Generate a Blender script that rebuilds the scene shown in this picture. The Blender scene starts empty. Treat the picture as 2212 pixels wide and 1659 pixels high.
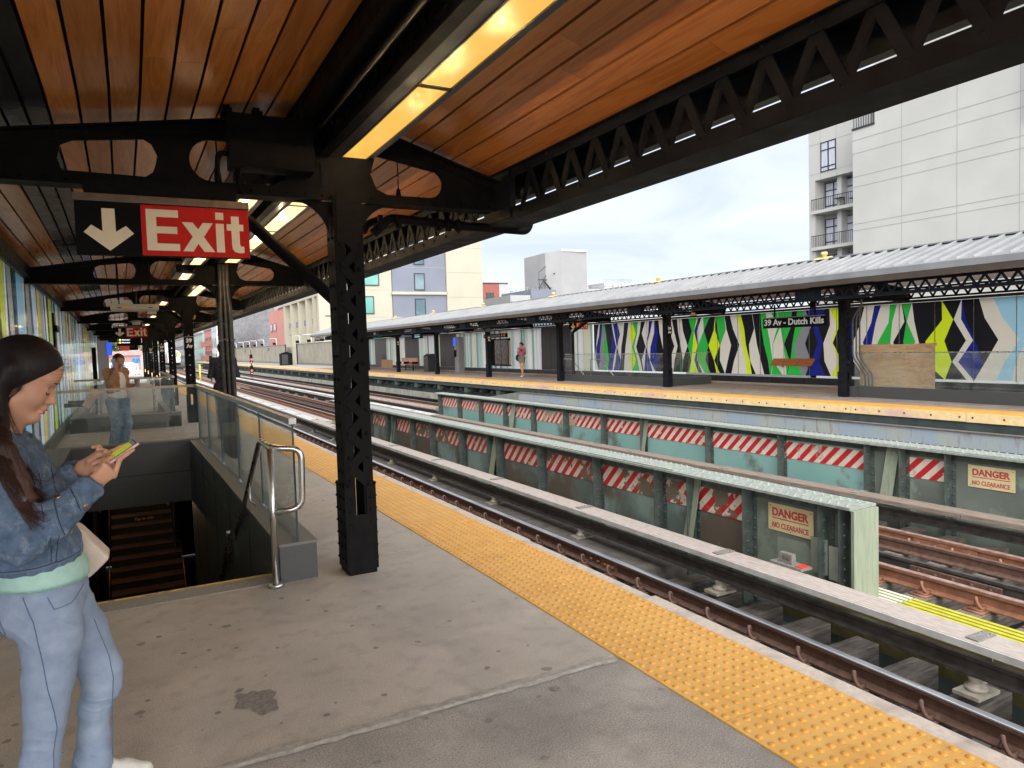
import bpy, math, random
import numpy as np
from mathutils import Matrix, Vector, Quaternion
random.seed(7)
rng = random.Random(11)
SC = bpy.context.scene
COL = SC.collection
R = math.radians

# ------------------------------------------------------------------ camera
cam_d = bpy.data.cameras.new('camera')
cam = bpy.data.objects.new('camera', cam_d)
COL.objects.link(cam)
cam_d.sensor_width = 36.0
cam_d.lens = 1552 / 2212 * 36
cam_d.clip_start = 0.05
cam_d.clip_end = 2000
cam.matrix_world = Matrix(((0.88353675, 0.05298573, -0.46535504, 0),
                           (-0.46733158, 0.03386873, -0.88343314, 0),
                           (-0.03104837, 0.99802075, 0.05468617, 1.57),
                           (0, 0, 0, 1)))
SC.camera = cam

# ------------------------------------------------------------------ world, sun, exposure
SUN_EL, SUN_AZ = R(38), R(196)       # azimuth from +Y towards +X
world = bpy.data.worlds.new('World')
SC.world = world
world.use_nodes = True
wn = world.node_tree
wn.nodes.clear()
def _n(t, typ, **kw):
    n = t.nodes.new(typ)
    for k, v in kw.items():
        setattr(n, k, v)
    return n
w_out = _n(wn, 'ShaderNodeOutputWorld')
w_sky = _n(wn, 'ShaderNodeTexSky', sky_type='NISHITA')
w_sky.sun_disc = False
w_sky.sun_elevation = SUN_EL
w_sky.sun_rotation = SUN_AZ
w_b1 = _n(wn, 'ShaderNodeBackground')
w_b1.inputs['Strength'].default_value = 0.10
wn.links.new(w_sky.outputs[0], w_b1.inputs['Color'])
w_tc = _n(wn, 'ShaderNodeTexCoord')
w_sep = _n(wn, 'ShaderNodeSeparateXYZ')
wn.links.new(w_tc.outputs['Generated'], w_sep.inputs[0])
w_z = _n(wn, 'ShaderNodeMath', operation='ADD'); w_z.inputs[1].default_value = 0.13
wn.links.new(w_sep.outputs['Z'], w_z.inputs[0])
w_zm = _n(wn, 'ShaderNodeMath', operation='MAXIMUM'); w_zm.inputs[1].default_value = 0.06
wn.links.new(w_z.outputs[0], w_zm.inputs[0])
w_dx = _n(wn, 'ShaderNodeMath', operation='DIVIDE'); w_dy = _n(wn, 'ShaderNodeMath', operation='DIVIDE')
wn.links.new(w_sep.outputs['X'], w_dx.inputs[0]); wn.links.new(w_zm.outputs[0], w_dx.inputs[1])
wn.links.new(w_sep.outputs['Y'], w_dy.inputs[0]); wn.links.new(w_zm.outputs[0], w_dy.inputs[1])
w_c = _n(wn, 'ShaderNodeCombineXYZ')
wn.links.new(w_dx.outputs[0], w_c.inputs[0]); wn.links.new(w_dy.outputs[0], w_c.inputs[1])
w_noi = _n(wn, 'ShaderNodeTexNoise'); w_noi.inputs['Scale'].default_value = 1.1
w_noi.inputs['Detail'].default_value = 7; w_noi.inputs['Roughness'].default_value = 0.55
w_noi.inputs['Distortion'].default_value = 0.6
wn.links.new(w_c.outputs[0], w_noi.inputs['Vector'])
w_r = _n(wn, 'ShaderNodeValToRGB')
w_r.color_ramp.elements[0].position = 0.30; w_r.color_ramp.elements[0].color = (0.64, 0.70, 0.79, 1)
w_r.color_ramp.elements[1].position = 0.66; w_r.color_ramp.elements[1].color = (0.88, 0.915, 0.97, 1)
e = w_r.color_ramp.elements.new(0.47); e.color = (0.75, 0.80, 0.89, 1)
wn.links.new(w_noi.outputs['Fac'], w_r.inputs['Fac'])
w_b2 = _n(wn, 'ShaderNodeBackground'); w_b2.inputs['Strength'].default_value = 0.41
wn.links.new(w_r.outputs['Color'], w_b2.inputs['Color'])
w_mix = _n(wn, 'ShaderNodeMixShader'); w_mix.inputs[0].default_value = 0.9
wn.links.new(w_b1.outputs[0], w_mix.inputs[1]); wn.links.new(w_b2.outputs[0], w_mix.inputs[2])
wn.links.new(w_mix.outputs[0], w_out.inputs['Surface'])

sun_d = bpy.data.lights.new('sun', 'SUN')
sun_d.energy = 3.0
sun_d.angle = R(100)
sun_d.color = (1.0, 0.97, 0.92)
sun = bpy.data.objects.new('sun', sun_d)
COL.objects.link(sun)
_sd = Vector((math.sin(SUN_AZ) * math.cos(SUN_EL), math.cos(SUN_AZ) * math.cos(SUN_EL), math.sin(SUN_EL)))
sun.rotation_euler = _sd.to_track_quat('Z', 'Y').to_euler()
sun.location = _sd * 60
SC.view_settings.view_transform = 'Standard'
SC.view_settings.look = 'None'
SC.view_settings.gamma = 1
SC.view_settings.exposure = 1.5
SC.render.engine = 'CYCLES'
SC.cycles.max_bounces = 10
SC.cycles.diffuse_bounces = 5
SC.cycles.glossy_bounces = 4
SC.cycles.transparent_max_bounces = 16
SC.cycles.use_denoising = True
SC.cycles.sample_clamp_indirect = 6

# ------------------------------------------------------------------ materials
def s2l(c):
    return tuple(((v / 255) / 12.92 if v / 255 <= 0.04045 else ((v / 255 + 0.055) / 1.055) ** 2.4) for v in c)

MATS = {}
def M(name, col=None, col2=None, rough=0.6, rough2=None, metal=0.0, scale=6.0, detail=6, lo=0.35, hi=0.65,
      bump=0.0, bscale=60.0, coat=0.0, emit=None, estr=1.0, stretch=(1, 1, 1), col3=None, s3=1.5, lo3=.5, hi3=.6, spec=0.5, island=0.0):
    if name in MATS:
        return MATS[name]
    m = bpy.data.materials.new(name)
    m.use_nodes = True
    nt = m.node_tree
    p = nt.nodes['Principled BSDF']
    MATS[name] = m
    p.inputs['Base Color'].default_value = (*col, 1)
    p.inputs['Roughness'].default_value = rough
    p.inputs['Metallic'].default_value = metal
    p.inputs['Specular IOR Level'].default_value = spec
    if coat:
        p.inputs['Coat Weight'].default_value = coat
        p.inputs['Coat Roughness'].default_value = 0.12
    if emit:
        p.inputs['Emission Color'].default_value = (*emit, 1)
        p.inputs['Emission Strength'].default_value = estr
    L = nt.links.new
    tc = _n(nt, 'ShaderNodeTexCoord')
    mp = _n(nt, 'ShaderNodeMapping'); mp.inputs['Scale'].default_value = stretch
    L(tc.outputs['Object'], mp.inputs[0])
    cur = None
    if col2 is not None:
        no = _n(nt, 'ShaderNodeTexNoise'); no.inputs['Scale'].default_value = scale; no.inputs['Detail'].default_value = detail
        L(mp.outputs[0], no.inputs['Vector'])
        mr = _n(nt, 'ShaderNodeMapRange'); mr.inputs[1].default_value = lo; mr.inputs[2].default_value = hi
        L(no.outputs['Fac'], mr.inputs[0])
        mx = _n(nt, 'ShaderNodeMix', data_type='RGBA')
        mx.inputs[6].default_value = (*col, 1); mx.inputs[7].default_value = (*col2, 1)
        L(mr.outputs[0], mx.inputs[0]); cur = mx.outputs[2]
        if rough2 is not None:
            mr2 = _n(nt, 'ShaderNodeMapRange'); mr2.inputs[1].default_value = lo; mr2.inputs[2].default_value = hi
            mr2.inputs[3].default_value = rough; mr2.inputs[4].default_value = rough2
            L(no.outputs['Fac'], mr2.inputs[0]); L(mr2.outputs[0], p.inputs['Roughness'])
    if col3 is not None:
        no3 = _n(nt, 'ShaderNodeTexNoise'); no3.inputs['Scale'].default_value = s3; no3.inputs['Detail'].default_value = 8
        no3.inputs['Roughness'].default_value = 0.65
        L(mp.outputs[0], no3.inputs['Vector'])
        mr = _n(nt, 'ShaderNodeMapRange'); mr.inputs[1].default_value = lo3; mr.inputs[2].default_value = hi3
        L(no3.outputs['Fac'], mr.inputs[0])
        mx = _n(nt, 'ShaderNodeMix', data_type='RGBA'); mx.inputs[7].default_value = (*col3, 1)
        if cur: L(cur, mx.inputs[6])
        else: mx.inputs[6].default_value = (*col, 1)
        L(mr.outputs[0], mx.inputs[0]); cur = mx.outputs[2]
    if island:
        ge = _n(nt, 'ShaderNodeNewGeometry')
        hv = _n(nt, 'ShaderNodeHueSaturation')
        ma = _n(nt, 'ShaderNodeMapRange'); ma.inputs[3].default_value = 1 - island; ma.inputs[4].default_value = 1 + island
        L(ge.outputs['Random Per Island'], ma.inputs[0]); L(ma.outputs[0], hv.inputs['Value'])
        if cur: L(cur, hv.inputs['Color'])
        else: hv.inputs['Color'].default_value = (*col, 1)
        cur = hv.outputs[0]
    if cur:
        L(cur, p.inputs['Base Color'])
    if bump:
        nb = _n(nt, 'ShaderNodeTexNoise'); nb.inputs['Scale'].default_value = bscale; nb.inputs['Detail'].default_value = 5
        L(mp.outputs[0], nb.inputs['Vector'])
        bp = _n(nt, 'ShaderNodeBump'); bp.inputs['Strength'].default_value = bump; bp.inputs['Distance'].default_value = 0.01
        L(nb.outputs['Fac'], bp.inputs['Height']); L(bp.outputs[0], p.inputs['Normal'])
    return m

def glass(name, tint=(0.965, 0.985, 0.98), base=0.04, rough=0.02, mul=1.3, dirt=0.0, dirtcol=(.6, .63, .63)):
    """thin architectural glass: clear with a fresnel reflection"""
    if name in MATS: return MATS[name]
    m = bpy.data.materials.new(name); m.use_nodes = True
    nt = m.node_tree; nt.nodes.clear(); L = nt.links.new
    out = _n(nt, 'ShaderNodeOutputMaterial')
    tr = _n(nt, 'ShaderNodeBsdfTransparent'); tr.inputs[0].default_value = (*tint, 1)
    gl = _n(nt, 'ShaderNodeBsdfGlossy'); gl.inputs['Roughness'].default_value = rough
    gl.inputs['Color'].default_value = (.95, .98, .98, 1)
    fr = _n(nt, 'ShaderNodeFresnel'); fr.inputs['IOR'].default_value = 1.5
    tc = _n(nt, 'ShaderNodeTexCoord'); no = _n(nt, 'ShaderNodeTexNoise'); no.inputs['Scale'].default_value = 1.6
    no.inputs['Detail'].default_value = 2
    L(tc.outputs['Object'], no.inputs['Vector'])
    bp = _n(nt, 'ShaderNodeBump'); bp.inputs['Strength'].default_value = 0.05; bp.inputs['Distance'].default_value = 0.02
    L(no.outputs['Fac'], bp.inputs['Height']); L(bp.outputs[0], gl.inputs['Normal'])
    ad = _n(nt, 'ShaderNodeMath', operation='MULTIPLY_ADD'); ad.inputs[1].default_value = mul; ad.inputs[2].default_value = base
    ge = _n(nt, 'ShaderNodeNewGeometry'); fb = _n(nt, 'ShaderNodeMath', operation='SUBTRACT'); fb.inputs[0].default_value = 1
    L(ge.outputs['Backfacing'], fb.inputs[1])
    L(fr.outputs[0], ad.inputs[0])
    am = _n(nt, 'ShaderNodeMath', operation='MULTIPLY'); L(ad.outputs[0], am.inputs[0]); L(fb.outputs[0], am.inputs[1])
    mx = _n(nt, 'ShaderNodeMixShader')
    L(am.outputs[0], mx.inputs[0]); L(tr.outputs[0], mx.inputs[1]); L(gl.outputs[0], mx.inputs[2])
    last = mx
    if dirt:
        df = _n(nt, 'ShaderNodeBsdfDiffuse'); df.inputs[0].default_value = (*dirtcol, 1)
        n2 = _n(nt, 'ShaderNodeTexNoise'); n2.inputs['Scale'].default_value = 3; n2.inputs['Detail'].default_value = 8
        L(tc.outputs['Object'], n2.inputs['Vector'])
        mr = _n(nt, 'ShaderNodeMapRange'); mr.inputs[1].default_value = .35; mr.inputs[2].default_value = .75
        mr.inputs[3].default_value = dirt * .4; mr.inputs[4].default_value = dirt * 1.6
        L(n2.outputs['Fac'], mr.inputs[0])
        m2 = _n(nt, 'ShaderNodeMixShader'); L(mr.outputs[0], m2.inputs[0]); L(mx.outputs[0], m2.inputs[1]); L(df.outputs[0], m2.inputs[2])
        last = m2
    L(last.outputs[0], out.inputs[0])
    MATS[name] = m
    return m

def lit_glass(name, col, rough=.15, tr=.5, spec=.5):
    """coloured art glass that lets daylight through"""
    if name in MATS: return MATS[name]
    m = M(name, tuple(v * .9 for v in col), col, rough=rough, scale=1.5, spec=spec)
    nt = m.node_tree; p = nt.nodes['Principled BSDF']; out = [n for n in nt.nodes if n.type == 'OUTPUT_MATERIAL'][0]
    tl = _n(nt, 'ShaderNodeBsdfTranslucent'); tl.inputs[0].default_value = (*col, 1)
    mx = _n(nt, 'ShaderNodeMixShader'); mx.inputs[0].default_value = tr
    nt.links.new(p.outputs[0], mx.inputs[1]); nt.links.new(tl.outputs[0], mx.inputs[2]); nt.links.new(mx.outputs[0], out.inputs[0])
    return m
def zigs(mb, x, y0, y1, zs, pick, width, amp, rs, mind=.02, drift=0.0):
    """tile a wall strip with bands that share kinked boundaries; pick(k) gives a material index"""
    prev = [y0] * len(zs); y = y0; k = 0
    while y < y1 - .02:
        y = min(y + width(y), y1)
        sg = 1 if k % 2 else -1
        cur = []
        T_ = rs.choice(((-.5, .5, -.5, .5, -.5), (.5, -.5, .5, -.5, .5), (-.9, -.5, 0, .5, .9), (.9, .5, 0, -.4, -.9), (-.6, -.2, .9, -.2, -.6), (.8, .3, -.7, .2, .8), (-.6, .7, .7, -.4, -.6)))
        for i, z in enumerate(zs):
            q = y + (0 if y >= y1 else amp(y) * T_[i % 5] + rs.uniform(-1, 1) * drift)
            cur.append(min(max(q, prev[i] + mind), y1))
        if y >= y1: cur = [y1] * len(zs)
        vs = [(x, a, z) for a, z in zip(prev, zs)] + [(x, a, z) for a, z in zip(cur, zs)]
        n = len(zs)
        mb.add(vs, [(i, n + i, n + i + 1, i + 1) for i in range(n - 1)], pick(k))
        prev = cur; k += 1
def emat(name, col, strength):
    return M(name, (0.02, 0.02, 0.02), rough=.4, emit=col, estr=strength)

# ------------------------------------------------------------------ mesh helpers
def bnd(y):
    if y <= KN[0][0]: return 0.0
    for (a, p), (b, q) in zip(KN[:-1], KN[1:]):
        if y <= b: return p + (q - p) * (y - a) / (b - a)
    return KN[-1][1]
KN = [(4.5, 0), (8, .04), (11.6, .095), (18.2, .18), (24.8, .25), (31.4, .31), (38, .365), (44, .42), (50.5, .485), (57, .56), (110, 1.15), (300, 3.3)]
YCUT = [k[0] for k in KN]

class MB:
    def __init__(self):
        self.v = []; self.f = []; self.m = []; self.mi = 0; self.smooth = []; self.sm = False
    def add(self, vs, fs, mi=None):
        b = len(self.v)
        self.v.extend(tuple(p) for p in vs)
        for f in fs:
            self.f.append(tuple(b + i for i in f)); self.m.append(self.mi if mi is None else mi); self.smooth.append(self.sm)
        return self
    def box(self, x0, x1, y0, y1, z0, z1, mi=None):
        vs = [(x, y, z) for z in (z0, z1) for y in (y0, y1) for x in (x0, x1)]
        return self.add(vs, [(0, 2, 3, 1), (4, 5, 7, 6), (0, 1, 5, 4), (2, 6, 7, 3), (0, 4, 6, 2), (1, 3, 7, 5)], mi)
    def obox(self, c, s, M3=None, mi=None):
        """oriented box: centre, full size, 3x3"""
        vs = []
        for z in (-.5, .5):
            for y in (-.5, .5):
                for x in (-.5, .5):
                    p = Vector((x * s[0], y * s[1], z * s[2]))
                    if M3 is not None: p = M3 @ p
                    vs.append(tuple(p + Vector(c)))
        return self.add(vs, [(0, 2, 3, 1), (4, 5, 7, 6), (0, 1, 5, 4), (2, 6, 7, 3), (0, 4, 6, 2), (1, 3, 7, 5)], mi)
    def prof(self, pts, y0, y1, mi=None, cuts=True, axis='y', cap=True):
        """extrude a closed xz profile along y"""
        ys = [y0] + ([c for c in YCUT if y0 < c < y1] if cuts else []) + [y1]
        n = len(pts); vs = []
        for y in ys:
            for (a, b) in pts:
                vs.append((a, y, b) if axis == 'y' else (y, a, b))
        fs = []
        for k in range(len(ys) - 1):
            for i in range(n):
                j = (i + 1) % n
                fs.append((k * n + i, k * n + j, (k + 1) * n + j, (k + 1) * n + i))
        if cap:
            fs.append(tuple(range(n))[::-1]); fs.append(tuple((len(ys) - 1) * n + i for i in range(n)))
        return self.add(vs, fs, mi)
    def lbox(self, x0, x1, y0, y1, z0, z1, mi=None):
        return self.prof([(x0, z0), (x1, z0), (x1, z1), (x0, z1)], y0, y1, mi)
    def tube(self, path, r, n=8, mi=None, cap=True, radii=None):
        P = [Vector(p) for p in path]
        vs = []; fs = []
        up = None
        for i, p in enumerate(P):
            t = (P[min(i + 1, len(P) - 1)] - P[max(i - 1, 0)]).normalized()
            if up is None:
                a = Vector((0, 0, 1)) if abs(t.z) < .9 else Vector((1, 0, 0))
                u = t.cross(a).normalized()
            else:
                u = (up - t * up.dot(t)).normalized()
            up = u; w = t.cross(u)
            rr = radii[i] if radii else r
            for k in range(n):
                an = 2 * math.pi * k / n
                vs.append(tuple(p + (u * math.cos(an) + w * math.sin(an)) * rr))
        for i in range(len(P) - 1):
            for k in range(n):
                j = (k + 1) % n
                fs.append((i * n + k, i * n + j, (i + 1) * n + j, (i + 1) * n + k))
        if cap:
            fs.append(tuple(range(n))[::-1]); fs.append(tuple((len(P) - 1) * n + k for k in range(n)))
        s = self.sm; self.sm = True
        self.add(vs, fs, mi); self.sm = s
        return self
    def bar(self, a, b, w, t, nrm, mi=None):
        """flat bar from a to b, width w, thickness t along nrm"""
        a = Vector(a); b = Vector(b); d = (b - a); l = d.length; d.normalize()
        n = Vector(nrm); n = (n - d * n.dot(d)).normalized(); s = d.cross(n)
        M3 = Matrix((d, s, n)).transposed()
        return self.obox((a + b) / 2, (l, w, t), M3, mi)
    def dome(self, c, r, h, nrm=(0, 0, 1), n=6, mi=None, rings=2):
        nz = Vector(nrm).normalized(); a = Vector((1, 0, 0)) if abs(nz.x) < .9 else Vector((0, 1, 0))
        u = nz.cross(a).normalized(); w = nz.cross(u); c = Vector(c)
        vs = []; fs = []
        for k in range(rings):
            an = (math.pi / 2) * k / rings
            for i in range(n):
                t = 2 * math.pi * i / n
                vs.append(c + (u * math.cos(t) + w * math.sin(t)) * r * math.cos(an) + nz * h * math.sin(an))
        vs.append(c + nz * h)
        for k in range(rings - 1):
            for i in range(n):
                j = (i + 1) % n
                fs.append((k * n + i, k * n + j, (k + 1) * n + j, (k + 1) * n + i))
        for i in range(n):
            fs.append(((rings - 1) * n + i, (rings - 1) * n + (i + 1) % n, len(vs) - 1))
        s = self.sm; self.sm = True
        self.add(vs, fs, mi); self.sm = s
        return self
    def plate(self, polys, fn, t, mi=None):
        """2-D polygons (outer + holes) extruded by t; fn maps (a, b, c) to world, c the thickness coordinate"""
        vs, fs = flat(polys, t)
        return self.add([fn(*p) for p in vs], fs, mi)
    def bend(self):
        self.v = [(x - bnd(y), y, z) for (x, y, z) in self.v]
        return self
    def move(self, d):
        self.v = [(x + d[0], y + d[1], z + d[2]) for (x, y, z) in self.v]
        return self
    def build(self, name, mats, parent=None, loc=None, world=True, bevel=0.0):
        if not isinstance(mats, (list, tuple)): mats = [mats]
        off = Vector((0, 0, 0))
        if world:
            if parent is not None:
                off = parent['_o'] if False else Vector(OFFS.get(parent.name, (0, 0, 0)))
            elif loc is not None:
                off = Vector(loc)
        me = bpy.data.meshes.new(name)
        me.from_pydata([(x - off.x, y - off.y, z - off.z) for (x, y, z) in self.v], [], self.f)
        for mm in mats: me.materials.append(mm)
        if len(mats) > 1: me.polygons.foreach_set('material_index', self.m)
        if any(self.smooth): me.polygons.foreach_set('use_smooth', self.smooth)
        me.update()
        o = bpy.data.objects.new(name, me)
        COL.objects.link(o)
        if parent is not None:
            o.parent = parent
            OFFS[o.name] = tuple(off)
        else:
            o.location = off
            OFFS[o.name] = tuple(off)
        if bevel:
            b = o.modifiers.new('bevel', 'BEVEL'); b.width = bevel; b.segments = 2; b.limit_method = 'ANGLE'
            b.harden_normals = False
        return o
OFFS = {}

def flat(polys, t):
    cu = bpy.data.curves.new('tmp', 'CURVE'); cu.dimensions = '2D'; cu.fill_mode = 'BOTH'; cu.extrude = t / 2
    for poly in polys:
        sp = cu.splines.new('POLY'); sp.points.add(len(poly) - 1)
        for i, p in enumerate(poly): sp.points[i].co = (p[0], p[1], 0, 1)
        sp.use_cyclic_u = True
    return _cu2m(cu)
def _cu2m(cu):
    o = bpy.data.objects.new('tmp', cu); COL.objects.link(o)
    me = bpy.data.meshes.new_from_object(o)
    vs = [tuple(v.co) for v in me.vertices]; fs = [tuple(p.vertices) for p in me.polygons]
    bpy.data.objects.remove(o); bpy.data.meshes.remove(me); bpy.data.curves.remove(cu)
    return vs, fs
def textmesh(s, size, offset=0.0, t=0.004, align='LEFT', space=1.0):
    cu = bpy.data.curves.new('tmp', 'FONT'); cu.body = s; cu.size = size; cu.offset = offset; cu.extrude = t / 2
    cu.align_x = align; cu.space_character = space; cu.resolution_u = 4
    return _cu2m(cu)
def text(mb, s, size, fn, offset=0.0, t=0.004, mi=None, width=None, height=None, align='LEFT', space=1.0):
    """add lettering; fitted to width/height if given, origin at its lower left"""
    vs, fs = textmesh(s, size, offset, t, align, space)
    if not vs: return
    xs = [v[0] for v in vs]; ys = [v[1] for v in vs]
    x0, x1, y0, y1 = min(xs), max(xs), min(ys), max(ys)
    sx = width / (x1 - x0) if width else 1; sy = height / (y1 - y0) if height else 1
    mb.add([fn((v[0] - x0) * sx, (v[1] - y0) * sy, v[2]) for v in vs], fs, mi)

def thing(name, label, cat, loc=(0, 0, 0), rz=0.0, group=None, kind=None):
    o = bpy.data.objects.new(name, None)
    o.empty_display_size = .2
    COL.objects.link(o); o.location = loc; o.rotation_euler = (0, 0, rz)
    o['label'] = label; o['category'] = cat
    if group: o['group'] = group
    if kind: o['kind'] = kind
    OFFS[o.name] = tuple(loc)
    return o
def tag(o, label=None, cat=None, group=None, kind=None):
    if label: o['label'] = label
    if cat: o['category'] = cat
    if group: o['group'] = group
    if kind: o['kind'] = kind
    return o
def dup(root, loc, rz=0, label=None):
    def cp(o, par):
        c = o.copy(); COL.objects.link(c)
        if par is not None: c.parent = par
        for ch in [k for k in bpy.data.objects if k.parent == o]:
            cp(ch, c)
        return c
    c = cp(root, None); c.location = loc; c.rotation_euler = (0, 0, rz)
    if label: c['label'] = label
    return c
def arc(cx, cy, r, a0, a1, n=8):
    return [(cx + r * math.cos(R(a0 + (a1 - a0) * i / n)), cy + r * math.sin(R(a0 + (a1 - a0) * i / n))) for i in range(n + 1)]
ORD = ['first', 'second', 'third', 'fourth', 'fifth', 'sixth', 'seventh', 'eighth', 'ninth', 'tenth', 'eleventh', 'twelfth', 'thirteenth', 'fourteenth', 'fifteenth', 'sixteenth']
# ------------------------------------------------------------------ shared materials
BLK = M('black_steel_paint', (0.0045, 0.0045, 0.005), (0.009, 0.0088, 0.009), rough=.5, rough2=.65, spec=.08, scale=9, bump=.15, bscale=50)
BLK2 = M('dark_navy_steel', (0.006, 0.007, 0.0105), (0.013, 0.0145, 0.019), rough=.5, rough2=.65, spec=.12, scale=7, bump=.1)
GRAN = M('dark_granite', (0.040, 0.042, 0.043), (0.078, 0.080, 0.080), rough=.45, scale=160, detail=3, bump=.12, bscale=90)
GRANT = M('granite_cap', (0.12, 0.115, 0.105), (0.18, 0.17, 0.155), rough=.55, scale=120, detail=3)
STEEL = M('brushed_stainless', (0.55, 0.54, 0.52), (0.66, 0.65, 0.63), rough=.24, rough2=.34, metal=1, scale=14, stretch=(1, 1, .2))
STEELD = M('dull_stainless', (0.30, 0.29, 0.28), (0.42, 0.41, 0.40), rough=.35, metal=1, scale=10)
GLS = glass('balustrade_glass', dirt=.05)
GEDG = M('glass_edge', (0.02, .05, .055), (0.03, .07, .075), rough=.2)
BRONZE = M('bronze_rail', (0.16, 0.12, 0.09), (0.22, 0.17, 0.12), rough=.32, metal=1, scale=10)
VOIDM = M('joint_black', (.006, .006, .006), rough=.9)
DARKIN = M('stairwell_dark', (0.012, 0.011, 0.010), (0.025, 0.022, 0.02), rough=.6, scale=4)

def concrete_mat(name, c1, c2, gum=True, fine=220, dark=(0.10, .095, .095), big=(0.45, .42, .40)):
    m = M(name, c1, c2, rough=.82, scale=2.2, detail=10, lo=.3, hi=.7, bump=0)
    nt = m.node_tree; L = nt.links.new
    p = nt.nodes['Principled BSDF']
    tc = [n for n in nt.nodes if n.type == 'TEX_COORD'][0]
    cur = p.inputs['Base Color'].links[0].from_socket
    def mixc(fac, col, cur):
        mx = _n(nt, 'ShaderNodeMix', data_type='RGBA'); mx.inputs[7].default_value = (*col, 1)
        L(cur, mx.inputs[6]); L(fac, mx.inputs[0]); return mx.outputs[2]
    def noise(sc, lo, hi, mul=1, det=4):
        n = _n(nt, 'ShaderNodeTexNoise'); n.inputs['Scale'].default_value = sc; n.inputs['Detail'].default_value = det
        L(tc.outputs['Object'], n.inputs['Vector'])
        mr = _n(nt, 'ShaderNodeMapRange'); mr.inputs[1].default_value = lo; mr.inputs[2].default_value = hi; mr.inputs[4].default_value = mul
        L(n.outputs['Fac'], mr.inputs[0]); return mr.outputs[0], n
    f, nn = noise(fine, .46, .66, .7, 2); cur = mixc(f, tuple(v * .45 for v in c1), cur)
    f, _ = noise(fine * .75, .58, .74, .45, 2); cur = mixc(f, tuple(min(1, v * 1.6) for v in c2), cur)
    f, _ = noise(.9, .50, .62, .30, 8); cur = mixc(f, tuple(v * .70 for v in c1), cur)
    f, _ = noise(2.1, .56, .66, .30, 9); cur = mixc(f, tuple(min(1, v * 1.15) for v in c2), cur)
    f, _ = noise(9, .52, .68, .35, 10); cur = mixc(f, tuple(v * .62 for v in c1), cur)
    if gum:
        for sc, th, sd in ((2.3, .060, 0), (3.9, .058, 3.3)):
            mp = _n(nt, 'ShaderNodeMapping'); mp.inputs['Location'].default_value = (sd, sd * 2, 0)
            dn = _n(nt, 'ShaderNodeTexNoise'); dn.inputs['Scale'].default_value = 12
            L(tc.outputs['Object'], dn.inputs['Vector'])
            sc_ = _n(nt, 'ShaderNodeVectorMath', operation='SCALE'); sc_.inputs['Scale'].default_value = .05
            L(dn.outputs['Color'], sc_.inputs[0])
            av = _n(nt, 'ShaderNodeVectorMath', operation='ADD'); L(tc.outputs['Object'], av.inputs[0]); L(sc_.outputs[0], av.inputs[1])
            L(av.outputs[0], mp.inputs[0])
            vo = _n(nt, 'ShaderNodeTexVoronoi'); vo.voronoi_dimensions = '2D'; vo.inputs['Scale'].default_value = sc
            L(mp.outputs[0], vo.inputs['Vector'])
            sepc = _n(nt, 'ShaderNodeSeparateColor'); L(vo.outputs['Color'], sepc.inputs[0])
            rr = _n(nt, 'ShaderNodeMapRange'); rr.inputs[1].default_value = .45; rr.inputs[2].default_value = 1.0
            rr.inputs[3].default_value = 0; rr.inputs[4].default_value = th; L(sepc.outputs[0], rr.inputs[0])
            lt = _n(nt, 'ShaderNodeMath', operation='LESS_THAN'); L(vo.outputs['Distance'], lt.inputs[0]); L(rr.outputs[0], lt.inputs[1])
            mu = _n(nt, 'ShaderNodeMath', operation='MULTIPLY'); mu.inputs[1].default_value = .7; L(lt.outputs[0], mu.inputs[0])
            cur = mixc(mu.outputs[0], dark, cur)
    L(cur, p.inputs['Base Color'])
    bp = _n(nt, 'ShaderNodeBump'); bp.inputs['Strength'].default_value = .35; bp.inputs['Distance'].default_value = .004
    L(nn.outputs['Fac'], bp.inputs['Height']); L(bp.outputs[0], p.inputs['Normal'])
    return m
CONC = concrete_mat('platform_concrete', (0.42, 0.378, 0.332), (0.53, 0.48, 0.425), dark=(.16, .145, .135))
CONC2 = concrete_mat('platform_asphalt_slab', (0.27, 0.25, 0.228), (0.42, 0.39, 0.358), fine=150, dark=(.17, .16, .15))
CONC3 = M('pale_mortar', (0.30, .285, .26), (0.42, .40, .36), rough=.9, scale=30, bump=.3)

# yellow tactile
def tact_mat(name, dots):
    m = M(name, (0.66, 0.35, 0.065), (0.74, 0.42, 0.10), rough=.55, scale=5, detail=8,
          col3=(0.36, 0.20, 0.07), s3=9, lo3=.57, hi3=.88)
    nt = m.node_tree; L = nt.links.new; p = nt.nodes['Principled BSDF']
    tc = [n for n in nt.nodes if n.type == 'TEX_COORD'][0]
    vo = _n(nt, 'ShaderNodeTexVoronoi'); vo.voronoi_dimensions = '2D'; vo.inputs['Randomness'].default_value = 0
    vo.inputs['Scale'].default_value = 95 if dots else 16.4
    L(tc.outputs['Object'], vo.inputs['Vector'])
    bp = _n(nt, 'ShaderNodeBump'); bp.inputs['Strength'].default_value = .55 if dots else .9
    bp.inputs['Distance'].default_value = .003 if dots else .012
    bp.invert = True
    L(vo.outputs['Distance'], bp.inputs['Height']); L(bp.outputs[0], p.inputs['Normal'])
    return m
_ = 0
TACT = tact_mat('tactile_yellow', True)
TACTF = tact_mat('tactile_yellow_far', False)
DOME = M('tactile_dome_yellow', (0.60, 0.275, 0.04), (0.68, 0.34, 0.06), rough=.5, scale=20)
EDGEB = M('edge_board_pale', (0.50, 0.43, 0.37), (0.62, 0.54, 0.47), rough=.8, scale=40, detail=8, col3=(0.33, .28, .25), s3=5, lo3=.52, hi3=.68, bump=.15)

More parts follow.
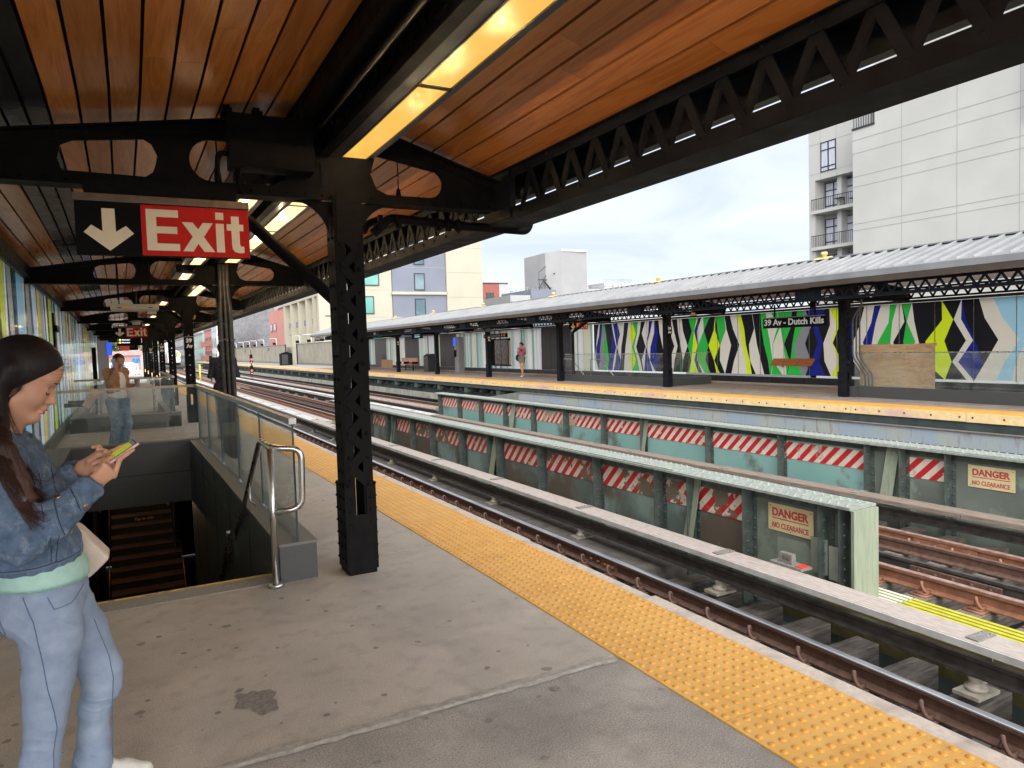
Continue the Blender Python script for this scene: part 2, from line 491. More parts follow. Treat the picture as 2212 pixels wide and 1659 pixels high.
# ------------------------------------------------------------------ setting: ground and near platform
g = MB(); g.box(-900, 900, -300, 1500, -9.2, -9.0)
ASPH = M('street_asphalt', (0.045, 0.045, 0.047), (0.08, 0.078, 0.075), rough=.9, scale=.4)
tag(g.build('ground', ASPH), kind='structure')

p = MB()
xe = 2.06
# slab pieces round the stair openings (openings x -0.72..0.80)
def slab(x0, x1, y0, y1, z0=-.32, z1=0, mi=0):
    p.lbox(x0, x1, y0, y1, z0, z1, mi)
slab(-1.6, xe, -3, 2.84, mi=1)
slab(-1.6, xe, 2.90, 5.02)
slab(.83, xe, 5.02, 12.03); slab(-1.6, -.76, 5.02, 12.03); slab(-.76, .83, 5.02, 5.245)
slab(-1.6, xe, 12.03, 17.48)
slab(.83, xe, 17.48, 22.7); slab(-1.6, -.76, 17.48, 22.7)
slab(-1.6, xe, 22.7, 29.4); slab(-1.6, xe, 29.4, 60); slab(-1.6, xe, 60, 110)
p.lbox(xe, 2.74, -3, 110, -.32, -.012, 0)
p.lbox(-1.6, xe, 2.84, 2.90, -.32, -.004, 2)
tag(p.bend().build('platform', [CONC, CONC2, CONC3]), kind='structure')
# raised mortar joint across the platform, slightly ragged
j = MB(); r2 = random.Random(3)
xs = [-.5 + i * .06 for i in range(43)]
vs = []
for x in xs:
    vs += [(x, 2.835 + r2.uniform(-.012, .008), .003), (x, 2.86, .007), (x, 2.90 + r2.uniform(-.008, .018), .003)]
fs = []
for i in range(len(xs) - 1):
    for k in range(2):
        fs.append((i * 3 + k, (i + 1) * 3 + k, (i + 1) * 3 + k + 1, i * 3 + k + 1))
j.add(vs, fs)
for y in (5.29,):
    j.box(1.50, xe, y - .006, y + .006, 0, .002)
tag(j.build('platform_joint', CONC3), kind='structure')
# dark spill stain on the slab
st = MB(); r2 = random.Random(8)
def blob(cx, cy, rx, ry, n=34, z=.0025, jag=.28):
    pts = []; z += .00012 * (len(st.f) + 1)
    ph = [r2.uniform(0, 6.28) for _ in range(5)]
    for i in range(n):
        a = 2 * math.pi * i / n
        k = 1 + jag * sum(math.sin(a * (q + 2) + ph[q]) / (q + 1.5) for q in range(5)) + r2.uniform(-.06, .06)
        pts.append((cx + rx * k * math.cos(a), cy + ry * k * math.sin(a), z))
    st.add(pts, [tuple(range(n))])
blob(.415, 3.36, .07, .11); blob(.45, 3.27, .05, .06); blob(.385, 3.42, .045, .05); blob(.36, 3.50, .02, .02, 16)
for (a, b, r0) in ((.25, 3.33, .018), (.66, 3.06, .02), (-.02, 3.62, .016), (.16, 4.10, .02), (.28, 4.07, .017), (.05, 4.42, .022), (.32, 4.45, .018), (.41, 4.02, .015),
                   (.93, 3.1, .02), (1.05, 3.62, .02), (.95, 4.3, .022), (.9, 4.55, .02), (1.25, 4.2, .02), (1.45, 3.1, .018), (.74, 2.6, .02), (1.3, 2.3, .022), (1.62, 2.75, .03), (.6, 3.9, .014)):
    blob(a, b, r0 * .8, r0 * .64, 14, .002, .12)
STAIN = M('dark_gum_stain', (0.16, .145, .135), (0.25, .226, .208), rough=.75, scale=60, bump=.2)
tag(st.build('pavement_stains', STAIN), kind='structure')

# tactile strip with raised domes
t = thing('tactile_strip', 'yellow dimpled warning strip along the edge of the near platform', 'tactile strip', (2.36, 0, 0))
s = MB()
y = -.30
edges = []
while y < 60:
    s.lbox(2.062, 2.668, y + .003, y + 1.217, -.01, .006, 0 if y < 14 else 1); y += 1.22
s.lbox(2.062, 2.668, 61, 108, -.01, .006, 1)
s.bend().build('tile_sheet', [TACT, TACTF], t)
d = MB(); d.mi = 0
k = 0; yy = -.27
pit = .0610
while yy < 15.5:
    for i in range(10):
        x = 2.092 + i * pit
        near = yy < 6
        d.dome((x - bnd(yy), yy, .0055), .0165, .0075, n=8 if near else 5, rings=3 if near else 1)
    yy += pit
d.build('dome_field', DOME, t)
# edge board
e_ = MB()
for a, b, w in ((-3, 3.45, -.055), (3.45, 4.98, -.085), (4.98, 14, -.07), (14, 60, 0), (60, 108, 0)):
    e_.lbox(2.672, 2.82 + w, a, b - .004, -.16, .004)
tag(e_.bend().build('platform_edge_board', EDGEB, loc=(2.7, 0, 0)), 'pale scuffed rubbing board on the rim of the near platform', 'edge board')
u_ = MB(); u_.lbox(2.4, 2.6, -3, 108, -.75, -.17); u_.lbox(-1.55, -1.4, -3, 108, -1.2, -.33)
tag(u_.bend().build('platform_beam', BLK2, loc=(2.5, 0, -.5)), 'dark steel beam under the near platform edge', 'beam')

# ------------------------------------------------------------------ stair enclosures
def enclosure(y0, y1, first):
    """kerb walls, glass and rails round an opening; first opens at y0 (top step near), second opens at y1"""
    nm = 'around the near stair opening' if first else 'around the far stair opening'
    t = thing('stair_balustrade', 'glass balustrade on dark granite kerb ' + nm, 'balustrade', (.95, y0, 0), group='stair balustrades')
    b = MB()
    ya = 5.0 if first else y0
    yb = y1 if first else y1 + .3
    b.lbox(.82, 1.07, ya, yb, -.3, .245, 0); b.lbox(.815, 1.075, ya - .008, yb + .008, .247, .265, 1)
    b.lbox(-1.05, -.74, ya, yb, -.3, .275, 0); b.lbox(-1.055, -.735, ya, yb, .277, .295, 1)
    yc = y1 if first else y0
    b.lbox(-1.05, 1.07, yc, yc + .16, -.32, .262 if first else .30, 0)
    b.lbox(-1.05, 1.075, yc - .006, yc + .166, .264 if first else .302, .282 if first else .32, 1)
    b.bend().build('kerb', [GRAN, GRANT], t)
    # interior lining
    li = MB()
    zb = -4.8
    li.lbox(.80, .818, ya + .02, y1, zb, .0, 0); li.lbox(-.74, -.722, ya + .02, y1, zb, .0, 0); li.bend()
    if first: li.box(-.72, .798, yc + .002, yc + .15, -.66, -.322, 0)
    for q in np.arange(ya + 1.2, yb - .3, 1.25): li.box(.797 - bnd(q), .7995 - bnd(q), q, q + .008, -3, .24, 1); li.box(-.7215 - bnd(q), -.719 - bnd(q), q, q + .008, -3, -.01, 1)
    if first: li.box(-.75, .80, yc - .003, yc - .0005, -.205, -.197, 1)
    li.bend() if False else None
    li.build('lining', [GRAN, VOIDM], t)
    n = 5 if first else 4
    L_ = (yb - .06 - ya - .03) / n
    for k in range(n):
        gpan = MB(); a = ya + .03 + k * L_
        gpan.prof([(.944, .266), (.956, .266), (.956, 1.075), (.944, 1.075)], a + .006, a + L_ - .006)
        gpan.bend().build('glass_panel', GLS, t)
        for q in (a + .001, a + L_ - .0055): ge = MB(); ge.box(.9435 - bnd(q), .9565 - bnd(q), q, q + .0045, .266, 1.074); ge.build('panel_edge', GEDG, t)
    yg = yc + .08
    for (a, b2) in ((-1.0, -.05), (-.04, .94)):
        gpan = MB(); gpan.box(a, b2, yg - .006, yg + .006, .283 if first else .32, 1.075); gpan.bend().build('glass_panel', GLS, t)
    r_ = MB()
    r_.lbox(.925, .975, ya + .02, yb, 1.075, 1.115); r_.bend().build('top_rail', STEELD, t)
    r_ = MB()
    r_.box(-.93, .922, yg - .03, yg + .03, 1.075, 1.112); r_.bend().build('cross_rail', BRONZE, t)
    return t
enclosure(5.25, 12.0, True)
enclosure(17.45, 22.7, False)

# staircase down from the near opening
STEPM = M('stair_tread', (0.05, 0.047, 0.044), (0.085, 0.08, 0.075), rough=.8, scale=40, bump=.2)
RISERM = M('stair_riser', (0.016, 0.014, 0.013), (0.028, 0.025, 0.022), rough=.5, scale=5)
NOS = M('nosing_grip', (0.23, .21, .19), (0.32, .29, .26), rough=.8, scale=80, bump=.4)
YEL = M('safety_yellow', (0.55, 0.36, 0.05), (0.70, .47, .07), rough=.6, scale=20, col3=(.25, .2, .12), s3=12, lo3=.5, hi3=.6)
sf = thing('staircase', 'dark staircase going down from the near platform beside the woman in denim', 'staircase', (0, 5.25, 0))
b = MB()
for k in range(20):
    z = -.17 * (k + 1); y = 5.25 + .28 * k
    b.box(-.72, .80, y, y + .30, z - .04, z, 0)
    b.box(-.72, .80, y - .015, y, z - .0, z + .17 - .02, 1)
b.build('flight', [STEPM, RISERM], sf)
b = MB(); b.box(-.66, .79, 5.02, 5.215, -.002, .006, 0); b.box(-.66, .79, 5.217, 5.25, -.03, .007, 1)
b.build('top_nosing', [NOS, YEL], sf)
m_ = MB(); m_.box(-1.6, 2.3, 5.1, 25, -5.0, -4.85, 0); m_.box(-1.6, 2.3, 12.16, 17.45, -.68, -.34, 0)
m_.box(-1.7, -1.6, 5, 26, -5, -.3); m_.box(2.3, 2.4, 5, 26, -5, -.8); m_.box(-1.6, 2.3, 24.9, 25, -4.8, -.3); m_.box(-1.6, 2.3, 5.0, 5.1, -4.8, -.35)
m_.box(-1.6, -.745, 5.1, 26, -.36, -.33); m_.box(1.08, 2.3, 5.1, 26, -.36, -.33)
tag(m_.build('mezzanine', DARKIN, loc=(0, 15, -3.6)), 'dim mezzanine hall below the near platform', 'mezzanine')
sf2 = thing('staircase', 'lower flight with lettered risers climbing away inside the dark stairwell', 'staircase', (0, 16.9, -3.4))
b = MB(); tx = MB(); fr = MB()
GOLD = M('brass_trim', (0.42, .22, .09), (0.55, .30, .12), rough=.3, metal=1)
ORNG = M('riser_lettering', (0.75, .42, .18), rough=.5)
for k in range(-7, 20):
    z = -3.45 + .17 * k; y = 16.6 + .29 * k
    b.box(-.62, .74, y, y + .30, z, z + .17 - .03, 1)
    b.box(-.62, .74, y - .02, y + .30, z + .14, z + .17, 0)
b.build('flight', [M('lit_tread_edge', (0.20, .115, .07), (0.28, .17, .11), rough=.55, scale=20), RISERM], sf2)  # treads coloured a brighter brown so their edges look lit
text(tx, 'Tap to ride', .1, lambda a, c, d: (-.15 + a, 18.603 + d, -2.235 + c), offset=.004, width=.40, height=.085)
tx.v = tx.v
tx.build('riser_lettering', ORNG, sf2)
for x in (-.66, .76):
    fr.tube([(x, 16.3, -3.5), (x, 22.3, .0)], .012, 6)
fr.build('trim', GOLD, sf2)
t = thing('mezzanine_fill_light', 'added fill lamp under the mezzanine ceiling brightening the lower flight', 'lamp', (0, 14.2, -.72))  # added fill light to brighten the lower flight, not a known fitting
b = MB(); b.box(-.5, .5, 14.1, 14.3, -.74, -.685); b.build('tube', emat('mezz_fill_emit', (1, .6, .3), .5), t)
ld = bpy.data.lights.new('lamp_glow', 'POINT'); ld.energy = 8; ld.color = (1, .62, .35); ld.shadow_soft_size = 0
lo_ = bpy.data.objects.new('lamp_glow', ld); COL.objects.link(lo_); lo_.parent = t; lo_.location = (0, 0, -.1)

# stainless handrails
def handrail(name, label, path, parent=None):
    b = MB(); b.tube(path, .021, 12)
    return b
hr = thing('stair_handrail', 'shiny stainless handrail post with rounded loop at the top of the stairs', 'handrail', (.78, 4.94, 0), group='stainless stair handrails')
b = MB()
def rnd(path, r=.05, n=5):
    P = [Vector(p) for p in path]; out = [P[0]]
    for i in range(1, len(P) - 1):
        a = (P[i - 1] - P[i]).normalized(); c = (P[i + 1] - P[i]).normalized()
        rr = min(r, (P[i - 1] - P[i]).length * .48, (P[i + 1] - P[i]).length * .48)
        s0 = P[i] + a * rr; s1 = P[i] + c * rr
        for k in range(n + 1):
            t_ = k / n; out.append(s0 * (1 - t_) ** 2 + P[i] * 2 * t_ * (1 - t_) + s1 * t_ ** 2)
    out.append(P[-1]); return [tuple(q) for q in out]
b.tube([(.775, 4.94, .03), (.775, 4.94, .93)], .022, 14); b.build('post', STEEL, hr)
b = MB(); b.tube([(.775, 4.94, .0), (.775, 4.94, .028)], .052, 20); b.build('base_flange', STEEL, hr)
b = MB(); b.tube(rnd([(.775, 4.94, .50), (.96, 4.90, .52), (.97, 4.90, .92), (.775, 4.94, .935), (.765, 5.28, .955), (.765, 6.5, .19), (.765, 6.62, .16), (.765, 7.1, -.16)], .075), .021, 12)
b.build('loop_rail', STEEL, hr)
b = MB(); b.tube([(.765, 5.95, .51), (.765, 5.95, .40), (.81, 5.95, .36)], .008, 8); b.build('bracket', STEEL, hr)
hr2 = thing('stair_handrail', 'shadowy stainless handrail running down along the granite side of the stairwell', 'handrail', (.7, 7.0, -1), group='stainless stair handrails')
b = MB(); b.tube(rnd([(.62, 6.2, .12), (.72, 7.3, -.45), (.74, 7.35, -.2), (.74, 11, -2.6)], .04), .019, 10); b.build('rail', STEEL, hr2)

# second enclosure hand rails
for x in (.72, -.62):
    h3 = MB(); h3.tube(rnd([(x, 23.1, 0), (x, 23.1, .95), (x, 22.6, .95), (x, 17.9, -1.8)], .1), .02, 8)
    tag(h3.bend().build('stair_handrail', STEEL, loc=(x, 23, 0)), 'stainless handrail beside the far stair opening on its %s side' % ('track' if x > 0 else 'mural'), 'handrail', 'stainless stair handrails')
# ------------------------------------------------------------------ wood
def wood_mat(name, c1, c2, rough=.28):
    m = bpy.data.materials.new(name); m.use_nodes = True; MATS[name] = m
    nt = m.node_tree; L = nt.links.new; p = nt.nodes['Principled BSDF']
    tc = _n(nt, 'ShaderNodeTexCoord'); ge = _n(nt, 'ShaderNodeNewGeometry')
    cb = _n(nt, 'ShaderNodeCombineXYZ'); L(ge.outputs['Random Per Island'], cb.inputs[2])
    sc = _n(nt, 'ShaderNodeVectorMath', operation='SCALE'); sc.inputs['Scale'].default_value = 37
    L(cb.outputs[0], sc.inputs[0])
    ad = _n(nt, 'ShaderNodeVectorMath', operation='ADD'); L(tc.outputs['Object'], ad.inputs[0]); L(sc.outputs[0], ad.inputs[1])
    mp = _n(nt, 'ShaderNodeMapping'); mp.inputs['Scale'].default_value = (9, .75, 9); L(ad.outputs[0], mp.inputs[0])
    n1 = _n(nt, 'ShaderNodeTexNoise'); n1.inputs['Scale'].default_value = 1.1; n1.inputs['Detail'].default_value = 3; n1.inputs['Distortion'].default_value = 1.2
    L(mp.outputs[0], n1.inputs['Vector'])
    w = _n(nt, 'ShaderNodeMath', operation='MULTIPLY'); w.inputs[1].default_value = 22; L(n1.outputs['Fac'], w.inputs[0])
    fr = _n(nt, 'ShaderNodeMath', operation='SINE'); L(w.outputs[0], fr.inputs[0])
    mr = _n(nt, 'ShaderNodeMapRange'); mr.inputs[1].default_value = -1; mr.inputs[2].default_value = 1; L(fr.outputs[0], mr.inputs[0])
    mp2 = _n(nt, 'ShaderNodeMapping'); mp2.inputs['Scale'].default_value = (160, 5, 160); L(ad.outputs[0], mp2.inputs[0])
    n2 = _n(nt, 'ShaderNodeTexNoise'); n2.inputs['Scale'].default_value = 1; n2.inputs['Detail'].default_value = 4; L(mp2.outputs[0], n2.inputs['Vector'])
    av = _n(nt, 'ShaderNodeMath', operation='MULTIPLY_ADD'); av.inputs[1].default_value = .35
    L(mr.outputs[0], av.inputs[0]); 
    hf = _n(nt, 'ShaderNodeMath', operation='MULTIPLY'); hf.inputs[1].default_value = .75; L(n2.outputs['Fac'], hf.inputs[0]); L(hf.outputs[0], av.inputs[2])
    mx = _n(nt, 'ShaderNodeMix', data_type='RGBA'); mx.inputs[6].default_value = (*c1, 1); mx.inputs[7].default_value = (*c2, 1)
    L(av.outputs[0], mx.inputs[0])
    hv = _n(nt, 'ShaderNodeHueSaturation')
    ma = _n(nt, 'ShaderNodeMapRange'); ma.inputs[3].default_value = .8; ma.inputs[4].default_value = 1.2
    L(ge.outputs['Random Per Island'], ma.inputs[0]); L(ma.outputs[0], hv.inputs['Value']); L(mx.outputs[2], hv.inputs['Color'])
    L(hv.outputs[0], p.inputs['Base Color'])
    p.inputs['Roughness'].default_value = rough
    p.inputs['Specular IOR Level'].default_value = .6
    return m
WOOD = wood_mat('ceiling_wood', (0.62, 0.235, 0.055), (0.36, 0.115, 0.022), rough=.22)
DKPL = M('dark_glossy_plank', (0.02, .021, .022), (0.035, .036, .038), rough=.16, rough2=.3, scale=3)
VOID = M('groove_black', (0.006, .006, .006), rough=.9)

YK = [5.0 + 6.6 * k for k in range(9)]          # near platform column line
CY0, CY1 = -4.0, 62.0
can = thing('platform_canopy', 'black riveted steel canopy lined with glossy wood planks over the near platform', 'canopy', (1.36, 5, 2.6))
zl = lambda x: 3.115 + .15 * (x - .59)
zr = lambda x: 3.10 - .31 * (x - 1.77)
def planks(mb, x0, x1, zf, y0, y1, rs, mi=0):
    gap = .008
    y = y0 - rs.uniform(0, 2)
    while y < y1:
        L_ = rs.choice((1.8, 2.4, 3.0, 3.6))
        a, b_ = max(y, y0), min(y + L_, y1)
        if b_ > a + .02:
            xa, xb = x0 + gap, x1 - gap
            vs = []
            ys = [a] + [c for c in YCUT if a < c < b_ - .003] + [b_ - .0025]
            n = 4; pts = [(xa, zf(xa)), (xb, zf(xb)), (xb, zf(xb) + .02), (xa, zf(xa) + .02)]
            for yy in ys:
                for q in pts: vs.append((q[0], yy, q[1]))
            fs = [(3, 2, 1, 0), tuple((len(ys) - 1) * 4 + i for i in range(4))]
            for kk in range(len(ys) - 1):
                for i in range(4):
                    j2 = (i + 1) % 4; fs.append((kk * 4 + i, kk * 4 + j2, (kk + 1) * 4 + j2, (kk + 1) * 4 + i))
            mb.add(vs, fs, mi)
        y += L_
rs = random.Random(5)
b = MB()
for k in range(9):
    planks(b, -.34 + .153 * k, -.34 + .153 * (k + 1), zl, CY0, CY1, rs)
b.bend().build('wood_ceiling', WOOD, can)
b = MB()
for k in range(3): planks(b, -1.12 + .15 * k, -1.12 + .15 * (k + 1), lambda x: zl(x), CY0, CY1, rs)
b.bend().build('wood_ceiling', WOOD, can)
b = MB()
for k in range(3): planks(b, -.67 + .11 * k, -.67 + .11 * (k + 1), lambda x: zl(x), CY0, CY1, rs)
b.bend().build('dark_ceiling', DKPL, can)
b = MB()
gx = [1.58, 1.735, 1.89, 2.05, 2.205, 2.36, 2.52]
for k in range(6): planks(b, gx[k], gx[k + 1], zr, CY0, CY1, rs)
b.bend().build('wood_ceiling', WOOD, can)
# ceiling backing, roof skin, ridge box
b = MB()
b.prof([(-1.6, zl(-1.6) + .03), (1.2, zl(1.2) + .03), (1.2, zl(1.2) + .05), (-1.6, zl(-1.6) + .05)], CY0, CY1)
b.prof([(1.5, zr(1.5) + .03), (2.56, zr(2.56) + .03), (2.56, zr(2.56) + .05), (1.5, zr(1.5) + .05)], CY0, CY1)
b.bend().build('ceiling_backing', VOID, can)
b = MB()
b.prof([(-1.8, 3.0), (1.36, 3.62), (2.95, 3.0), (2.95, 2.97), (1.36, 3.59), (-1.8, 2.97)], CY0, CY1)
ROOFM = M('roof_metal', (0.42, .44, .46), (0.5, .52, .54), rough=.4, metal=.6, scale=2)
b.bend().build('roof_skin', ROOFM, can)
# ridge: dark boxes and trim beside the light track
b = MB()
b.lbox(1.04, 1.22, CY0, CY1, 3.05, 3.30); b.lbox(1.22, 1.58, CY0, CY1, 3.16, 3.30)
b.bend().build('ridge_box', BLK, can)
# lattice ridge girder
b = MB()
b.lbox(1.215, 1.225, CY0, CY1, 2.90, 2.96); b.lbox(1.19, 1.26, CY0, CY1, 2.885, 2.90); b.lbox(1.215, 1.225, CY0, CY1, 3.10, 3.16)
y = CY0
while y < 40:
    b.bar((1.22, y, 2.93), (1.22, y + .14, 3.13), .05, .008, (1, 0, 0)); b.bar((1.22, y + .14, 3.13), (1.22, y + .28, 2.93), .05, .008, (1, 0, 0)); y += .28
b.bend().build('ridge_girder', BLK, can)
# edge girder with single lacing
b = MB()
b.lbox(2.56, 2.82, CY0, CY1, 2.500, 2.515); b.lbox(2.56, 2.572, CY0, CY1, 2.515, 2.592); b.lbox(2.81, 2.822, CY0, CY1, 2.515, 2.56)
b.lbox(2.56, 2.572, CY0, CY1, 2.815, 2.90); b.lbox(2.50, 2.82, CY0, CY1, 2.902, 2.917)
y = CY0 + .02; k = 0
while y < CY1:
    if not any(abs(y + .14 - q) < .32 for q in YK):
        b.bar((2.577, y, 2.575), (2.577, y + .135, 2.84), .055, .009, (1, 0, 0)); b.bar((2.588, y + .135, 2.84), (2.588, y + .27, 2.575), .055, .009, (1, 0, 0))
    if y < 12:
        b.dome((2.559, y + .0, 2.555), .014, .009, (-1, 0, 0)); b.dome((2.559, y + .135, 2.865), .014, .009, (-1, 0, 0))
    y += .27
for q in YK: b.box(2.553, 2.60, q - .22, q + .22, 2.52, 2.905)
# ragged rusted edge
b.bend().build('edge_girder', BLK2, can)
b = MB(); b.lbox(2.83, 2.90, CY0, CY1, 2.735, 3.0); b.lbox(2.60, 2.9, CY0, CY1, 2.93, 3.0)
b.bend().build('fascia', M('fascia_black', (0.012, .013, .017), (0.02, .021, .026), rough=.5, scale=4), can)

# crossbeams (one mesh, copied)
def capsule_hole(x0, x1, z0, z1):
    r = (z1 - z0) / 2; zc = (z0 + z1) / 2
    return arc(x1 - r, zc, r, -90, 90, 8) + arc(x0 + r, zc, r, 90, 270, 8)
def beam_mb():
    b = MB()
    outer = [(-1.3, 2.60), (-1.3, 2.745), (-.59, 2.86), (.59, 3.045), (1.77, 3.04), (2.55, 2.80), (2.55, 2.60)]
    h1 = [(-.30, 2.675), (-.32, 2.74), (-.30, 2.82), (-.24, 2.85), (.14, 2.895), (.18, 2.87), (.215, 2.79), (.18, 2.70), (.14, 2.67)]
    h2 = arc(.52, 2.80, .13, 90, 270, 10) + [(.88, 2.67), (.98, 2.72), (.98, 2.88), (.88, 2.93)]
    h3 = [(1.60, 2.93), (1.56, 2.80), (1.60, 2.70), (1.68, 2.665)] + arc(2.0, 2.765, .10, -90, 60, 8)
    b.plate([outer, h1, h2, h3], lambda a, c, t: (a, t, c), .012)
    def fl(pts, w=.15, th=.012, up=1):
        for (a, c) in zip(pts[:-1], pts[1:]):
            d = (Vector((c[0], 0, c[1])) - Vector((a[0], 0, a[1]))); 
            b.bar((a[0], 0, a[1]), (c[0], 0, c[1]), w, th, (0, 0, 1))
    fl([(-1.3, 2.752), (-.59, 2.867), (.59, 3.052)]); fl([(.59, 3.052), (1.77, 3.047)]); fl([(1.77, 3.047), (2.55, 2.807)])
    fl([(-1.3, 2.592), (1.20, 2.592)]); fl([(1.51, 2.592), (2.5, 2.592)])
    # angle flanges
    for s in (-1, 1):
        b.box(-1.3, 2.5, s * .014 - .006, s * .014 + .006, 2.60, 2.655)
        b.bar((-1.3, s * .014, 2.73), (.59, s * .014, 3.018), .05, .012, (0, 1, 0)); b.bar((1.77, s * .014, 3.01), (2.54, s * .014, 2.775), .05, .012, (0, 1, 0)); b.bar((.59, s * .014, 3.018), (1.77, s * .014, 3.01), .05, .012, (0, 1, 0))
    x = -1.2
    while x < 2.5:
        b.dome((x, -.02, 2.628), .013, .011, (0, -1, 0)); 
        z = 2.73 + (x + 1.3) * .1524 if x < .59 else (3.015 if x < 1.77 else 3.01 - (x - 1.77) * .305)
        b.dome((x, -.02, z), .013, .011, (0, -1, 0)); x += .115
    # arched brackets under the beam at the column
    r = .27
    for s in (-1, 1):
        cx = 1.36 + s * (.105 + r)
        pts = [(1.36 + s * .10, 2.59), (1.36 + s * .105, 2.59 - r)] + ([(cx - s * r * math.cos(R(a)), 2.59 - r + r * math.sin(R(a))) for a in range(0, 91, 9)]) 
        b.plate([pts], lambda a, c, t: (a, t, c), .014)
    return b
bo = beam_mb().build('crossbeam', BLK, can, world=False)
bo.location = Vector((-1.36 - bnd(YK[0]), 0, -2.6))
for q in YK[1:]:
    c = bo.copy(); COL.objects.link(c); c.location = Vector((-1.36 - bnd(q), q - 5, -2.6))
for q in (-1.6,):
    c = bo.copy(); COL.objects.link(c); c.location = Vector((-1.36, q - 5, -2.6))

# columns
def column_mb(full=True):
    """latticed column centred on the origin, z up from 0"""
    b = MB(); H_ = 2.62
    w = .094
    for s in (-1, 1):
        b.box(s * w - .006, s * w + .006, -.10, .10, 0, H_)
        for f in (-1, 1):
            x0, x1 = sorted((s * (w - .006), s * (w - .064)))
            b.box(x0, x1, f * .10 - .006, f * .10 + .006, 0, H_)
    z = .64; k = 0
    while z < 2.3:
        for f in (-1, 1):
            d = 1 if (k + (f > 0)) % 2 else -1
            b.bar((-.055 * d, f * .112, z), (.055 * d, f * .112, z + .115), .062, .008, (0, 1, 0))
        z += .115; k += 1
    z = .66
    while z < 2.55:
        for s in (-1, 1):
            b.dome((s * .064, -.106, z), .016, .013, (0, -1, 0), n=8)
            b.dome((s * .100, .05, z + .06), .015, .012, (s, 0, 0)); b.dome((s * .100, -.05, z + .06), .015, .012, (s, 0, 0))
        z += .162
    b.box(-.08, .08, -.118, -.108, 2.3, 2.62); b.box(-.08, .08, .108, .118, 2.3, 2.62)
    return b
def casing_mb():
    b = MB()
    b.box(-.098, .098, -.116, .116, 0, .30)
    b.plate([[(-.105, .0), (.105, 0), (.105, .62), (-.105, .62)]], lambda a, c, t: (a, -.116 + t, c), .006) if False else None
    for s in (-1, 1):
        b.box(s * .105 - .005, s * .105 + .005, -.118, .118, .03, .64)
        x0, x1 = sorted((s * .0995, s * .042))
        b.box(x0, x1, -.118, -.107, .301, .62)
    b.box(-.058, .058, -.119, -.108, .30, .42)
    z = .10
    while z < .64:
        for s in (-1, 1):
            for yy in (-.09, .0, .09):
                b.dome((s * .110, yy, z), .017, .016, (s, 0, 0), n=6, rings=1)
            if z > .32: b.dome((s * .072, -.118, z), .016, .016, (0, -1, 0), n=6, rings=1)
        z += .088
    return b
cm = column_mb().build('shaft', BLK, world=False); cs = casing_mb().build('base_casing', BLK, world=False)
COLL = ['black latticed steel column standing beside the top of the stairs and the yellow strip',
        'black steel column clad in grey conduits beyond the glass balustrade',
        'latticed column with a 39 Av plate behind the cross rail',
        'thick plain-looking column right behind the 39 Av plate column',
        'slim latticed column, fifth along the row beside the near tracks',
        'slim latticed column, sixth along the row beside the near tracks',
        'slim latticed column, seventh along the row beside the near tracks',
        'slim latticed column, eighth along the row beside the near tracks',
        'farthest thin latticed column at the end of the near canopy']
for k, q in enumerate(YK):
    t = thing('platform_column', COLL[k], 'column', (1.36 - bnd(q), q, 0), group='steel columns of the near platform')
    for src in (cm, cs):
        c = src.copy(); COL.objects.link(c); c.parent = t
t = thing('platform_column', 'black steel column of the near canopy standing behind the viewer', 'column', (1.36, -1.6, 0), group='steel columns of the near platform')
for src in (cm, cs):
    c = src.copy(); COL.objects.link(c); c.parent = t
bpy.data.objects.remove(cm); bpy.data.objects.remove(cs)

# conduits on the second column
GREYP = M('grey_conduit', (0.055, .056, .057), (0.10, .10, .10), rough=.45, metal=.3, scale=12)
for i, (dx, r) in enumerate(((-.075, .03), (-.005, .026), (.06, .034))):
    b = MB(); q = YK[1]; cx = 1.36 - bnd(q)
    b.tube(rnd([(cx + dx, q - .17, 0), (cx + dx, q - .17, 2.2), (cx + dx - .02 * (i - 1), q - .13, 2.45), (cx + dx - .02 * (i - 1), q - .13, 2.9)], .1), r, 12)
    for z in (.9, 1.75): b.box(cx + dx - .045, cx + dx + .045, q - .21, q - .125, z, z + .03)
    tag(b.build('conduit', GREYP, loc=(cx + dx, q - .17, 0)), ['left conduit of three strapped to the second column', 'middle slim conduit of three strapped to the second column', 'right fat conduit of three strapped to the second column'][i], 'conduit', 'conduits on the second column')

# diagonal pipes under the canopy
def pipe(name, label, path, r, mat=None, rr=.08, n=12):
    b = MB(); P = rnd(path, rr); b.tube(P, r, n)
    return tag(b.build(name, mat or BLK, loc=path[0]), label, 'pipe')
pipe('drain_pipe', 'thick diagonal black pipe passing behind the top of the first column', [(.86, 6.1, 2.62), (.90, 6.1, 2.60), (1.24, 6.1, 2.28), (1.55, 6.1, 1.98)], .05, rr=.02)
pipe('drain_pipe', 'black pipe hung under the crossbeam to the right of the first column', [(1.62, 5.2, 2.42), (1.75, 5.2, 2.54), (2.35, 5.2, 2.51), (2.9, 5.15, 2.49), (2.93, 5.15, 2.60)], .035, rr=.05)
b = MB()
for x in (1.66, 1.80, 2.12, 2.2, 2.28):
    b.tube([(x, 5.14, 2.545), (x, 5.14, 2.47)], .022, 8); b.dome((x, 5.14, 2.47), .03, .02, (0, 0, -1), n=8)
tag(b.build('pipe_clamp', BLK, loc=(1.66, 5.14, 2.5)), 'row of black clamps holding the pipe under the crossbeam', 'clamp')
pipe('ceiling_pipe', 'long dark pipe running along the ridge beside the light track', [(1.13, -3, 2.99), (1.13, 4.8, 2.99)], .022)
pipe('ceiling_pipe', 'long dark pipe running deep under the canopy ridge', [(.98, 5.3, 2.93), (.9, 30, 2.93)], .025)
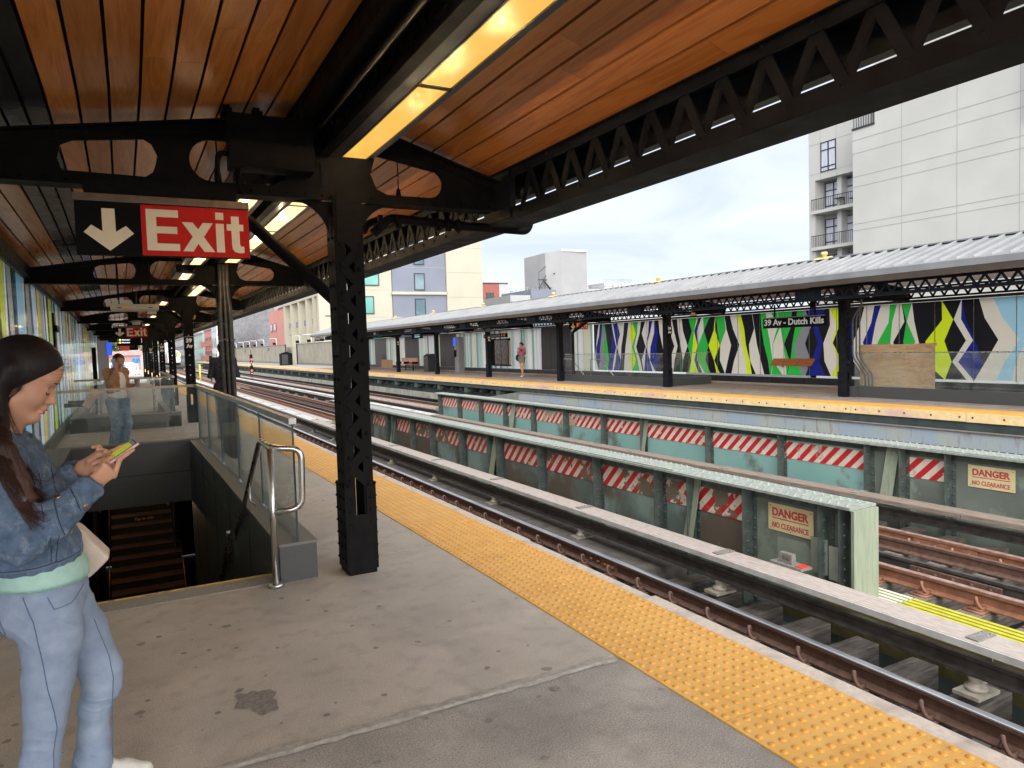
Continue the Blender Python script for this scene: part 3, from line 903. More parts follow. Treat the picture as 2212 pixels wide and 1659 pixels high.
pipe('drain_pipe', 'diagonal brown pipe leaning to a far column under the canopy', [(.62, 24.3, 2.45), (.72, 24.4, 2.42), (1.02, 24.6, 2.05), (1.08, 24.7, 1.9)], .05)
pipe('drain_pipe', 'slanting pipe at the third crossbeam of the canopy', [(.3, 18.4, 2.7), (.7, 18.4, 2.68), (1.2, 18.5, 2.3)], .04)
b = MB(); b.tube(rnd([(1.70, 5.3, 2.54), (1.60, 5.28, 2.50), (1.56, 5.25, 2.44)], .04), .03, 10)
tag(b.build('pipe_elbow', BLK, loc=(1.7, 5.3, 2.5)), 'short black pipe elbow tucked beside the first column head', 'pipe')
# cable with hanging plug in the right opening
b = MB(); b.tube([(1.80, 5.12, 3.0), (1.80, 5.12, 2.72)], .005, 6); b.tube([(1.80, 5.12, 2.74), (1.80, 5.12, 2.66)], .022, 8, radii=[.012, .028])
tag(b.build('hanging_plug', BLK, loc=(1.8, 5.12, 2.9)), 'black plug hanging on a cable in the opening right of the first column', 'plug')
b = MB(); b.tube([(.555, 5.08, 3.0), (.56, 5.08, 2.74)], .005, 6); b.tube([(.56, 5.08, 2.76), (.56, 5.08, 2.64)], .024, 8, radii=[.014, .03])
tag(b.build('hanging_plug', BLK, loc=(.56, 5.08, 2.9)), 'black plug hanging on a cable left of the black box', 'plug')

# the black control box on the beam
t = thing('junction_box', 'large black electrical box hung on the first crossbeam', 'junction box', (.88, 4.9, 2.72))
b = MB(); b.box(.60, 1.12, 4.78, 4.95, 2.73, 3.06); b.build('case', BLK, t, bevel=.004)
b = MB()
for x in (.60, .78, 1.08): b.box(x - .03, x + .03, 4.80, 4.93, 3.06, 3.09); b.box(x - .02, x + .02, 4.84, 4.90, 3.09, 3.12)
b.build('lug', BLK, t)
for k, (x, s) in enumerate(((.60, -1), (1.12, 1))):
    b = MB(); b.tube(rnd([(x, 4.86, 2.82), (x + s * .06, 4.86, 2.82), (x + s * .07, 4.9, 2.66)], .04), .016, 8); b.build('cable', BLK, t)
b = MB(); b.tube(rnd([(.65, 4.86, 2.73), (.66, 4.86, 2.62), (.70, 4.9, 2.60)], .03), .016, 8); b.build('cable', BLK, t)

# ------------------------------------------------------------------ ceiling lights
def diffuser_mat(nm, st, warm):
    return M(nm, (0.05, .05, .05), rough=.35, emit=warm, estr=st)
DIFF = diffuser_mat('light_diffuser_near', .35, (1.0, 0.51, 0.085))
DIFF2 = diffuser_mat('light_diffuser', .75, (1.0, 0.66, 0.28))
FRM = M('light_frame', (0.03, .03, .032), (0.045, .045, .047), rough=.35, scale=5)
segs = []
for k in range(-1, len(YK)):
    q = YK[k] if k >= 0 else -1.6
    nxt = YK[k + 1] if k + 1 < len(YK) else 61.6
    if k == -1: segs += [(-1.3, .40), (.44, 1.94), (1.98, 3.48), (3.52, 5.02)]
    else:
        a = q + .30
        while a + 1.5 < nxt + .1:
            segs.append((a, a + 1.48)); a += 1.52
def light(x0, x1, z, y0, y1, label, near):
    t = thing('ceiling_light', label, 'ceiling light', ((x0 + x1) / 2 - bnd(y0), y0, z), group='strip lights under the near canopy')
    b = MB()
    b.lbox(x0 - .10, x0 - .012, y0 - .02, y1 + .02, z + .0, z + .03); b.lbox(x1 + .012, x1 + .045, y0 - .02, y1 + .02, z, z + .03)
    b.lbox(x0 - .012, x0, y0, y1, z - .004, z + .06); b.lbox(x1, x1 + .012, y0, y1, z - .004, z + .06)
    b.lbox(x0, x1, y0 - .018, y0 - .001, z - .002, z + .06); b.lbox(x0, x1, y1 + .001, y1 + .018, z - .002, z + .06)
    b.lbox(x0 - .09, x1 + .04, y0, y1, z + .062, z + .14)
    b.bend().build('frame', FRM, t)
    b = MB(); b.lbox(x0 + .001, x1 - .001, y0, y1, z + .004, z + .02); b.bend().build('diffuser', DIFF if near else DIFF2, t)
    n = 3 if near else 1
    for k in range(n):
        ld = bpy.data.lights.new('lamp_glow', 'POINT'); ld.energy = (1.5 if near else 3.5) * ((y1 - y0) / 1.5); ld.color = (1, .70, .38); ld.shadow_soft_size = 0
        lo_ = bpy.data.objects.new('lamp_glow', ld); COL.objects.link(lo_); lo_.parent = t
        yy = y0 + (y1 - y0) * (k + .5) / n; lo_.location = ((x0 + x1) / 2 - bnd(yy) - t.location.x, yy - t.location.y, -.02)
for k, (a, c) in enumerate(segs):
    if k < 2: lab = 'glowing ceiling light panel almost overhead, number %s of the strip from the viewer' % ORD[k]
    elif k == 2: lab = 'wide glowing amber light panel cut by the top of the photo'
    elif k == 3: lab = 'short amber light panel ending right above the first column'
    else: lab = 'glowing ceiling panel beyond the first column, %s panel of the %s bay' % (ORD[(k - 4) % 4], ORD[(k - 4) // 4])
    light(1.36, 1.53, 2.90, a, c, lab, k < 4)
for k, (a, c) in enumerate(((5.9, 7.0), (9.7, 11.0), (12.2, 13.7), (18.7, 20.0), (25.2, 26.5), (31.8, 33.3))):
    light(.86, 1.00, 2.82, a, c, 'separate light left of the main strip, %s from the black box' % ORD[k], False)

# ------------------------------------------------------------------ signs and fittings
RED = M('sign_red', (0.56, 0.012, 0.006), (0.62, 0.016, 0.008), rough=.5, scale=20, spec=.15)
CREAM = M('sign_cream', (0.84, 0.72, 0.52), (0.88, .76, .56), rough=.4, scale=10)
SBLK = M('sign_black', (0.005, 0.005, 0.0055), rough=.6, spec=.08)
WHT = M('sign_white', (0.75, 0.76, 0.76), rough=.45)
def exit_letters(w, h):
    """Exit in bold grotesque strokes, as polygons in a w x h field"""
    P = []
    def s(pts): P.append([[(x * w, y * h) for x, y in p] for p in pts])
    s([[(0, 0), (.325, 0), (.325, .175), (.10, .175), (.10, .42), (.305, .42), (.305, .59), (.10, .59), (.10, .82), (.32, .82), (.32, 1), (0, 1)]])
    s([[(.355, .0), (.46, .0), (.515, .195), (.575, 0), (.685, 0), (.575, .37), (.675, .72), (.57, .72), (.52, .555), (.465, .72), (.355, .72), (.46, .37)]])
    s([[(.705, 0), (.79, 0), (.79, .72), (.705, .72)]]); s([[(.705, .82), (.79, .82), (.79, 1), (.705, 1)]])
    s([[(.87, .20), (.87, .56), (.82, .56), (.82, .72), (.87, .72), (.87, .92), (.955, .92), (.955, .72), (1.0, .72), (1.0, .56), (.955, .56), (.955, .22), (.965, .165), (1.0, .16), (1.0, .005), (.955, -.01), (.90, .02), (.875, .09)]])
    return P
def exit_sign(xl, w, y, zb, h, label):
    t = thing('exit_sign', label, 'exit sign', (xl + w / 2, y, zb), group='red exit signs')
    b = MB(); b.box(xl, xl + w, y, y + .05, zb, zb + h); b.build('panel', SBLK, t)
    ax = .357 * w
    b = MB(); b.box(xl + ax, xl + w - .002, y - .004, y, zb + .003, zb + h - .003); b.build('red_field', RED, t)
    b = MB()
    for poly in exit_letters(w - ax - .065 * w, h * .80):
        b.plate(poly, lambda a, c, d: (xl + ax + .028 * w + a, y - .0065 + d, zb + h * .11 + c), .004)
    cx = xl + ax * .5; s = h
    A = [(-.035, .88), (.035, .88), (.035, .40), (.10, .50), (.145, .42), (0, .08), (-.145, .42), (-.10, .50), (-.035, .40)]
    A = [(-.11, .88), (.11, .88), (.115, .44), (.29, .56), (.42, .42), (0, .08), (-.42, .42), (-.29, .56), (-.11, .44)]
    b.plate([[(q[0] * s, q[1] * s) for q in A]], lambda a, c, d: (cx + a, y - .0035 + d, zb + c), .004)
    b.build('lettering', CREAM, t)
    b = MB(); b.box(xl - .005, xl + w + .002, y - .02, y + .07, zb + h + .001, zb + h + .045); b.build('header', M('sign_header', (.10, .07, .05), (.14, .10, .07), rough=.3, metal=.8, scale=20), t)
    b = MB()
    for q in (.15, .35, .5, .78): b.box(xl + w * q - .012, xl + w * q + .012, y + .01, y + .04, zb + h + .046, zb + h + .10)
    b.build('hanger', BLK, t)
exit_sign(-.25, .955, 4.88, 2.172, .308, 'big red exit sign with down arrow hung right over the near stairs')
exit_sign(-.47, .955, 25.8, 2.18, .31, 'smaller red exit sign above the black departure display')
b = MB(); b.box(-.20, .64, 4.90, 4.96, 2.535, 2.62); tag(b.build('sign_beam', BLK, loc=(.2, 4.9, 2.55)), 'black channel carrying the big exit sign', 'bracket')

def av_plate(x, y, z, label, grp, s=.2, h=.26):
    t = thing('street_plate', label, 'sign', (x, y, z), group=grp)
    b = MB(); b.box(x - s / 2, x + s / 2, y - .006, y, z, z + h * 1.12); b.build('plate', SBLK, t)
    b = MB()
    text(b, '39', .1, lambda a, c, d: (x - s * .34 + a, y - .0085 + d, z + h * .56 + c), offset=.004, width=s * .62, height=h * .38)
    text(b, 'Av', .1, lambda a, c, d: (x - s * .34 + a, y - .0085 + d, z + h * .08 + c), offset=.004, width=s * .68, height=h * .38)
    b.box(x - s / 2, x + s / 2, y - .009, y - .0065, z + h * 1.07, z + h * 1.09)
    b.build('lettering', WHT, t)
for k, lb in ((2, 'black 39 Av plate on the latticed column behind the cross rail'), (4, 'black 39 Av plate on the fifth near-platform column'), (6, 'tiny 39 Av plate on the seventh near-platform column')):
    av_plate(1.36 - bnd(YK[k]), YK[k] - .13, 1.70, lb, '39 Av plates')

# departure display
t = thing('departure_display', 'black two-line departure screen under the smaller exit sign', 'display', (-.05, 26.1, 1.93))
b = MB(); b.box(-.40, .36, 26.0, 26.2, 1.92, 2.16); b.build('case', SBLK, t)
b = MB(); TXT = emat('screen_white', (.75, .8, .85), .7)
for r, (n1, dst, mn) in enumerate((('1', 'Manhattan', '2'), ('5', 'Manhattan', '7'))):
    z = 2.085 - r * .085
    text(b, n1, .05, lambda a, c, d: (-.37 + a, 25.994 + d, z + c), height=.035)
    text(b, dst, .05, lambda a, c, d: (-.25 + a, 25.994 + d, z + c), height=.04, offset=.001, width=.22)
    text(b, mn, .05, lambda a, c, d: (.29 + a, 25.994 + d, z + c), height=.05)
b.build('lettering', TXT, t)
b = MB()
for r, (q) in enumerate(('N', 'W')):
    z = 2.105 - r * .085
    b.tube([(-.305, 25.996, z), (-.305, 25.99, z)], .03, 14)
b.build('route_bullet', emat('screen_yellow', (.8, .75, .1), .7), t)
t = thing('service_screen', 'dark red advice screen hung beyond the departure display', 'screen', (-.1, 30, 1.85))
b = MB(); b.box(-.40, .22, 30, 30.08, 1.80, 1.97); b.build('case', SBLK, t)
b = MB(); b.box(-.38, -.06, 29.994, 30, 1.81, 1.96); b.build('red_panel', emat('screen_red', (.22, .015, .012), .6), t)
b = MB(); text(b, 'No', .1, lambda a, c, d: (-.25 + a, 29.99 + d, 1.85 + c), height=.09, offset=.002); text(b, 'Pick up', .1, lambda a, c, d: (-.03 + a, 29.99 + d, 1.9 + c), height=.04)
b.build('lettering', M('dim_letter', (.4, .16, .12), rough=.5), t)
# heater and camera
CRM = M('cream_enamel', (0.42, .36, .29), (0.5, .44, .36), rough=.4, scale=6)
t = thing('platform_heater', 'long cream heater hung from two rods above the stairwell', 'heater', (.06, 8.5, 2.1))
b = MB(); b.box(-.17, .28, 8.5, 8.68, 2.055, 2.115); b.box(-.165, .275, 8.49, 8.69, 2.045, 2.054); b.build('body', CRM, t, bevel=.004)
b = MB(); b.prof([(-.17, 2.117), (.05, 2.117), (.02, 2.17), (-.14, 2.17)], 8.69, 8.80, cuts=False); b.build('reflector', M('heater_white', (.55, .55, .52), rough=.3), t)
b = MB(); b.box(.17, .255, 8.52, 8.62, 2.012, 2.044); b.build('thermostat', CRM, t)
b = MB()
for x in (-.09, .20): b.tube([(x, 8.59, 2.1), (x, 8.59, 2.85)], .007, 6); b.box(x - .02, x + .02, 8.49, 8.5, 2.075, 2.082)
b.build('rod', BLK, t)
b = MB(); b.box(-.06, -.01, 8.487, 8.49, 2.072, 2.09); b.build('sticker', M('sticker_yellow', (.7, .5, .05), rough=.5), t)
t = thing('security_camera', 'white camera housing hanging from a dark stem before the smaller exit sign', 'camera', (.09, 13, 2.1))
b = MB(); b.tube([(.09, 13, 2.6), (.09, 13, 2.15)], .03, 10); b.build('stem', BLK, t)
b = MB(); b.tube([(.09, 13, 2.145), (.09, 13, 2.125)], .11, 16, radii=[.03, .11]); b.build('hood', M('camera_grey', (.25, .25, .25), rough=.5), t)
b = MB(); b.tube([(.09, 13, 2.123), (.09, 13, 2.075)], .06, 14, radii=[.065, .055]); b.build('lens_housing', CRM, t)
t = thing('help_point', 'white help pillar with blue panel at the end of the mural wall', 'help point', (-.75, 24, 0))
b = MB(); b.box(-.88, -.60, 24, 24.2, 0, 2.05); b.build('pillar', M('pillar_grey', (.42, .43, .44), rough=.4), t)
b = MB(); b.box(-.64, -.50, 23.95, 23.998, 1.62, 2.0); b.build('blue_panel', emat('help_blue', (.02, .09, .6), .45), t)
b = MB(); b.box(-.98, -.885, 23.0, 23.4, 0, 1.85); tag(b.build('machine_cabinet', SBLK, loc=(-.93, 23.2, 0)), 'tall black cabinet against the mural wall beside the help pillar', 'cabinet')

# ------------------------------------------------------------------ left glass mural wall
t = thing('glass_wall', 'tall glass wall with vertical coloured bands left of the near platform', 'glass wall', (-1.1, 8, 0))
b = MB(); b.lbox(-1.17, -1.04, 1.0, 48, 2.66, 2.80); b.bend().build('top_rail', BLK, t)
b = MB(); b.lbox(-1.30, -1.14, 1, 48, -.3, .28); b.bend().build('kerb', GRAN, t)
zlev = [.29, .9, 1.7, 2.655]
bandcols = {'band_sky': (.30, .58, .78), 'band_cream': (.74, .70, .62), 'band_white': (.80, .84, .84), 'band_lime': (.58, .64, .04), 'band_yellow': (.80, .58, .06),
        'band_red': (.62, .035, .03), 'band_grey': (.36, .37, .37), 'band_navy': (.03, .04, .16), 'band_pale_blue': (.58, .70, .86), 'band_teal': (.10, .30, .42), 'band_dark': (.012, .013, .018)}
BM = [lit_glass(k, v, tr=.5) if k not in ('band_dark', 'band_navy') else M(k, v, rough=.12, spec=.6) for k, v in bandcols.items()]
rs = random.Random(21); b = MB(); last = [10]
def pick(k):
    c = 10 if (last[0] != 10 and rs.random() < .72) else rs.choices(range(10), (3, 5, 4.5, 1.7, 1.3, 1.2, 2.5, 1.6, 3, 1.4))[0]
    last[0] = c; return c
zigs(b, -1.13, 1.3, 47, zlev, pick, lambda y: rs.choice((.10, .16, .24, .36, .5)) * rs.uniform(.8, 1.2), lambda y: .10, rs, drift=.09)
b.bend().build('colour_bands', BM, t)
CLR = glass('wall_clear_glass', tint=(.95, .97, .97), base=.05, mul=.45)
y = 1.2
while y < 47.5:
    gp = MB(); gp.lbox(-1.112, -1.102, y, y + 1.43, .29, 2.655); gp.bend().build('glass_panel', CLR, t); y += 1.45
b = MB(); b.box(-1.06, -1.02, 13.4, 13.8, 2.0, 2.1)
b.box(-1.09, -1.06, 13.5, 13.7, 1.6, 2.3)
tag(b.build('wall_speaker', BLK, loc=(-1.05, 13.6, 1.9)), 'black fitting fixed on the glass mural wall', 'fitting')
# wooden end block on the cross-rail side of the wall
t = thing('bench_end', 'tilted wooden leaning-rail end seen through the balustrade glass', 'leaning rail', (-.62, 12.6, .9))
b = MB(); M3 = Matrix.Rotation(R(32), 3, 'Y')
b.obox((-.62, 13.6, .90), (.11, 1.6, .20), M3); b.build('board', M('bench_wood_pale', (.42, .30, .24), (.52, .38, .30), rough=.5, scale=6, stretch=(8, .6, 8)), t)
b = MB(); b.box(-.98, -.66, 13.2, 13.26, .80, .86); b.box(-.98, -.66, 14.0, 14.06, .80, .86); b.build('bracket', BLK, t)

# far end of the platform: shed, railing, far roofs
t = thing('end_shed', 'small red roofed shed at the far end of the near platform', 'shed', (-1, 96, 0))
b = MB(); b.box(-3.2, .9, 96, 99, .0, 1.7); b.build('wall', M('shed_brick', (.30, .19, .18), (.38, .25, .23), rough=.8, scale=8), t)
b = MB(); b.box(-3.4, 1.1, 95.8, 99.2, 1.7, 2.2); b.build('roof', M('shed_roof', (.42, .22, .21), (.50, .28, .26), rough=.6, scale=3), t)
t = thing('end_cabinet', 'white boxes standing before the red roofed shed', 'cabinet', (-1.1, 92, 0))
b = MB(); b.box(-2.3, .3, 93, 93.5, 0, .9); b.build('body', WHT, t)
b = MB(); b.box(-2.2, -1.7, 92.98, 93, .2, .7); b.box(-1.3, -.7, 92.98, 93, .15, .65); b.build('marking', M('marking_blue', (.05, .15, .5), rough=.5), t)
t = thing('platform_lamp', 'small dark lamp on a thin pole above the far end of the platform', 'lamp', (.45, 60, 0))
b = MB(); b.tube([(.75, 60, 0), (.75, 60, 3.0), (.3, 60, 3.1)], .03, 8); b.build('pole', BLK, t)
b = MB(); b.tube([(.3, 60, 3.08), (.3, 60, 2.9)], .2, 10, radii=[.06, .22]); b.build('shade', BLK, t)
t = thing('ramp', 'grey ramp with yellow edge rising at the far end of the near platform', 'ramp', (1.5, 112, 0))
b = MB(); b.prof([(.7, 0), (2.7, 0), (2.7, .0), (.7, .0)], 110, 111, cuts=False) if False else None
b.add([(0.2, 110, 0), (2.2, 110, 0), (1.4, 180, 3.2), (-.6, 180, 3.2), (0.2, 110, -1), (2.2, 110, -1), (1.4, 180, 2.2), (-.6, 180, 2.2)], [(0, 1, 2, 3), (0, 4, 5, 1), (1, 5, 6, 2), (0, 3, 7, 4)])
b.build('deck', CONC3, t)
# ------------------------------------------------------------------ tracks
RAILH = M('rail_head_polished', (0.80, .80, .81), (0.9, .9, .9), rough=.30, rough2=.42, metal=1, scale=20, stretch=(1, .1, 1))
RUST = M('rail_rust', (0.085, 0.045, 0.033), (0.14, 0.075, 0.053), rough=.8, scale=14, bump=.25, bscale=80)
RUST2 = M('rail_rust_orange', (0.20, 0.085, 0.045), (0.29, 0.13, 0.075), rough=.8, scale=10, bump=.25, bscale=80)
RUSTH = M('rail_rust_head', (0.30, .17, .13), (0.42, .30, .26), rough=.5, metal=.4, scale=12)
TIE = M('tie_timber', (0.045, 0.038, 0.033), (0.12, 0.105, 0.092), rough=.9, scale=7, stretch=(.6, 4, 4), bump=.5, bscale=30)
TIE2 = M('tie_timber_grey', (0.085, 0.07, 0.058), (0.22, 0.19, 0.16), rough=.9, scale=7, stretch=(.6, 5, 5), bump=.5, bscale=30)
IRON = M('track_iron', (0.035, .032, .030), (0.075, .066, .06), rough=.65, scale=9, metal=.2, bump=.2)
COVW = M('cover_board_pale', (0.33, 0.28, 0.25), (0.43, .375, .34), rough=.75, scale=18, detail=10, stretch=(3, .6, 3), col3=(.26, .22, .19), s3=6, lo3=.55, hi3=.75)
COVB = M('cover_board_brown', (0.15, .115, .088), (0.27, .22, .18), rough=.85, scale=9, detail=8, stretch=(9, .5, 9), bump=.5, bscale=12)
COVF = M('cover_board_white', (0.42, .41, .40), (.54, .53, .51), rough=.6, scale=6)
PORC = M('insulator_porcelain', (0.30, .28, .23), (0.40, .37, .31), rough=.35, scale=14)
GRNST = M('green_steel', (0.060, 0.078, 0.072), (0.095, 0.118, 0.108), rough=.6, scale=5, detail=8, bump=.12)
ZT = -1.10
def rail_prof(xc):
    return [(xc - .07, ZT - .17), (xc + .07, ZT - .17), (xc + .07, ZT - .155), (xc + .012, ZT - .13), (xc + .012, ZT - .045), (xc + .036, ZT - .035), (xc + .036, ZT - .006),
            (xc + .028, ZT), (xc - .028, ZT), (xc - .036, ZT - .006), (xc - .036, ZT - .035), (xc - .012, ZT - .045), (xc - .012, ZT - .13), (xc - .07, ZT - .155)]
def make_rail(t, xc, y0, y1, body, head):
    b = MB(); b.prof(rail_prof(xc), y0, y1, 0); b.prof([(xc - .0375, ZT - .010), (xc + .0375, ZT - .010), (xc + .0365, ZT + .001), (xc + .027, ZT + .003), (xc - .027, ZT + .003), (xc - .0365, ZT + .001)], y0, y1, 1)
    b.bend().build('rail', [body, head], t)
def clip_mb(xc, side):
    """tie plate with a curled spring clip, origin at the tie"""
    b = MB(); 
    x0, x1 = sorted((side * .06, side * .20))
    b.box(x0, x1, -.10, .10, ZT - .185, ZT - .172); 
    x0, x1 = sorted((side * .075, side * .16)); b.box(x0, x1, -.07, .07, ZT - .171, ZT - .155)
    P = []
    for i in range(13):
        a = R(-60 + 300 * i / 12)
        P.append((side * (.105 + .0 * i) + side * .036 * math.cos(a), -.05 + .10 * i / 12 + .03 * math.sin(a) * .3, ZT - .105 + .050 * math.sin(a)))
    b.tube([(side * .05, -.05, ZT - .145)] + P + [(side * .05, .05, ZT - .145)], .0165, 6)
    b.move((xc, 0, 0))
    return b
CNDT = M('conductor_highlight', (.16, .155, .15), (.28, .27, .26), rough=.4, metal=.6, scale=8)
BRKT = M('bracket_grey', (.16, .15, .14), (.24, .23, .21), rough=.6, scale=30)
def railway(xa, xb, label, body, head, y0, y1, tiemat, tx0, tx1, clips, pitch=.56, seed=1):
    t = thing('railway_track', label, 'railway track', ((xa + xb) / 2, 0, ZT - .3), group='railway tracks')
    make_rail(t, xa, y0, y1, body, head); make_rail(t, xb, y0, y1, body, head)
    protos = []
    rs = random.Random(seed)
    for v in range(3):
        b = MB(); n = 6; x0, x1 = tx0 + rs.uniform(-.05, .05), tx1 + rs.uniform(-.08, .04)
        b.box(x0, x1, -.12 + rs.uniform(-.01, .01), .12 + rs.uniform(-.01, .01), ZT - .40, ZT - .186)
        b.move((-(xa + xb) / 2, 0, 0))
        o = b.build('tie', tiemat, t, world=False, bevel=.01); o.location = (0, 0, .3 - ZT)
        protos.append(o)
    cps = []
    for xc in (xa, xb):
        for s in (-1, 1):
            q = clip_mb(xc, s); q.move((-(xa + xb) / 2, 0, 0)); q.smooth = [True] * len(q.f); cps.append(q.build('rail_fastener', RUST if body is RUST else RUST2, None, world=False))
    y = y0 + .3; k = 0
    while y < y1:
        if k < 98:
            o = protos[k % 3] if k < 3 else protos[k % 3].copy()
            if k >= 3: COL.objects.link(o)
            o.parent = t
            o.location = (-bnd(y), y, .3 - ZT); o.rotation_euler = (0, 0, rs.uniform(-.012, .012))
            if k < clips:
                for cp0 in cps: c = cp0.copy(); COL.objects.link(c); c.parent = o
        y += pitch; k += 1
        if k >= 98: break
    for cp0 in cps: bpy.data.objects.remove(cp0)
    b = MB()
    while y < min(y1, 160):
        b.box(tx0 - bnd(y), tx1 - bnd(y), y - .12, y + .12, ZT - .40, ZT - .186); y += pitch
    if b.v: o = b.build('distant_ties', tiemat, t); o['kind'] = 'stuff'
    return t
t1 = railway(3.685, 5.12, 'nearest track with one shiny silver rail beside the platform edge', RUST, RAILH, 1.2, 220, TIE, 3.1, 5.95, 45, seed=2)
t2 = railway(7.58, 9.06, 'middle track with rusty brown rails between the two plate girders', RUST2, RUSTH, 2.2, 240, TIE2, 6.95, 10.0, 30, seed=5)
t3 = railway(11.6, 13.05, 'far track below the opposite platform', RUST, RUSTH, 12, 240, TIE2, 10.9, 13.6, 10, seed=8)

# joint bars
def joint(name, label, xc, y, side, L_=.62):
    b = MB(); x0, x1 = sorted((xc + side * .013, xc + side * .045))
    b.prof([(x0, ZT - .145), (x1, ZT - .14), (x1, ZT - .05), (x0, ZT - .045)], y - L_ / 2, y + L_ / 2, cuts=False)
    for k in range(4): b.tube([(x1 if side > 0 else x0, y - L_ / 2 + .08 + k * (L_ - .16) / 3, ZT - .095), ((x1 if side > 0 else x0) + side * .03, y - L_ / 2 + .08 + k * (L_ - .16) / 3, ZT - .095)], .02, 6)
    tag(b.build(name, RUST2, loc=(xc, y, ZT)), label, 'joint bar')
joint('joint_bar', 'rusty bolted joint bar on the shiny rail beside the platform edge', 5.12, 7.35, -1)
joint('joint_bar', 'orange bolted joint bar on the far rusty rail of the middle track', 9.06, 5.45, -1, .8)
# inner guard rails of the middle track
t = thing('guard_rail', 'dull guard rail pair lying inside the middle track', 'guard rail', (8.25, 2, ZT))
for x in (8.02, 8.72):
    b = MB(); b.prof([(x - .07, ZT - .17), (x + .07, ZT - .17), (x + .07, ZT - .155), (x + .012, ZT - .13), (x + .012, ZT - .055), (x + .034, ZT - .045), (x + .034, ZT - .012), (x - .034, ZT - .012), (x - .034, ZT - .045), (x - .012, ZT - .055), (x - .012, ZT - .13), (x - .07, ZT - .155)], 2.2, 60)
    b.bend().build('rail', IRON if x < 8.3 else RUST, t)
b = MB(); b.prof([(8.035, ZT - .15), (8.07, ZT - .15), (8.07, ZT - .06), (8.035, ZT - .06)], 4.2, 5.2, cuts=False)
b.move((-.09, 0, 0))
for k in range(5): b.dome((7.945, 4.3 + k * .2, ZT - .1), .022, .018, (-1, 0, 0), n=8)
b.build('joint_plate', RUST, t)
# timber-spacing angle right of the shiny rail, with its bolts
b = MB(); b.lbox(5.26, 5.34, 1.5, 40, ZT - .182, ZT - .172)
for k in range(60): b.dome((5.30 - bnd(1.7 + k * .28), 1.7 + k * .28, ZT - .172), .014, .016, n=6) if k % 2 == 0 else b.dome((5.30 - bnd(1.7 + k * .28), 1.7 + k * .28, ZT - .1718), .012, .001, n=6)
tag(b.build('tie_strap', IRON, loc=(5.3, 2, ZT - .18)), 'dark bolted steel strap running over the ties right of the shiny rail', 'strap')
b = MB(); b.lbox(7.02, 7.10, 1.5, 4.5, ZT - .182, ZT - .168); b.lbox(7.02, 7.10, 4.75, 5.3, ZT - .182, ZT - .168)
for k in range(12): b.dome((7.06, 1.8 + k * .25, ZT - .168), .013, .01, n=6)
tag(b.build('tie_strap', RUST, loc=(7.06, 2, ZT - .18)), 'rusty perforated strap over the ties left of the middle track', 'strap')
# dark walkway plate between rail and third rail
b = MB(); b.lbox(5.24, 6.05, 6.9, 60, ZT - .16, ZT - .12); b.lbox(5.24, 6.05, 6.88, 6.895, ZT - .30, ZT - .12)
PLATE = M('walk_plate', (0.085, .078, .072), (0.15, .138, .125), rough=.75, scale=6, detail=10, col3=(.24, .22, .2), s3=22, lo3=.66, hi3=.72, bump=.2)
tag(b.bend().build('walkway_plate', PLATE, loc=(5.6, 7, ZT)), 'flat dark walkway plate between the shiny rail and the third rail', 'walkway')

# third rails
def third_rail(label, xc, y0, y1, zc, covmats, y0ins, grp='third rails', flip=1):
    t = thing('third_rail', label, 'third rail', (xc, y0, ZT), group=grp)
    for (a, c, m_) in covmats:
        b = MB(); b.lbox(xc - .14, xc + .15, a, c, zc - .045, zc); b.bend().build('cover_board', m_, t)
        b = MB(); b.lbox(xc - .16, xc - .142, a, c, zc - .06, zc - .002); b.bend().build('edge_strip', COVF if m_ is not COVB else COVB, t)
    b = MB(); xr = xc - .04 * flip
    b.prof([(xr - .06, zc - .285), (xr + .06, zc - .285), (xr + .06, zc - .27), (xr + .014, zc - .25), (xr + .014, zc - .195), (xr + .032, zc - .18), (xr + .032, zc - .152), (xr - .032, zc - .152), (xr - .032, zc - .18), (xr - .014, zc - .195), (xr - .014, zc - .25), (xr - .06, zc - .27)], y0, y1)
    b.lbox(xr - .030, xr + .030, y0, y1, zc - .1515, zc - .149, 1); b.lbox(xr - .030, xr - .016, y0, y1, zc - .262, zc - .258, 1)  # pale strips painted as highlights along the conductor
    b.bend().build('conductor', [IRON, CNDT], t)
    y = y0ins
    pb = MB(); pb.tube([(0, 0, zc - .40), (0, 0, zc - .37), (0, 0, zc - .369), (0, 0, zc - .33), (0, 0, zc - .30), (0, 0, zc - .285)], .05, 14, radii=[.08, .08, .055, .05, .062, .05])
    pb.box(-.14, .14, -.10, .10, zc - .43, zc - .402); pb.box(.0, .17, -.025, .025, zc - .37, zc - .355)
    first = None
    bb = MB(); bb.box(.135, .15, -.02, .02, zc - .40, zc - .046); bb.box(-.10, .14, -.05, .05, zc + .001, zc + .012)
    for s in (-.03, .03): bb.dome((.05, s, zc + .012), .01, .014, n=6); bb.dome((.10, s, zc + .012), .01, .014, n=6)
    o1 = pb.build('insulator', PORC, t, world=False); o2 = bb.build('bracket', BRKT, t, world=False)
    off = Vector((xc - xc, -y0, -ZT))
    n = 0
    while y < min(y1, 55):
        if n == 0: a1, a2 = o1, o2
        else:
            a1 = o1.copy(); a2 = o2.copy(); COL.objects.link(a1); COL.objects.link(a2)
        a1.location = (-bnd(y) - .04 * flip, y - y0, -ZT); a2.location = (-bnd(y), y - y0, -ZT)
        y += 2.72; n += 1
third_rail('third rail under a pale pinkish cover board beside the shiny rail', 5.67, 1.8, 90, -.80, [(1.8, 4.12, COVW), (4.124, 9.9, COVW), (9.904, 25, COVW), (25, 90, COVF)], 3.15)
third_rail('third rail under a weathered brown timber beyond the middle track', 9.72, 3.2, 120, -.845, [(3.2, 5.55, COVB), (5.56, 24, COVB), (24, 120, COVF)], 4.45, flip=-1)
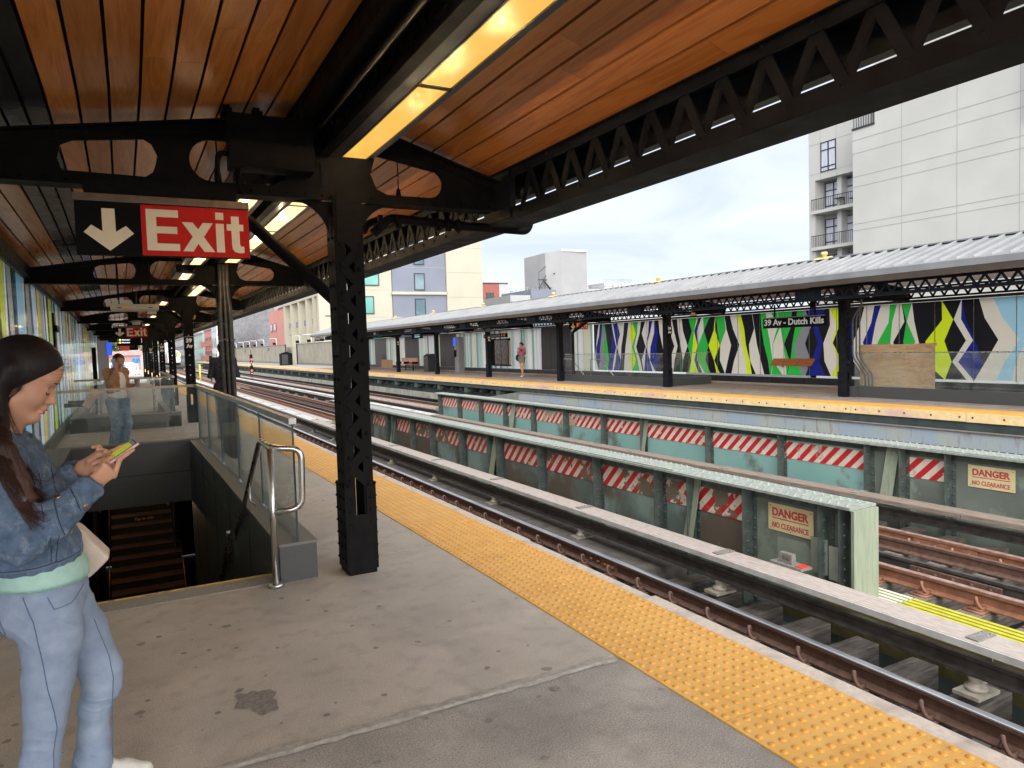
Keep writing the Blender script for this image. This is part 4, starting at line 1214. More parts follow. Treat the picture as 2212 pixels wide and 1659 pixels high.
third_rail('third rail under a grey cover far along the opposite platform track', 11.1, 27, 150, -.86, [(27, 150, RUSTH)], 28)
# small white clamp box on the pale board
t = thing('clamp_box', 'small white metal clamp with red tab on the pale cover board', 'clamp', (5.9, 5.1, -.8))
b = MB(); b.box(5.82, 5.98, 4.95, 5.35, -.80, -.775); b.box(5.86, 5.94, 5.10, 5.28, -.774, -.755); b.box(5.87, 5.93, 5.11, 5.14, -.755, -.70); b.box(5.87, 5.93, 5.24, 5.27, -.755, -.70); b.box(5.87, 5.93, 5.11, 5.27, -.70, -.675)
b.build('body', BRKT, t); b = MB(); b.box(5.84, 5.97, 4.96, 5.05, -.774, -.768); b.build('tab', M('tab_red', (.6, .05, .04), rough=.5), t)

# yellow ribbed grating between the first two tracks
GY = M('grating_yellow', (0.42, .40, .03), (0.52, .49, .05), rough=.5, scale=10)
GP = M('grating_pale', (0.55, .55, .40), (0.62, .62, .48), rough=.6, scale=10)
t = thing('track_grating', 'ribbed yellow grating lying beyond the end of the nearer girder', 'grating', (6.35, 3, ZT - .1))
for (a, c, m_) in ((1.6, 4.38, GY), (4.40, 4.95, GP)):
    b = MB()
    for k in range(9):
        if a > 4 and k < 0: continue
        x = 6.10 + k * .078; b.box(x, x + .046, a, c, ZT + .0, ZT + .02)
    b.build('ribs', m_, t)
b = MB(); b.box(6.08, 6.80, 1.6, 4.95, ZT - .06, ZT - .001); b.box(6.02, 6.05, 1.6, 5.4, ZT - .30, ZT - .11)
for k in range(14): b.dome((6.02, 1.8 + k * .26, ZT - .2), .014, .012, (-1, 0, 0), n=6)
b.build('pan', M('grating_pan', (.10, .085, .03), (.14, .12, .05), rough=.6, scale=10), t)
# far walkway with yellow strip
t = thing('track_walkway', 'pale walkway with yellow edge running far between the tracks', 'walkway', (6.3, 25, ZT))
b = MB(); b.lbox(5.98, 6.55, 26, 150, -1.06, -.98); b.bend().build('deck', COVW, t)
b = MB(); y = 26
while y < 110: b.lbox(6.0, 6.14, y, y + 2.3, -.979, -.965); y += 2.4
b.bend().build('yellow_edge', GY, t)
b = MB(); b.lbox(9.98, 10.8, 27, 150, -1.15, -1.08)
tag(b.bend().build('track_walkway', COVW, loc=(10.4, 27, -1.1)), 'pale boards beyond the second girder between middle and far tracks', 'walkway')

# ------------------------------------------------------------------ under structure
b = MB()
for x in (3.9, 5.0, 7.4, 9.2, 11.5, 13.2): b.lbox(x - .15, x + .15, .5, 220, -2.4, ZT - .41)
tag(b.bend().build('stringer', GRNST, loc=(8, 0, -2)), 'dark green longitudinal steel stringers carrying the tracks', 'stringer')
b = MB()
for k in range(-1, 16): b.box(2.85, 20, -1 + k * 7.2, -.6 + k * 7.2, -2.6, ZT - .42)
tag(b.build('cross_girder', GRNST, loc=(8, 0, -2)), 'dark green cross girders under the tracks', 'girder')

# ------------------------------------------------------------------ plate girders
TEALW = M('girder_teal', (0.12, 0.165, 0.15), (0.22, 0.31, 0.285), rough=.55, scale=1.1, detail=8, lo=.42, hi=.58, col3=(0.12, .098, .076), s3=.85, lo3=.44, hi3=.55, bump=.08)
TEALW2 = M('girder_teal_bright', (0.19, 0.36, 0.34), (0.24, 0.42, 0.39), rough=.5, scale=1.1, detail=8, col3=(0.14, .16, .14), s3=.8, lo3=.58, hi3=.66, bump=.05)
STIFF = M('girder_dark_green', (0.050, 0.066, 0.060), (0.085, .105, .095), rough=.55, scale=8, detail=6, bump=.12)
FLNG = M('girder_flange_pale', (0.19, 0.225, 0.20), (0.30, 0.32, 0.285), rough=.6, scale=14, detail=10, col3=(.22, .24, .22), s3=4, lo3=.5, hi3=.65, bump=.15)
PALEG = M('plate_pale_green', (0.20, 0.235, 0.175), (0.265, 0.295, 0.22), rough=.6, scale=6, detail=8, stretch=(8, 8, .6), col3=(.15, .10, .05), s3=3, lo3=.60, hi3=.72)
GREYW = M('girder_grey_green', (0.115, 0.135, 0.115), (0.17, 0.195, 0.165), rough=.55, scale=1.6, detail=8, col3=(.20, .24, .20), s3=1.3, lo3=.55, hi3=.60)
def hazard_mat(name, worn):
    m = M(name, (0.62, .54, .46), (0.70, .64, .55), rough=.5, scale=8)
    nt = m.node_tree; L = nt.links.new; p = nt.nodes['Principled BSDF']
    cur = p.inputs['Base Color'].links[0].from_socket
    tc = [n for n in nt.nodes if n.type == 'TEX_COORD'][0]
    sp = _n(nt, 'ShaderNodeSeparateXYZ'); L(tc.outputs['Object'], sp.inputs[0])
    a = _n(nt, 'ShaderNodeMath', operation='ADD'); L(sp.outputs['Y'], a.inputs[0]); L(sp.outputs['Z'], a.inputs[1])
    if worn is not None:
        a = _n(nt, 'ShaderNodeMath', operation='ADD'); L(sp.outputs['Y'], a.inputs[0]); L(sp.outputs['Z'], a.inputs[1])
    mu = _n(nt, 'ShaderNodeMath', operation='MULTIPLY'); mu.inputs[1].default_value = 1 / .235; L(a.outputs[0], mu.inputs[0])
    f = _n(nt, 'ShaderNodeMath', operation='FRACT'); L(mu.outputs[0], f.inputs[0])
    g_ = _n(nt, 'ShaderNodeMath', operation='GREATER_THAN'); g_.inputs[1].default_value = .5; L(f.outputs[0], g_.inputs[0])
    mx = _n(nt, 'ShaderNodeMix', data_type='RGBA'); mx.inputs[7].default_value = (.50, .018, .025, 1); L(cur, mx.inputs[6]); L(g_.outputs[0], mx.inputs[0])
    cur = mx.outputs[2]
    def over(sc, lo, hi, col, cur, w=0.0):
        n = _n(nt, 'ShaderNodeTexNoise'); n.inputs['Scale'].default_value = sc; n.inputs['Detail'].default_value = 10; n.inputs['Roughness'].default_value = .7
        n.inputs['Distortion'].default_value = w
        L(tc.outputs['Object'], n.inputs['Vector'])
        mr = _n(nt, 'ShaderNodeMapRange'); mr.inputs[1].default_value = lo; mr.inputs[2].default_value = hi; L(n.outputs['Fac'], mr.inputs[0])
        mx = _n(nt, 'ShaderNodeMix', data_type='RGBA'); mx.inputs[7].default_value = (*col, 1); L(cur, mx.inputs[6]); L(mr.outputs[0], mx.inputs[0]); return mx.outputs[2]
    if worn:
        cur = over(2.3, .53, .545, (.16, .13, .095), cur); cur = over(5, .60, .61, (.60, .50, .38), cur)
    else:
        cur = over(4, .62, .63, (.55, .50, .42), cur); cur = over(1.4, .56, .60, (.40, .33, .24), cur)
    L(cur, p.inputs['Base Color'])
    return m
HZ = hazard_mat('hazard_stripes', False); HZW = hazard_mat('hazard_stripes_worn', True)
def girder(label, xl, xr, y0, y1, ys, web, hz, danger_y, braces, grp, ysp, zb=-1.62):
    """plate girder seen from its left side, xl the web face, ys stiffener lines"""
    t = thing('plate_girder', label, 'girder', ((xl + xr) / 2, y0, zb), group=grp)
    wx = xl + .20
    b = MB(); b.lbox(wx, wx + .02, ysp, y1, zb, -.16, 0); b.lbox(wx, wx + .02, y0, ysp, zb, -.16, 1); b.bend().build('web', [web, GREYW], t)
    b = MB(); b.lbox(xl, xr, y0, y1, -.158, -.13, 0)
    b.lbox(xl + .03, xr - .03, y0 + 2.6, y1 - 2, -.1295, -.115, 0)
    b.bend()
    y = y0 + .07
    while y < y1 - .05:
        zt = -.115 if y0 + 2.6 < y < y1 - 2 else -.13
        for x in (xl + .05, xl + .115, xr - .115, xr - .05):
            b.dome((x - bnd(y), y + (.04 if x in (xl + .115, xr - .115) else 0), zt), .019, .013, n=6 if y < 14 else 4, rings=2 if y < 9 else 1)
        y += .105 if y < 14 else .2
    b.build('top_flange', FLNG, t)
    b = MB(); b.lbox(wx - .012, wx - .001, y0, y1, -.27, -.16); b.lbox(wx - .10, wx - .012, y0, y1, -.172, -.16)
    b.lbox(wx - .012, wx - .001, y0, y1, zb, zb + .14); b.bend()
    for y in np.arange(y0 + .1, min(y1, 16), .14): b.dome((wx - .013 - bnd(y), y, -.215), .018, .014, (-1, 0, 0), n=6)
    b.build('flange_angle', STIFF, t)
    for k, y in enumerate(ys):
        b = MB(); w_ = .09
        b.box(wx - .012, wx - .001, y - .075, y + .075, zb + .1, -.18)
        b.box(xl + .04, wx - .012, y - .010, y + .004, zb + .1, -.175)
        z = -.30
        while z > zb + .1:
            b.dome((wx - .012, y - .05, z), .018, .014, (-1, 0, 0), n=6); b.dome((xl + .12, y - .010, z - .04), .018, .014, (0, -1, 0), n=6); z -= .115
        b.bend().build('stiffener', STIFF, t)
    for k in range(len(ys) - 1):
        a, c = ys[k] + .09, ys[k + 1] - .02
        if danger_y is not None and a < danger_y < c: continue
        if c - a < .5: continue
        b = MB(); b.lbox(wx - .012, wx - .0005, a, c, -.60, -.30); b.bend().build('hazard_panel', hz, t)
    for (y, w_) in braces:
        b = MB()
        b.add([(wx - .03, y - .0, -.20), (wx - .03, y + w_, -.20), (wx - .16, y + w_ + .05, -1.05), (wx - .16, y + .05, -1.05), (wx - .02, y, -.20), (wx - .02, y + w_, -.20), (wx - .15, y + w_ + .05, -1.05), (wx - .15, y + .05, -1.05)],
              [(0, 1, 2, 3), (4, 7, 6, 5), (0, 4, 5, 1), (1, 5, 6, 2), (2, 6, 7, 3), (3, 7, 4, 0)])
        b.bend().build('brace_plate', PALEG, t)
    return t, wx
ys1 = [4.78, 5.02, 6.05, 6.98, 7.62, 9.05, 10.7, 12.25, 12.65, 13.95, 15.6, 16.9, 18.3, 18.8, 20.4, 22.0, 24.0]
g1, wx1 = girder('nearer green plate girder with red striped panels and a danger plate', 6.12, 6.52, 4.62, 24.6, ys1, TEALW, HZW, 5.5, [(6.86, .16), (12.38, .2), (18.25, .22)], 'track plate girders', 6.05)
b = MB(); b.box(6.135, 6.505, 4.585, 4.618, -1.62, -.16)
b.build('end_plate', PALEG, g1)
b = MB(); b.add([(wx1 - .0135, y, z) for y, z in ((5.02, -1.08), (5.98, -1.08), (5.98, -.62), (5.90, -.60), (5.88, -.68), (5.3, -.66), (5.24, -.72), (5.02, -.70))], [tuple(range(8))])
b.build('paint_patch', M('paint_patch_sage', (.21, .25, .205), (.26, .30, .25), rough=.5, scale=4), g1)
for (ya, yb, za, zb_) in ((4.98, 5.18, -.92, -.55), (4.82, 4.96, -.95, -.60), (7.72, 7.84, -1.0, -.72), (13.0, 13.2, -1.0, -.7)):
    b = MB(); b.box(wx1 - .08, wx1 - .065, ya, yb, za, zb_); b.build('patch_plate', M('patch_grey_green', (.20, .23, .19), (.26, .29, .24), rough=.6, scale=5), g1)
ys2 = [2.6, 4.4, 6.10, 6.78, 7.36, 9.05, 10.85, 12.9, 14.4, 16.1, 17.8, 19.5, 21.2, 22.9, 24.6]
g2, wx2 = girder('farther teal plate girder with crisp red striped panels and a danger plate', 10.08, 10.48, 1.8, 25.0, ys2, TEALW2, HZ, 5.55, [(6.86, .2), (12.75, .2), (18.9, .24)], 'track plate girders', 7.36)
SGN = M('danger_plate', (0.60, .52, .28), (0.68, .60, .36), rough=.5, scale=4, detail=8, col3=(.45, .36, .22), s3=9, lo3=.6, hi3=.7)
SRED = M('danger_red', (.42, .045, .04), (.5, .07, .06), rough=.5, scale=30)
def danger(x, y, label):
    t = thing('danger_sign', label, 'warning sign', (x, y, -.6), group='danger no clearance plates')
    b = MB(); b.box(x - .006, x, y, y + .61, -.605, -.30)
    b.build('plate', SGN, t)
    b = MB()
    fn = lambda dy, dz: (lambda a, c, d: (x - .0085 + d, y + .61 - dy - a, -.605 + dz + c))
    text(b, 'DANGER', .1, fn(.06, .165), offset=.0035, width=.49, height=.095, t=.003)
    text(b, 'NO CLEARANCE', .1, fn(.06, .035), offset=.0015, width=.49, height=.062, t=.003)
    b.box(x - .0095, x - .0065, y + .06, y + .55, .0 - .605 + .138, -.605 + .148)
    b.build('lettering', SRED, t)
    b = MB()
    for (q, z) in ((.03, -.33), (.58, -.58), (.03, -.58), (.58, -.33), (.3, -.585)): b.dome((x - .006, y + q, z), .007, .005, (-1, 0, 0))
    b.build('screw', IRON, t)
danger(wx1 - .02, 5.19, 'cream danger no clearance plate on the end of the nearer girder')
danger(wx2 - .02, 5.25, 'cream danger no clearance plate on the farther teal girder')

# rust-streaked channel below the opposite platform
CHN = M('streaked_channel', (0.30, .36, .42), (0.36, .38, .36), rough=.6, scale=.3, detail=4, lo=.42, hi=.58, stretch=(1, 3, .5), col3=(.20, .14, .10), s3=3.5, lo3=.56, hi3=.74, bump=.15)
CHN2 = M('channel_top_rust', (0.13, .105, .095), (.20, .165, .15), rough=.8, scale=9)
t = thing('channel_beam', 'rust streaked pale blue channel beam below the opposite platform edge', 'beam', (13.8, 4, -.6))
b = MB(); b.lbox(13.80, 13.83, 3, 25.2, -.64, -.335); b.bend().build('web', CHN, t)
b = MB(); b.lbox(13.76, 13.90, 3, 25.2, -.335, -.32); b.bend().build('top_flange', CHN2, t)
b = MB(); b.prof([(13.80, -.64), (13.83, -.64), (13.83, -.335), (13.80, -.335)], 25.2, 25.22); 
b.add([(13.8, 25.2, -.33), (13.8, 28.5, -.72), (13.8, 28.5, -.78), (13.8, 25.2, -.64), (14.0, 25.2, -.33), (14.0, 28.5, -.72)], [(0, 1, 2, 3), (0, 4, 5, 1)])
b.bend().build('sloped_end', M('channel_end', (.17, .19, .16), (.22, .24, .2), rough=.6, scale=6), t)
t = thing('channel_beam', 'long pale grey stained beam beside the far track', 'beam', (13.75, 28, -.9))
b = MB(); b.lbox(13.7, 13.75, 30, 130, -1.05, -.75); b.bend().build('web', M('beam_pale_stained', (.28, .27, .23), (.38, .36, .31), rough=.7, scale=1.5, detail=8, col3=(.16, .13, .1), s3=2.5, lo3=.55, hi3=.65), t)
# ------------------------------------------------------------------ opposite platform
XO = 14.0
OYK = [5.4 + 6.65 * k for k in range(9)]      # 12.05 is the column beside the plywood box
p = MB(); p.lbox(XO + .06, 18.9, -4, 170, -.32, 0)
tag(p.bend().build('opposite_platform', CONC2, loc=(16, 0, 0)), kind='structure')
PLY = M('lip_board_yellow', (0.72, .52, .24), (0.80, .60, .33), rough=.7, scale=10, detail=8, col3=(.62, .40, .33), s3=.5, lo3=.5, hi3=.62)
t = thing('tactile_strip', 'yellow warning strip with bolted edge boards along the opposite platform', 'tactile strip', (14.3, 10, 0))
b = MB(); b.lbox(14.02, 14.67, -2, 165, .006, .022); b.bend().build('tile_sheet', TACTF, t)
b = MB(); y = 3.1
bolts = MB()
while y < 165:
    L_ = 2.45 if y < 32 else 3.0
    b.lbox(XO - .03, XO + .05, y + .004, y + L_ - .004, -.165 if int(y) % 2 else -.16, .005)
    if y < 62:
        for k in range(5):
            yy = y + .12 + k * (L_ - .24) / 4
            bolts.tube([(XO - .034 - bnd(yy), yy, -.075), (XO - .028 - bnd(yy), yy, -.075)], .020, 8)
    y += L_
b.bend().build('edge_board', PLY, t); bolts.build('edge_bolts', IRON, t)['kind'] = 'stuff'
# brackets and beams below, plus a dark strip painted as gap shade
t = thing('platform_beam', 'dark green beams, brackets and gap-shade strip under the opposite platform edge', 'beam', (14.4, 10, -.6))
b = MB(); b.lbox(14.01, 14.055, -2, 165, -.34, -.166); b.lbox(14.9, 15.0, -2, 165, -1.6, -.33); b.lbox(14.3, 14.5, 27, 165, -.62, -.58); b.lbox(14.38, 14.42, 27, 165, -.95, -.62)  # first box darkens the slab face as shade between lip and channel
b.bend().build('beams_and_gap_shade', M('under_green', (.030, .042, .042), (.05, .068, .066), rough=.6, scale=4), t)
b = MB(); y = 4; r2 = random.Random(2)
while y < 120:
    b.box(14.12 - bnd(y), 14.9 - bnd(y), y, y + .02, -.55, -.33); b.box(14.08 - bnd(y), 14.2 - bnd(y), y - .06, y + .08, -.50, -.46)
    if int(y / 1.1) % 3 == 0: b.box(14.05 - bnd(y), 14.3 - bnd(y), y + .2, y + .55, -.60, -.36)
    y += 1.1
b.build('bracket', STIFF, t)

# canopy of the opposite platform
oc = thing('opposite_canopy', 'grey standing seam canopy on black steel over the opposite platform', 'canopy', (16, 10, 3))
OY0, OY1 = -2.0, 62.5
GREYR = M('seam_roof_grey', (0.17, .175, .185), (0.225, .23, .24), rough=.5, metal=.0, scale=1.5, detail=6)
FASC = M('fascia_grey', (0.17, .17, .175), (0.21, .21, .215), rough=.45, scale=2)
b = MB()
b.prof([(14.2, 2.93), (16.0, 3.50), (18.9, 2.95), (18.9, 2.92), (16.0, 3.47), (14.2, 2.90)], OY0, OY1)
b.lbox(15.88, 16.12, OY0, OY1, 3.50, 3.53)
b.bend().build('roof_sheet', GREYR, oc)
b = MB(); y = OY0 + .1
while y < OY1:
    for (xa, za, xb, zb_) in ((14.22, 2.937, 15.9, 3.469),):
        b.bar((xa - bnd(y), y, za + .018), (xb - bnd(y), y, zb_ + .018), .014, .07, (-.3, 0, 1)); 
    y += .32
b.build('standing_seam', M('seam_rib', (0.26, .265, .275), (.32, .325, .335), rough=.5, metal=.0, scale=1.5), oc)
b = MB(); b.prof([(14.12, 2.80), (14.13, 2.93), (14.2, 2.96), (14.24, 2.93), (14.24, 2.80)], OY0, OY1)
b.prof([(14.14, 2.795), (14.30, 2.70), (14.32, 2.70), (14.26, 2.795)], OY0, OY1)
b.lbox(14.32, 14.36, OY0, OY1, 2.70, 2.73)
b.bend().build('gutter', FASC, oc)
b = MB()
b.prof([(14.5, 2.86), (15.9, 3.30), (18.7, 2.82), (18.7, 2.80), (15.9, 3.28), (14.5, 2.84)], OY0, OY1)
b.bend().build('ceiling', WOOD, oc)
def lattice(b, x, z0, z1, y0, y1, p, w, skip=None):
    y = y0
    while y < y1:
        if not (skip and any(abs(y + p / 2 - q) < .35 for q in skip)):
            b.bar((x - .006, y, z0 + .03), (x - .006, y + p / 2, z1 - .02), w, .01, (1, 0, 0)); b.bar((x + .006, y + p / 2, z1 - .02), (x + .006, y + p, z0 + .03), w, .01, (1, 0, 0))
        y += p
b = MB()
b.lbox(14.58, 14.60, OY0, OY1, 2.40, 2.46); b.lbox(14.50, 14.66, OY0, OY1, 2.385, 2.40); b.lbox(14.58, 14.60, OY0, OY1, 2.64, 2.70)
lattice(b, 14.575, 2.41, 2.68, OY0, OY1, .29, .05, OYK)
for q in OYK: b.box(14.55, 14.62, q - .35, q + .35, 2.40, 2.70)
b.bend().build('edge_girder', BLK2, oc)
b = MB()
b.lbox(18.38, 18.40, OY0, OY1, 2.44, 2.49); b.lbox(18.38, 18.40, OY0, OY1, 2.70, 2.75); lattice(b, 18.37, 2.46, 2.74, OY0, 50, .29, .05)
b.bend().build('rear_girder', BLK, oc)
b = MB()
outer = [(14.6, 2.42), (14.6, 2.70), (15.5, 2.98), (16.4, 2.98), (18.5, 2.72), (18.5, 2.42)]
b.plate([outer, capsule_hole(14.95, 15.55, 2.50, 2.72), capsule_hole(16.4, 17.1, 2.50, 2.80)], lambda a, c, d: (a - 15.9, d, c), .02)
b.box(14.6 - 15.9, 18.5 - 15.9, -.07, .07, 2.40, 2.415)
r = .27
for s in (-1, 1):
    cx = s * (.105 + r)
    b.plate([[(s * .10, 2.40), (s * .105, 2.40 - r)] + [(cx - s * r * math.cos(R(a)), 2.40 - r + r * math.sin(R(a))) for a in range(0, 91, 15)]], lambda a, c, t: (a, t, c), .014)
o = b.build('crossbeam', BLK, oc, world=False)
for k, q in enumerate(OYK):
    c = o if k == 0 else o.copy()
    if k: COL.objects.link(c)
    c.location = (-.1 - bnd(q), q - 10, -3)
# lights under it
b = MB(); b.lbox(15.85, 16.02, OY0, OY1, 3.02, 3.04); b.bend().build('light_strip', emat('opp_light', (1, .55, .2), 2.0), oc)
# ridge lights
VENT = M('vent_yellow', (.55, .42, .16), (.62, .5, .22), rough=.6, scale=10)
vp = None
for k, y in enumerate((12.7, 19.2, 25.9, 32.6, 39.2, 45.8, 52.4)):
    if vp is None:
        vp = thing('roof_vent', 'cream vent cap on the ridge of the opposite canopy', 'vent', (16 - bnd(y), y, 3.53), group='vent caps on the opposite ridge')
        b = MB(); b.prof([(15.8 , 3.50), (16.0, 3.575), (16.2, 3.50)], y - .22, y + .22, cuts=False); b.move((-bnd(y), 0, 0)); b.build('base', VENT, vp)
        b = MB(); b.tube([(16 - bnd(y), y, 3.56), (16 - bnd(y), y, 3.62), (16 - bnd(y), y, 3.63), (16 - bnd(y), y, 3.70)], .08, 12, radii=[.06, .06, .085, .075]); b.build('cap', VENT, vp)
        vp['label'] = 'cream vent cap on the opposite ridge nearest the right side'
    else: dup(vp, (16 - bnd(y), y, 3.53), label='cream vent cap on the opposite ridge, %s from the white tower block' % ORD[k])
# columns
cm = column_mb().build('shaft', BLK2, world=False); cs = casing_mb().build('base_casing', BLK2, world=False)
OL = ['steel column of the opposite canopy outside the right side of the photo', 'opposite column with a bundle of conduits left of the plywood box', 'opposite latticed column with 39 Av plate before the zigzag mural', 'opposite column paired with a fat drain pipe beside the black wall',
      'opposite latticed column with 39 Av plate left of the woman in pink', 'opposite latticed column right of the black bin', 'opposite latticed column left of the wooden bench', 'opposite latticed column by the plywood sheets', 'last opposite latticed column before the open windbreak']
for k, q in enumerate(OYK):
    t = thing('platform_column', OL[k], 'column', (15.9 - bnd(q), q, 0), group='steel columns of the opposite platform')
    for src in (cm, cs):
        c = src.copy(); COL.objects.link(c); c.parent = t
        if src is cm: c.scale = (1, 1, .92)
bpy.data.objects.remove(cm); bpy.data.objects.remove(cs)
for k, lb in ((2, '39 Av plate on the opposite column before the zigzag mural'), (4, '39 Av plate on the opposite column left of the woman in pink'), (6, '39 Av plate on the opposite column left of the bench')):
    av_plate(15.9 - bnd(OYK[k]), OYK[k] - .13, 1.76, lb, 'opposite 39 Av plates', s=.2, h=.24)
t = thing('conduit', 'bundle of grey conduits on the opposite column by the plywood box', 'conduit', (16.0, 11.9, 0))
for k, dx in enumerate((.0, .055, .11)):
    b = MB(); b.tube(rnd([(16.0 + dx, 11.62 - dx, 0), (16.0 + dx, 11.62 - dx, .55), (15.86 + dx, 11.86 - dx, 1.0), (15.86 + dx, 11.86 - dx, 1.95), (15.98, 11.7, 2.3), (15.98, 11.7, 2.42)], .1), .02, 8); b.tube([(16.0 + dx, 11.62 - dx, .1), (16.0 + dx, 11.62 - dx, .28)], .028, 8); b.build('pipe', GREYP, t)
pipe('drain_pipe', 'fat black drain pipe beside the opposite column near the black wall', [(16.12, 25.1, 0), (16.12, 25.1, 1.75), (16.12, 25.1, 2.0), (16.5, 24.6, 2.4)], .06, BLK2)
b = MB(); b.tube([(14.5, 30.6, 2.66), (14.5, 30.6, 2.40)], .09, 10, radii=[.11, .06]); tag(b.build('roof_drain', BLK2, loc=(14.5, 30.6, 2.5)), 'dark drain outlet below the opposite gutter above the woman in pink', 'drain')

# rear wall
WX = 18.6
t = thing('platform_wall', 'rear wall of the opposite platform with striped glass and black panels', 'wall', (WX, 10, 0))
WBLK = M('wall_black_panel', (.018, .020, .024), (.030, .032, .036), rough=.35, scale=3)
b = MB(); b.lbox(WX - .02, WX + .1, -3, 61, .02, .26); b.lbox(WX - .01, WX + .1, -3, 61, 2.36, 2.43); b.bend().build('base_panel', WBLK, t)
b = MB(); b.lbox(WX - .14, WX - .03, -3, 61, .0, .06); b.bend().build('kerb', CONC3, t)
for (a, c) in ((28.65, 31.4), (41.95, 44.6), (48.5, 51.35), (55.7, 58.6)):
    b = MB(); w_ = (c - a) / 3
    for k in range(3): b.lbox(WX - .02, WX + .05, a + k * w_ + .01, a + (k + 1) * w_ - .01, .27, 2.355)
    b.bend().build('black_panel', WBLK, t)
b = MB()
for y in np.arange(-2, 61, 1.25): b.box(WX - .026 - bnd(y), WX - .018 - bnd(y), y, y + .015, .03, .25)
b.build('panel_joint', VOID, t)
# pale striped glass stretches
GP1 = [lit_glass('pale_glass_' + n, tuple(min(.95, q * 1.35) for q in c), tr=.75) for n, c in (('mint', (.52, .62, .60)), ('white', (.70, .76, .74)), ('grey', (.30, .36, .36)), ('aqua', (.36, .48, .48)), ('cream', (.66, .66, .58)))]
rs = random.Random(4)
for (a, c) in ((31.45, 35.2), (35.2, 41.9), (44.6, 48.5), (51.4, 55.7), (58.6, 60.9), (26.85, 28.6)):
    b = MB(); y = a + .02
    while y < c - .03:
        w_ = min(rs.choice((.06, .1, .16, .25, .4)), c - .02 - y)
        b.lbox(WX - .012, WX - .008, y, y + w_, .27, 2.35, rs.choices(range(5), (4, 5, 1.6, 2, 3))[0]); y += w_
    b.bend().build('striped_glass', GP1, t)
# zigzag mural: interlocking bands of flat colour on glass, a plain design of the same kind
MC = {'cream': (.62, .60, .53), 'black': (.012, .012, .016), 'navy': (.012, .02, .20), 'green': (.03, .42, .06), 'lime': (.58, .72, .02), 'yellow': (.72, .76, .02), 'sky': (.30, .55, .70),
      'blue': (.28, .36, .72), 'lilac': (.55, .42, .66), 'grey': (.22, .23, .25), 'red': (.6, .04, .03), 'pale': (.55, .60, .62)}
MK = list(MC); MM = [lit_glass('mural_' + k, tuple(min(.95, c * 1.3) for c in v), tr=.6) for k, v in MC.items()]
rs = random.Random(16); b = MB(); ymax = 26.8
def mpick(k, mem=[1]):
    y = ycur[0]
    if y < 5: w_ = dict(yellow=5, black=4, cream=7, sky=2.5, pale=2, lime=1.5, grey=1)
    elif y < 12: w_ = dict(cream=11, black=4, navy=2.5, sky=4, blue=2.5, yellow=2.5, lime=1.5, pale=1)
    else: w_ = dict(cream=12, black=5, navy=3, green=3, lime=3, sky=1.2, lilac=.6, grey=1, red=.25)
    if mem[0] != 1 and rs.random() < .28: c = 1
    else:
        ks = [q for q in w_ if MK.index(q) != mem[0]]; c = MK.index(rs.choices(ks, [w_[q] for q in ks])[0])
    mem[0] = c; return c
ycur = [0]
def wid(y): ycur[0] = y; return rs.uniform(.16, .5) if y < 11.5 else rs.uniform(.12, .33)
zigs(b, WX + .01, -2.4, ymax, [.33, .78, 1.32, 1.86, 2.35], mpick, wid, lambda y: .36 if y < 11.5 else .24, rs, mind=.012, drift=.05)
b.bend().build('mural', MM, t)
b = MB()
for y in np.arange(-1.2, 26.8, .97): b.lbox(WX - .022, WX - .016, y, y + .018, .30, 2.36)
b.bend().build('mullion', STEELD, t)

# balustrades on it
def obal(ya, yb, label, kerb_far, side=True):
    t = thing('opposite_balustrade', label, 'balustrade', (15.95, ya, 0), group='balustrades of the opposite platform')
    b = MB(); b.lbox(15.92, 16.07, ya, yb, 0, .27, 0)
    for yy in kerb_far: b.box(15.92 - bnd(yy), 18.0 - bnd(yy), yy - .08, yy + .08, 0, .268, 0)
    b.bend() if False else None
    b.build('kerb', [GRAN], t)
    n = max(1, int((yb - ya) / 1.25)); L_ = (yb - ya) / n
    for k in range(n):
        b = MB(); b.lbox(15.985, 15.997, ya + k * L_ + .006, ya + (k + 1) * L_ - .006, .27, 1.09); b.build('glass_panel', GLS, t)
    for yy in kerb_far:
        b = MB(); b.box(16.0 - bnd(yy), 17.95 - bnd(yy), yy - .006, yy + .006, .27, 1.09); b.build('glass_panel', GLS, t)
    b = MB(); b.lbox(15.97, 16.01, ya, yb, 1.091, 1.115)
    for yy in kerb_far: b.box(16.01, 17.95, yy - .02, yy + .02, 1.091, 1.113)
    b.build('top_rail', STEEL, t)
    for o in [c for c in bpy.data.objects if c.parent == t]: o.location.x -= 0
    return t
obal(2.0, 11.9, 'long glass balustrade on a granite kerb before the bright yellow mural part', [11.85])
obal(18.95, 25.5, 'glass balustrade round the opposite stairs below the exit sign', [18.98])
for (ya, lb) in ((26.3, 'bent stainless handrail at the left of the opposite stairs'), (24.2, 'bent stainless handrail in the middle of the opposite stairs')):
    b = MB(); b.tube(rnd([(16.6, ya + .35, .0), (16.6, ya + .35, .88), (16.6, ya - .3, .88), (16.6, ya - 1.5, .05)], .08), .02, 8)
    tag(b.build('stair_handrail', STEEL, loc=(16.6, ya, 0)), lb, 'handrail', 'handrails of the opposite stairs')
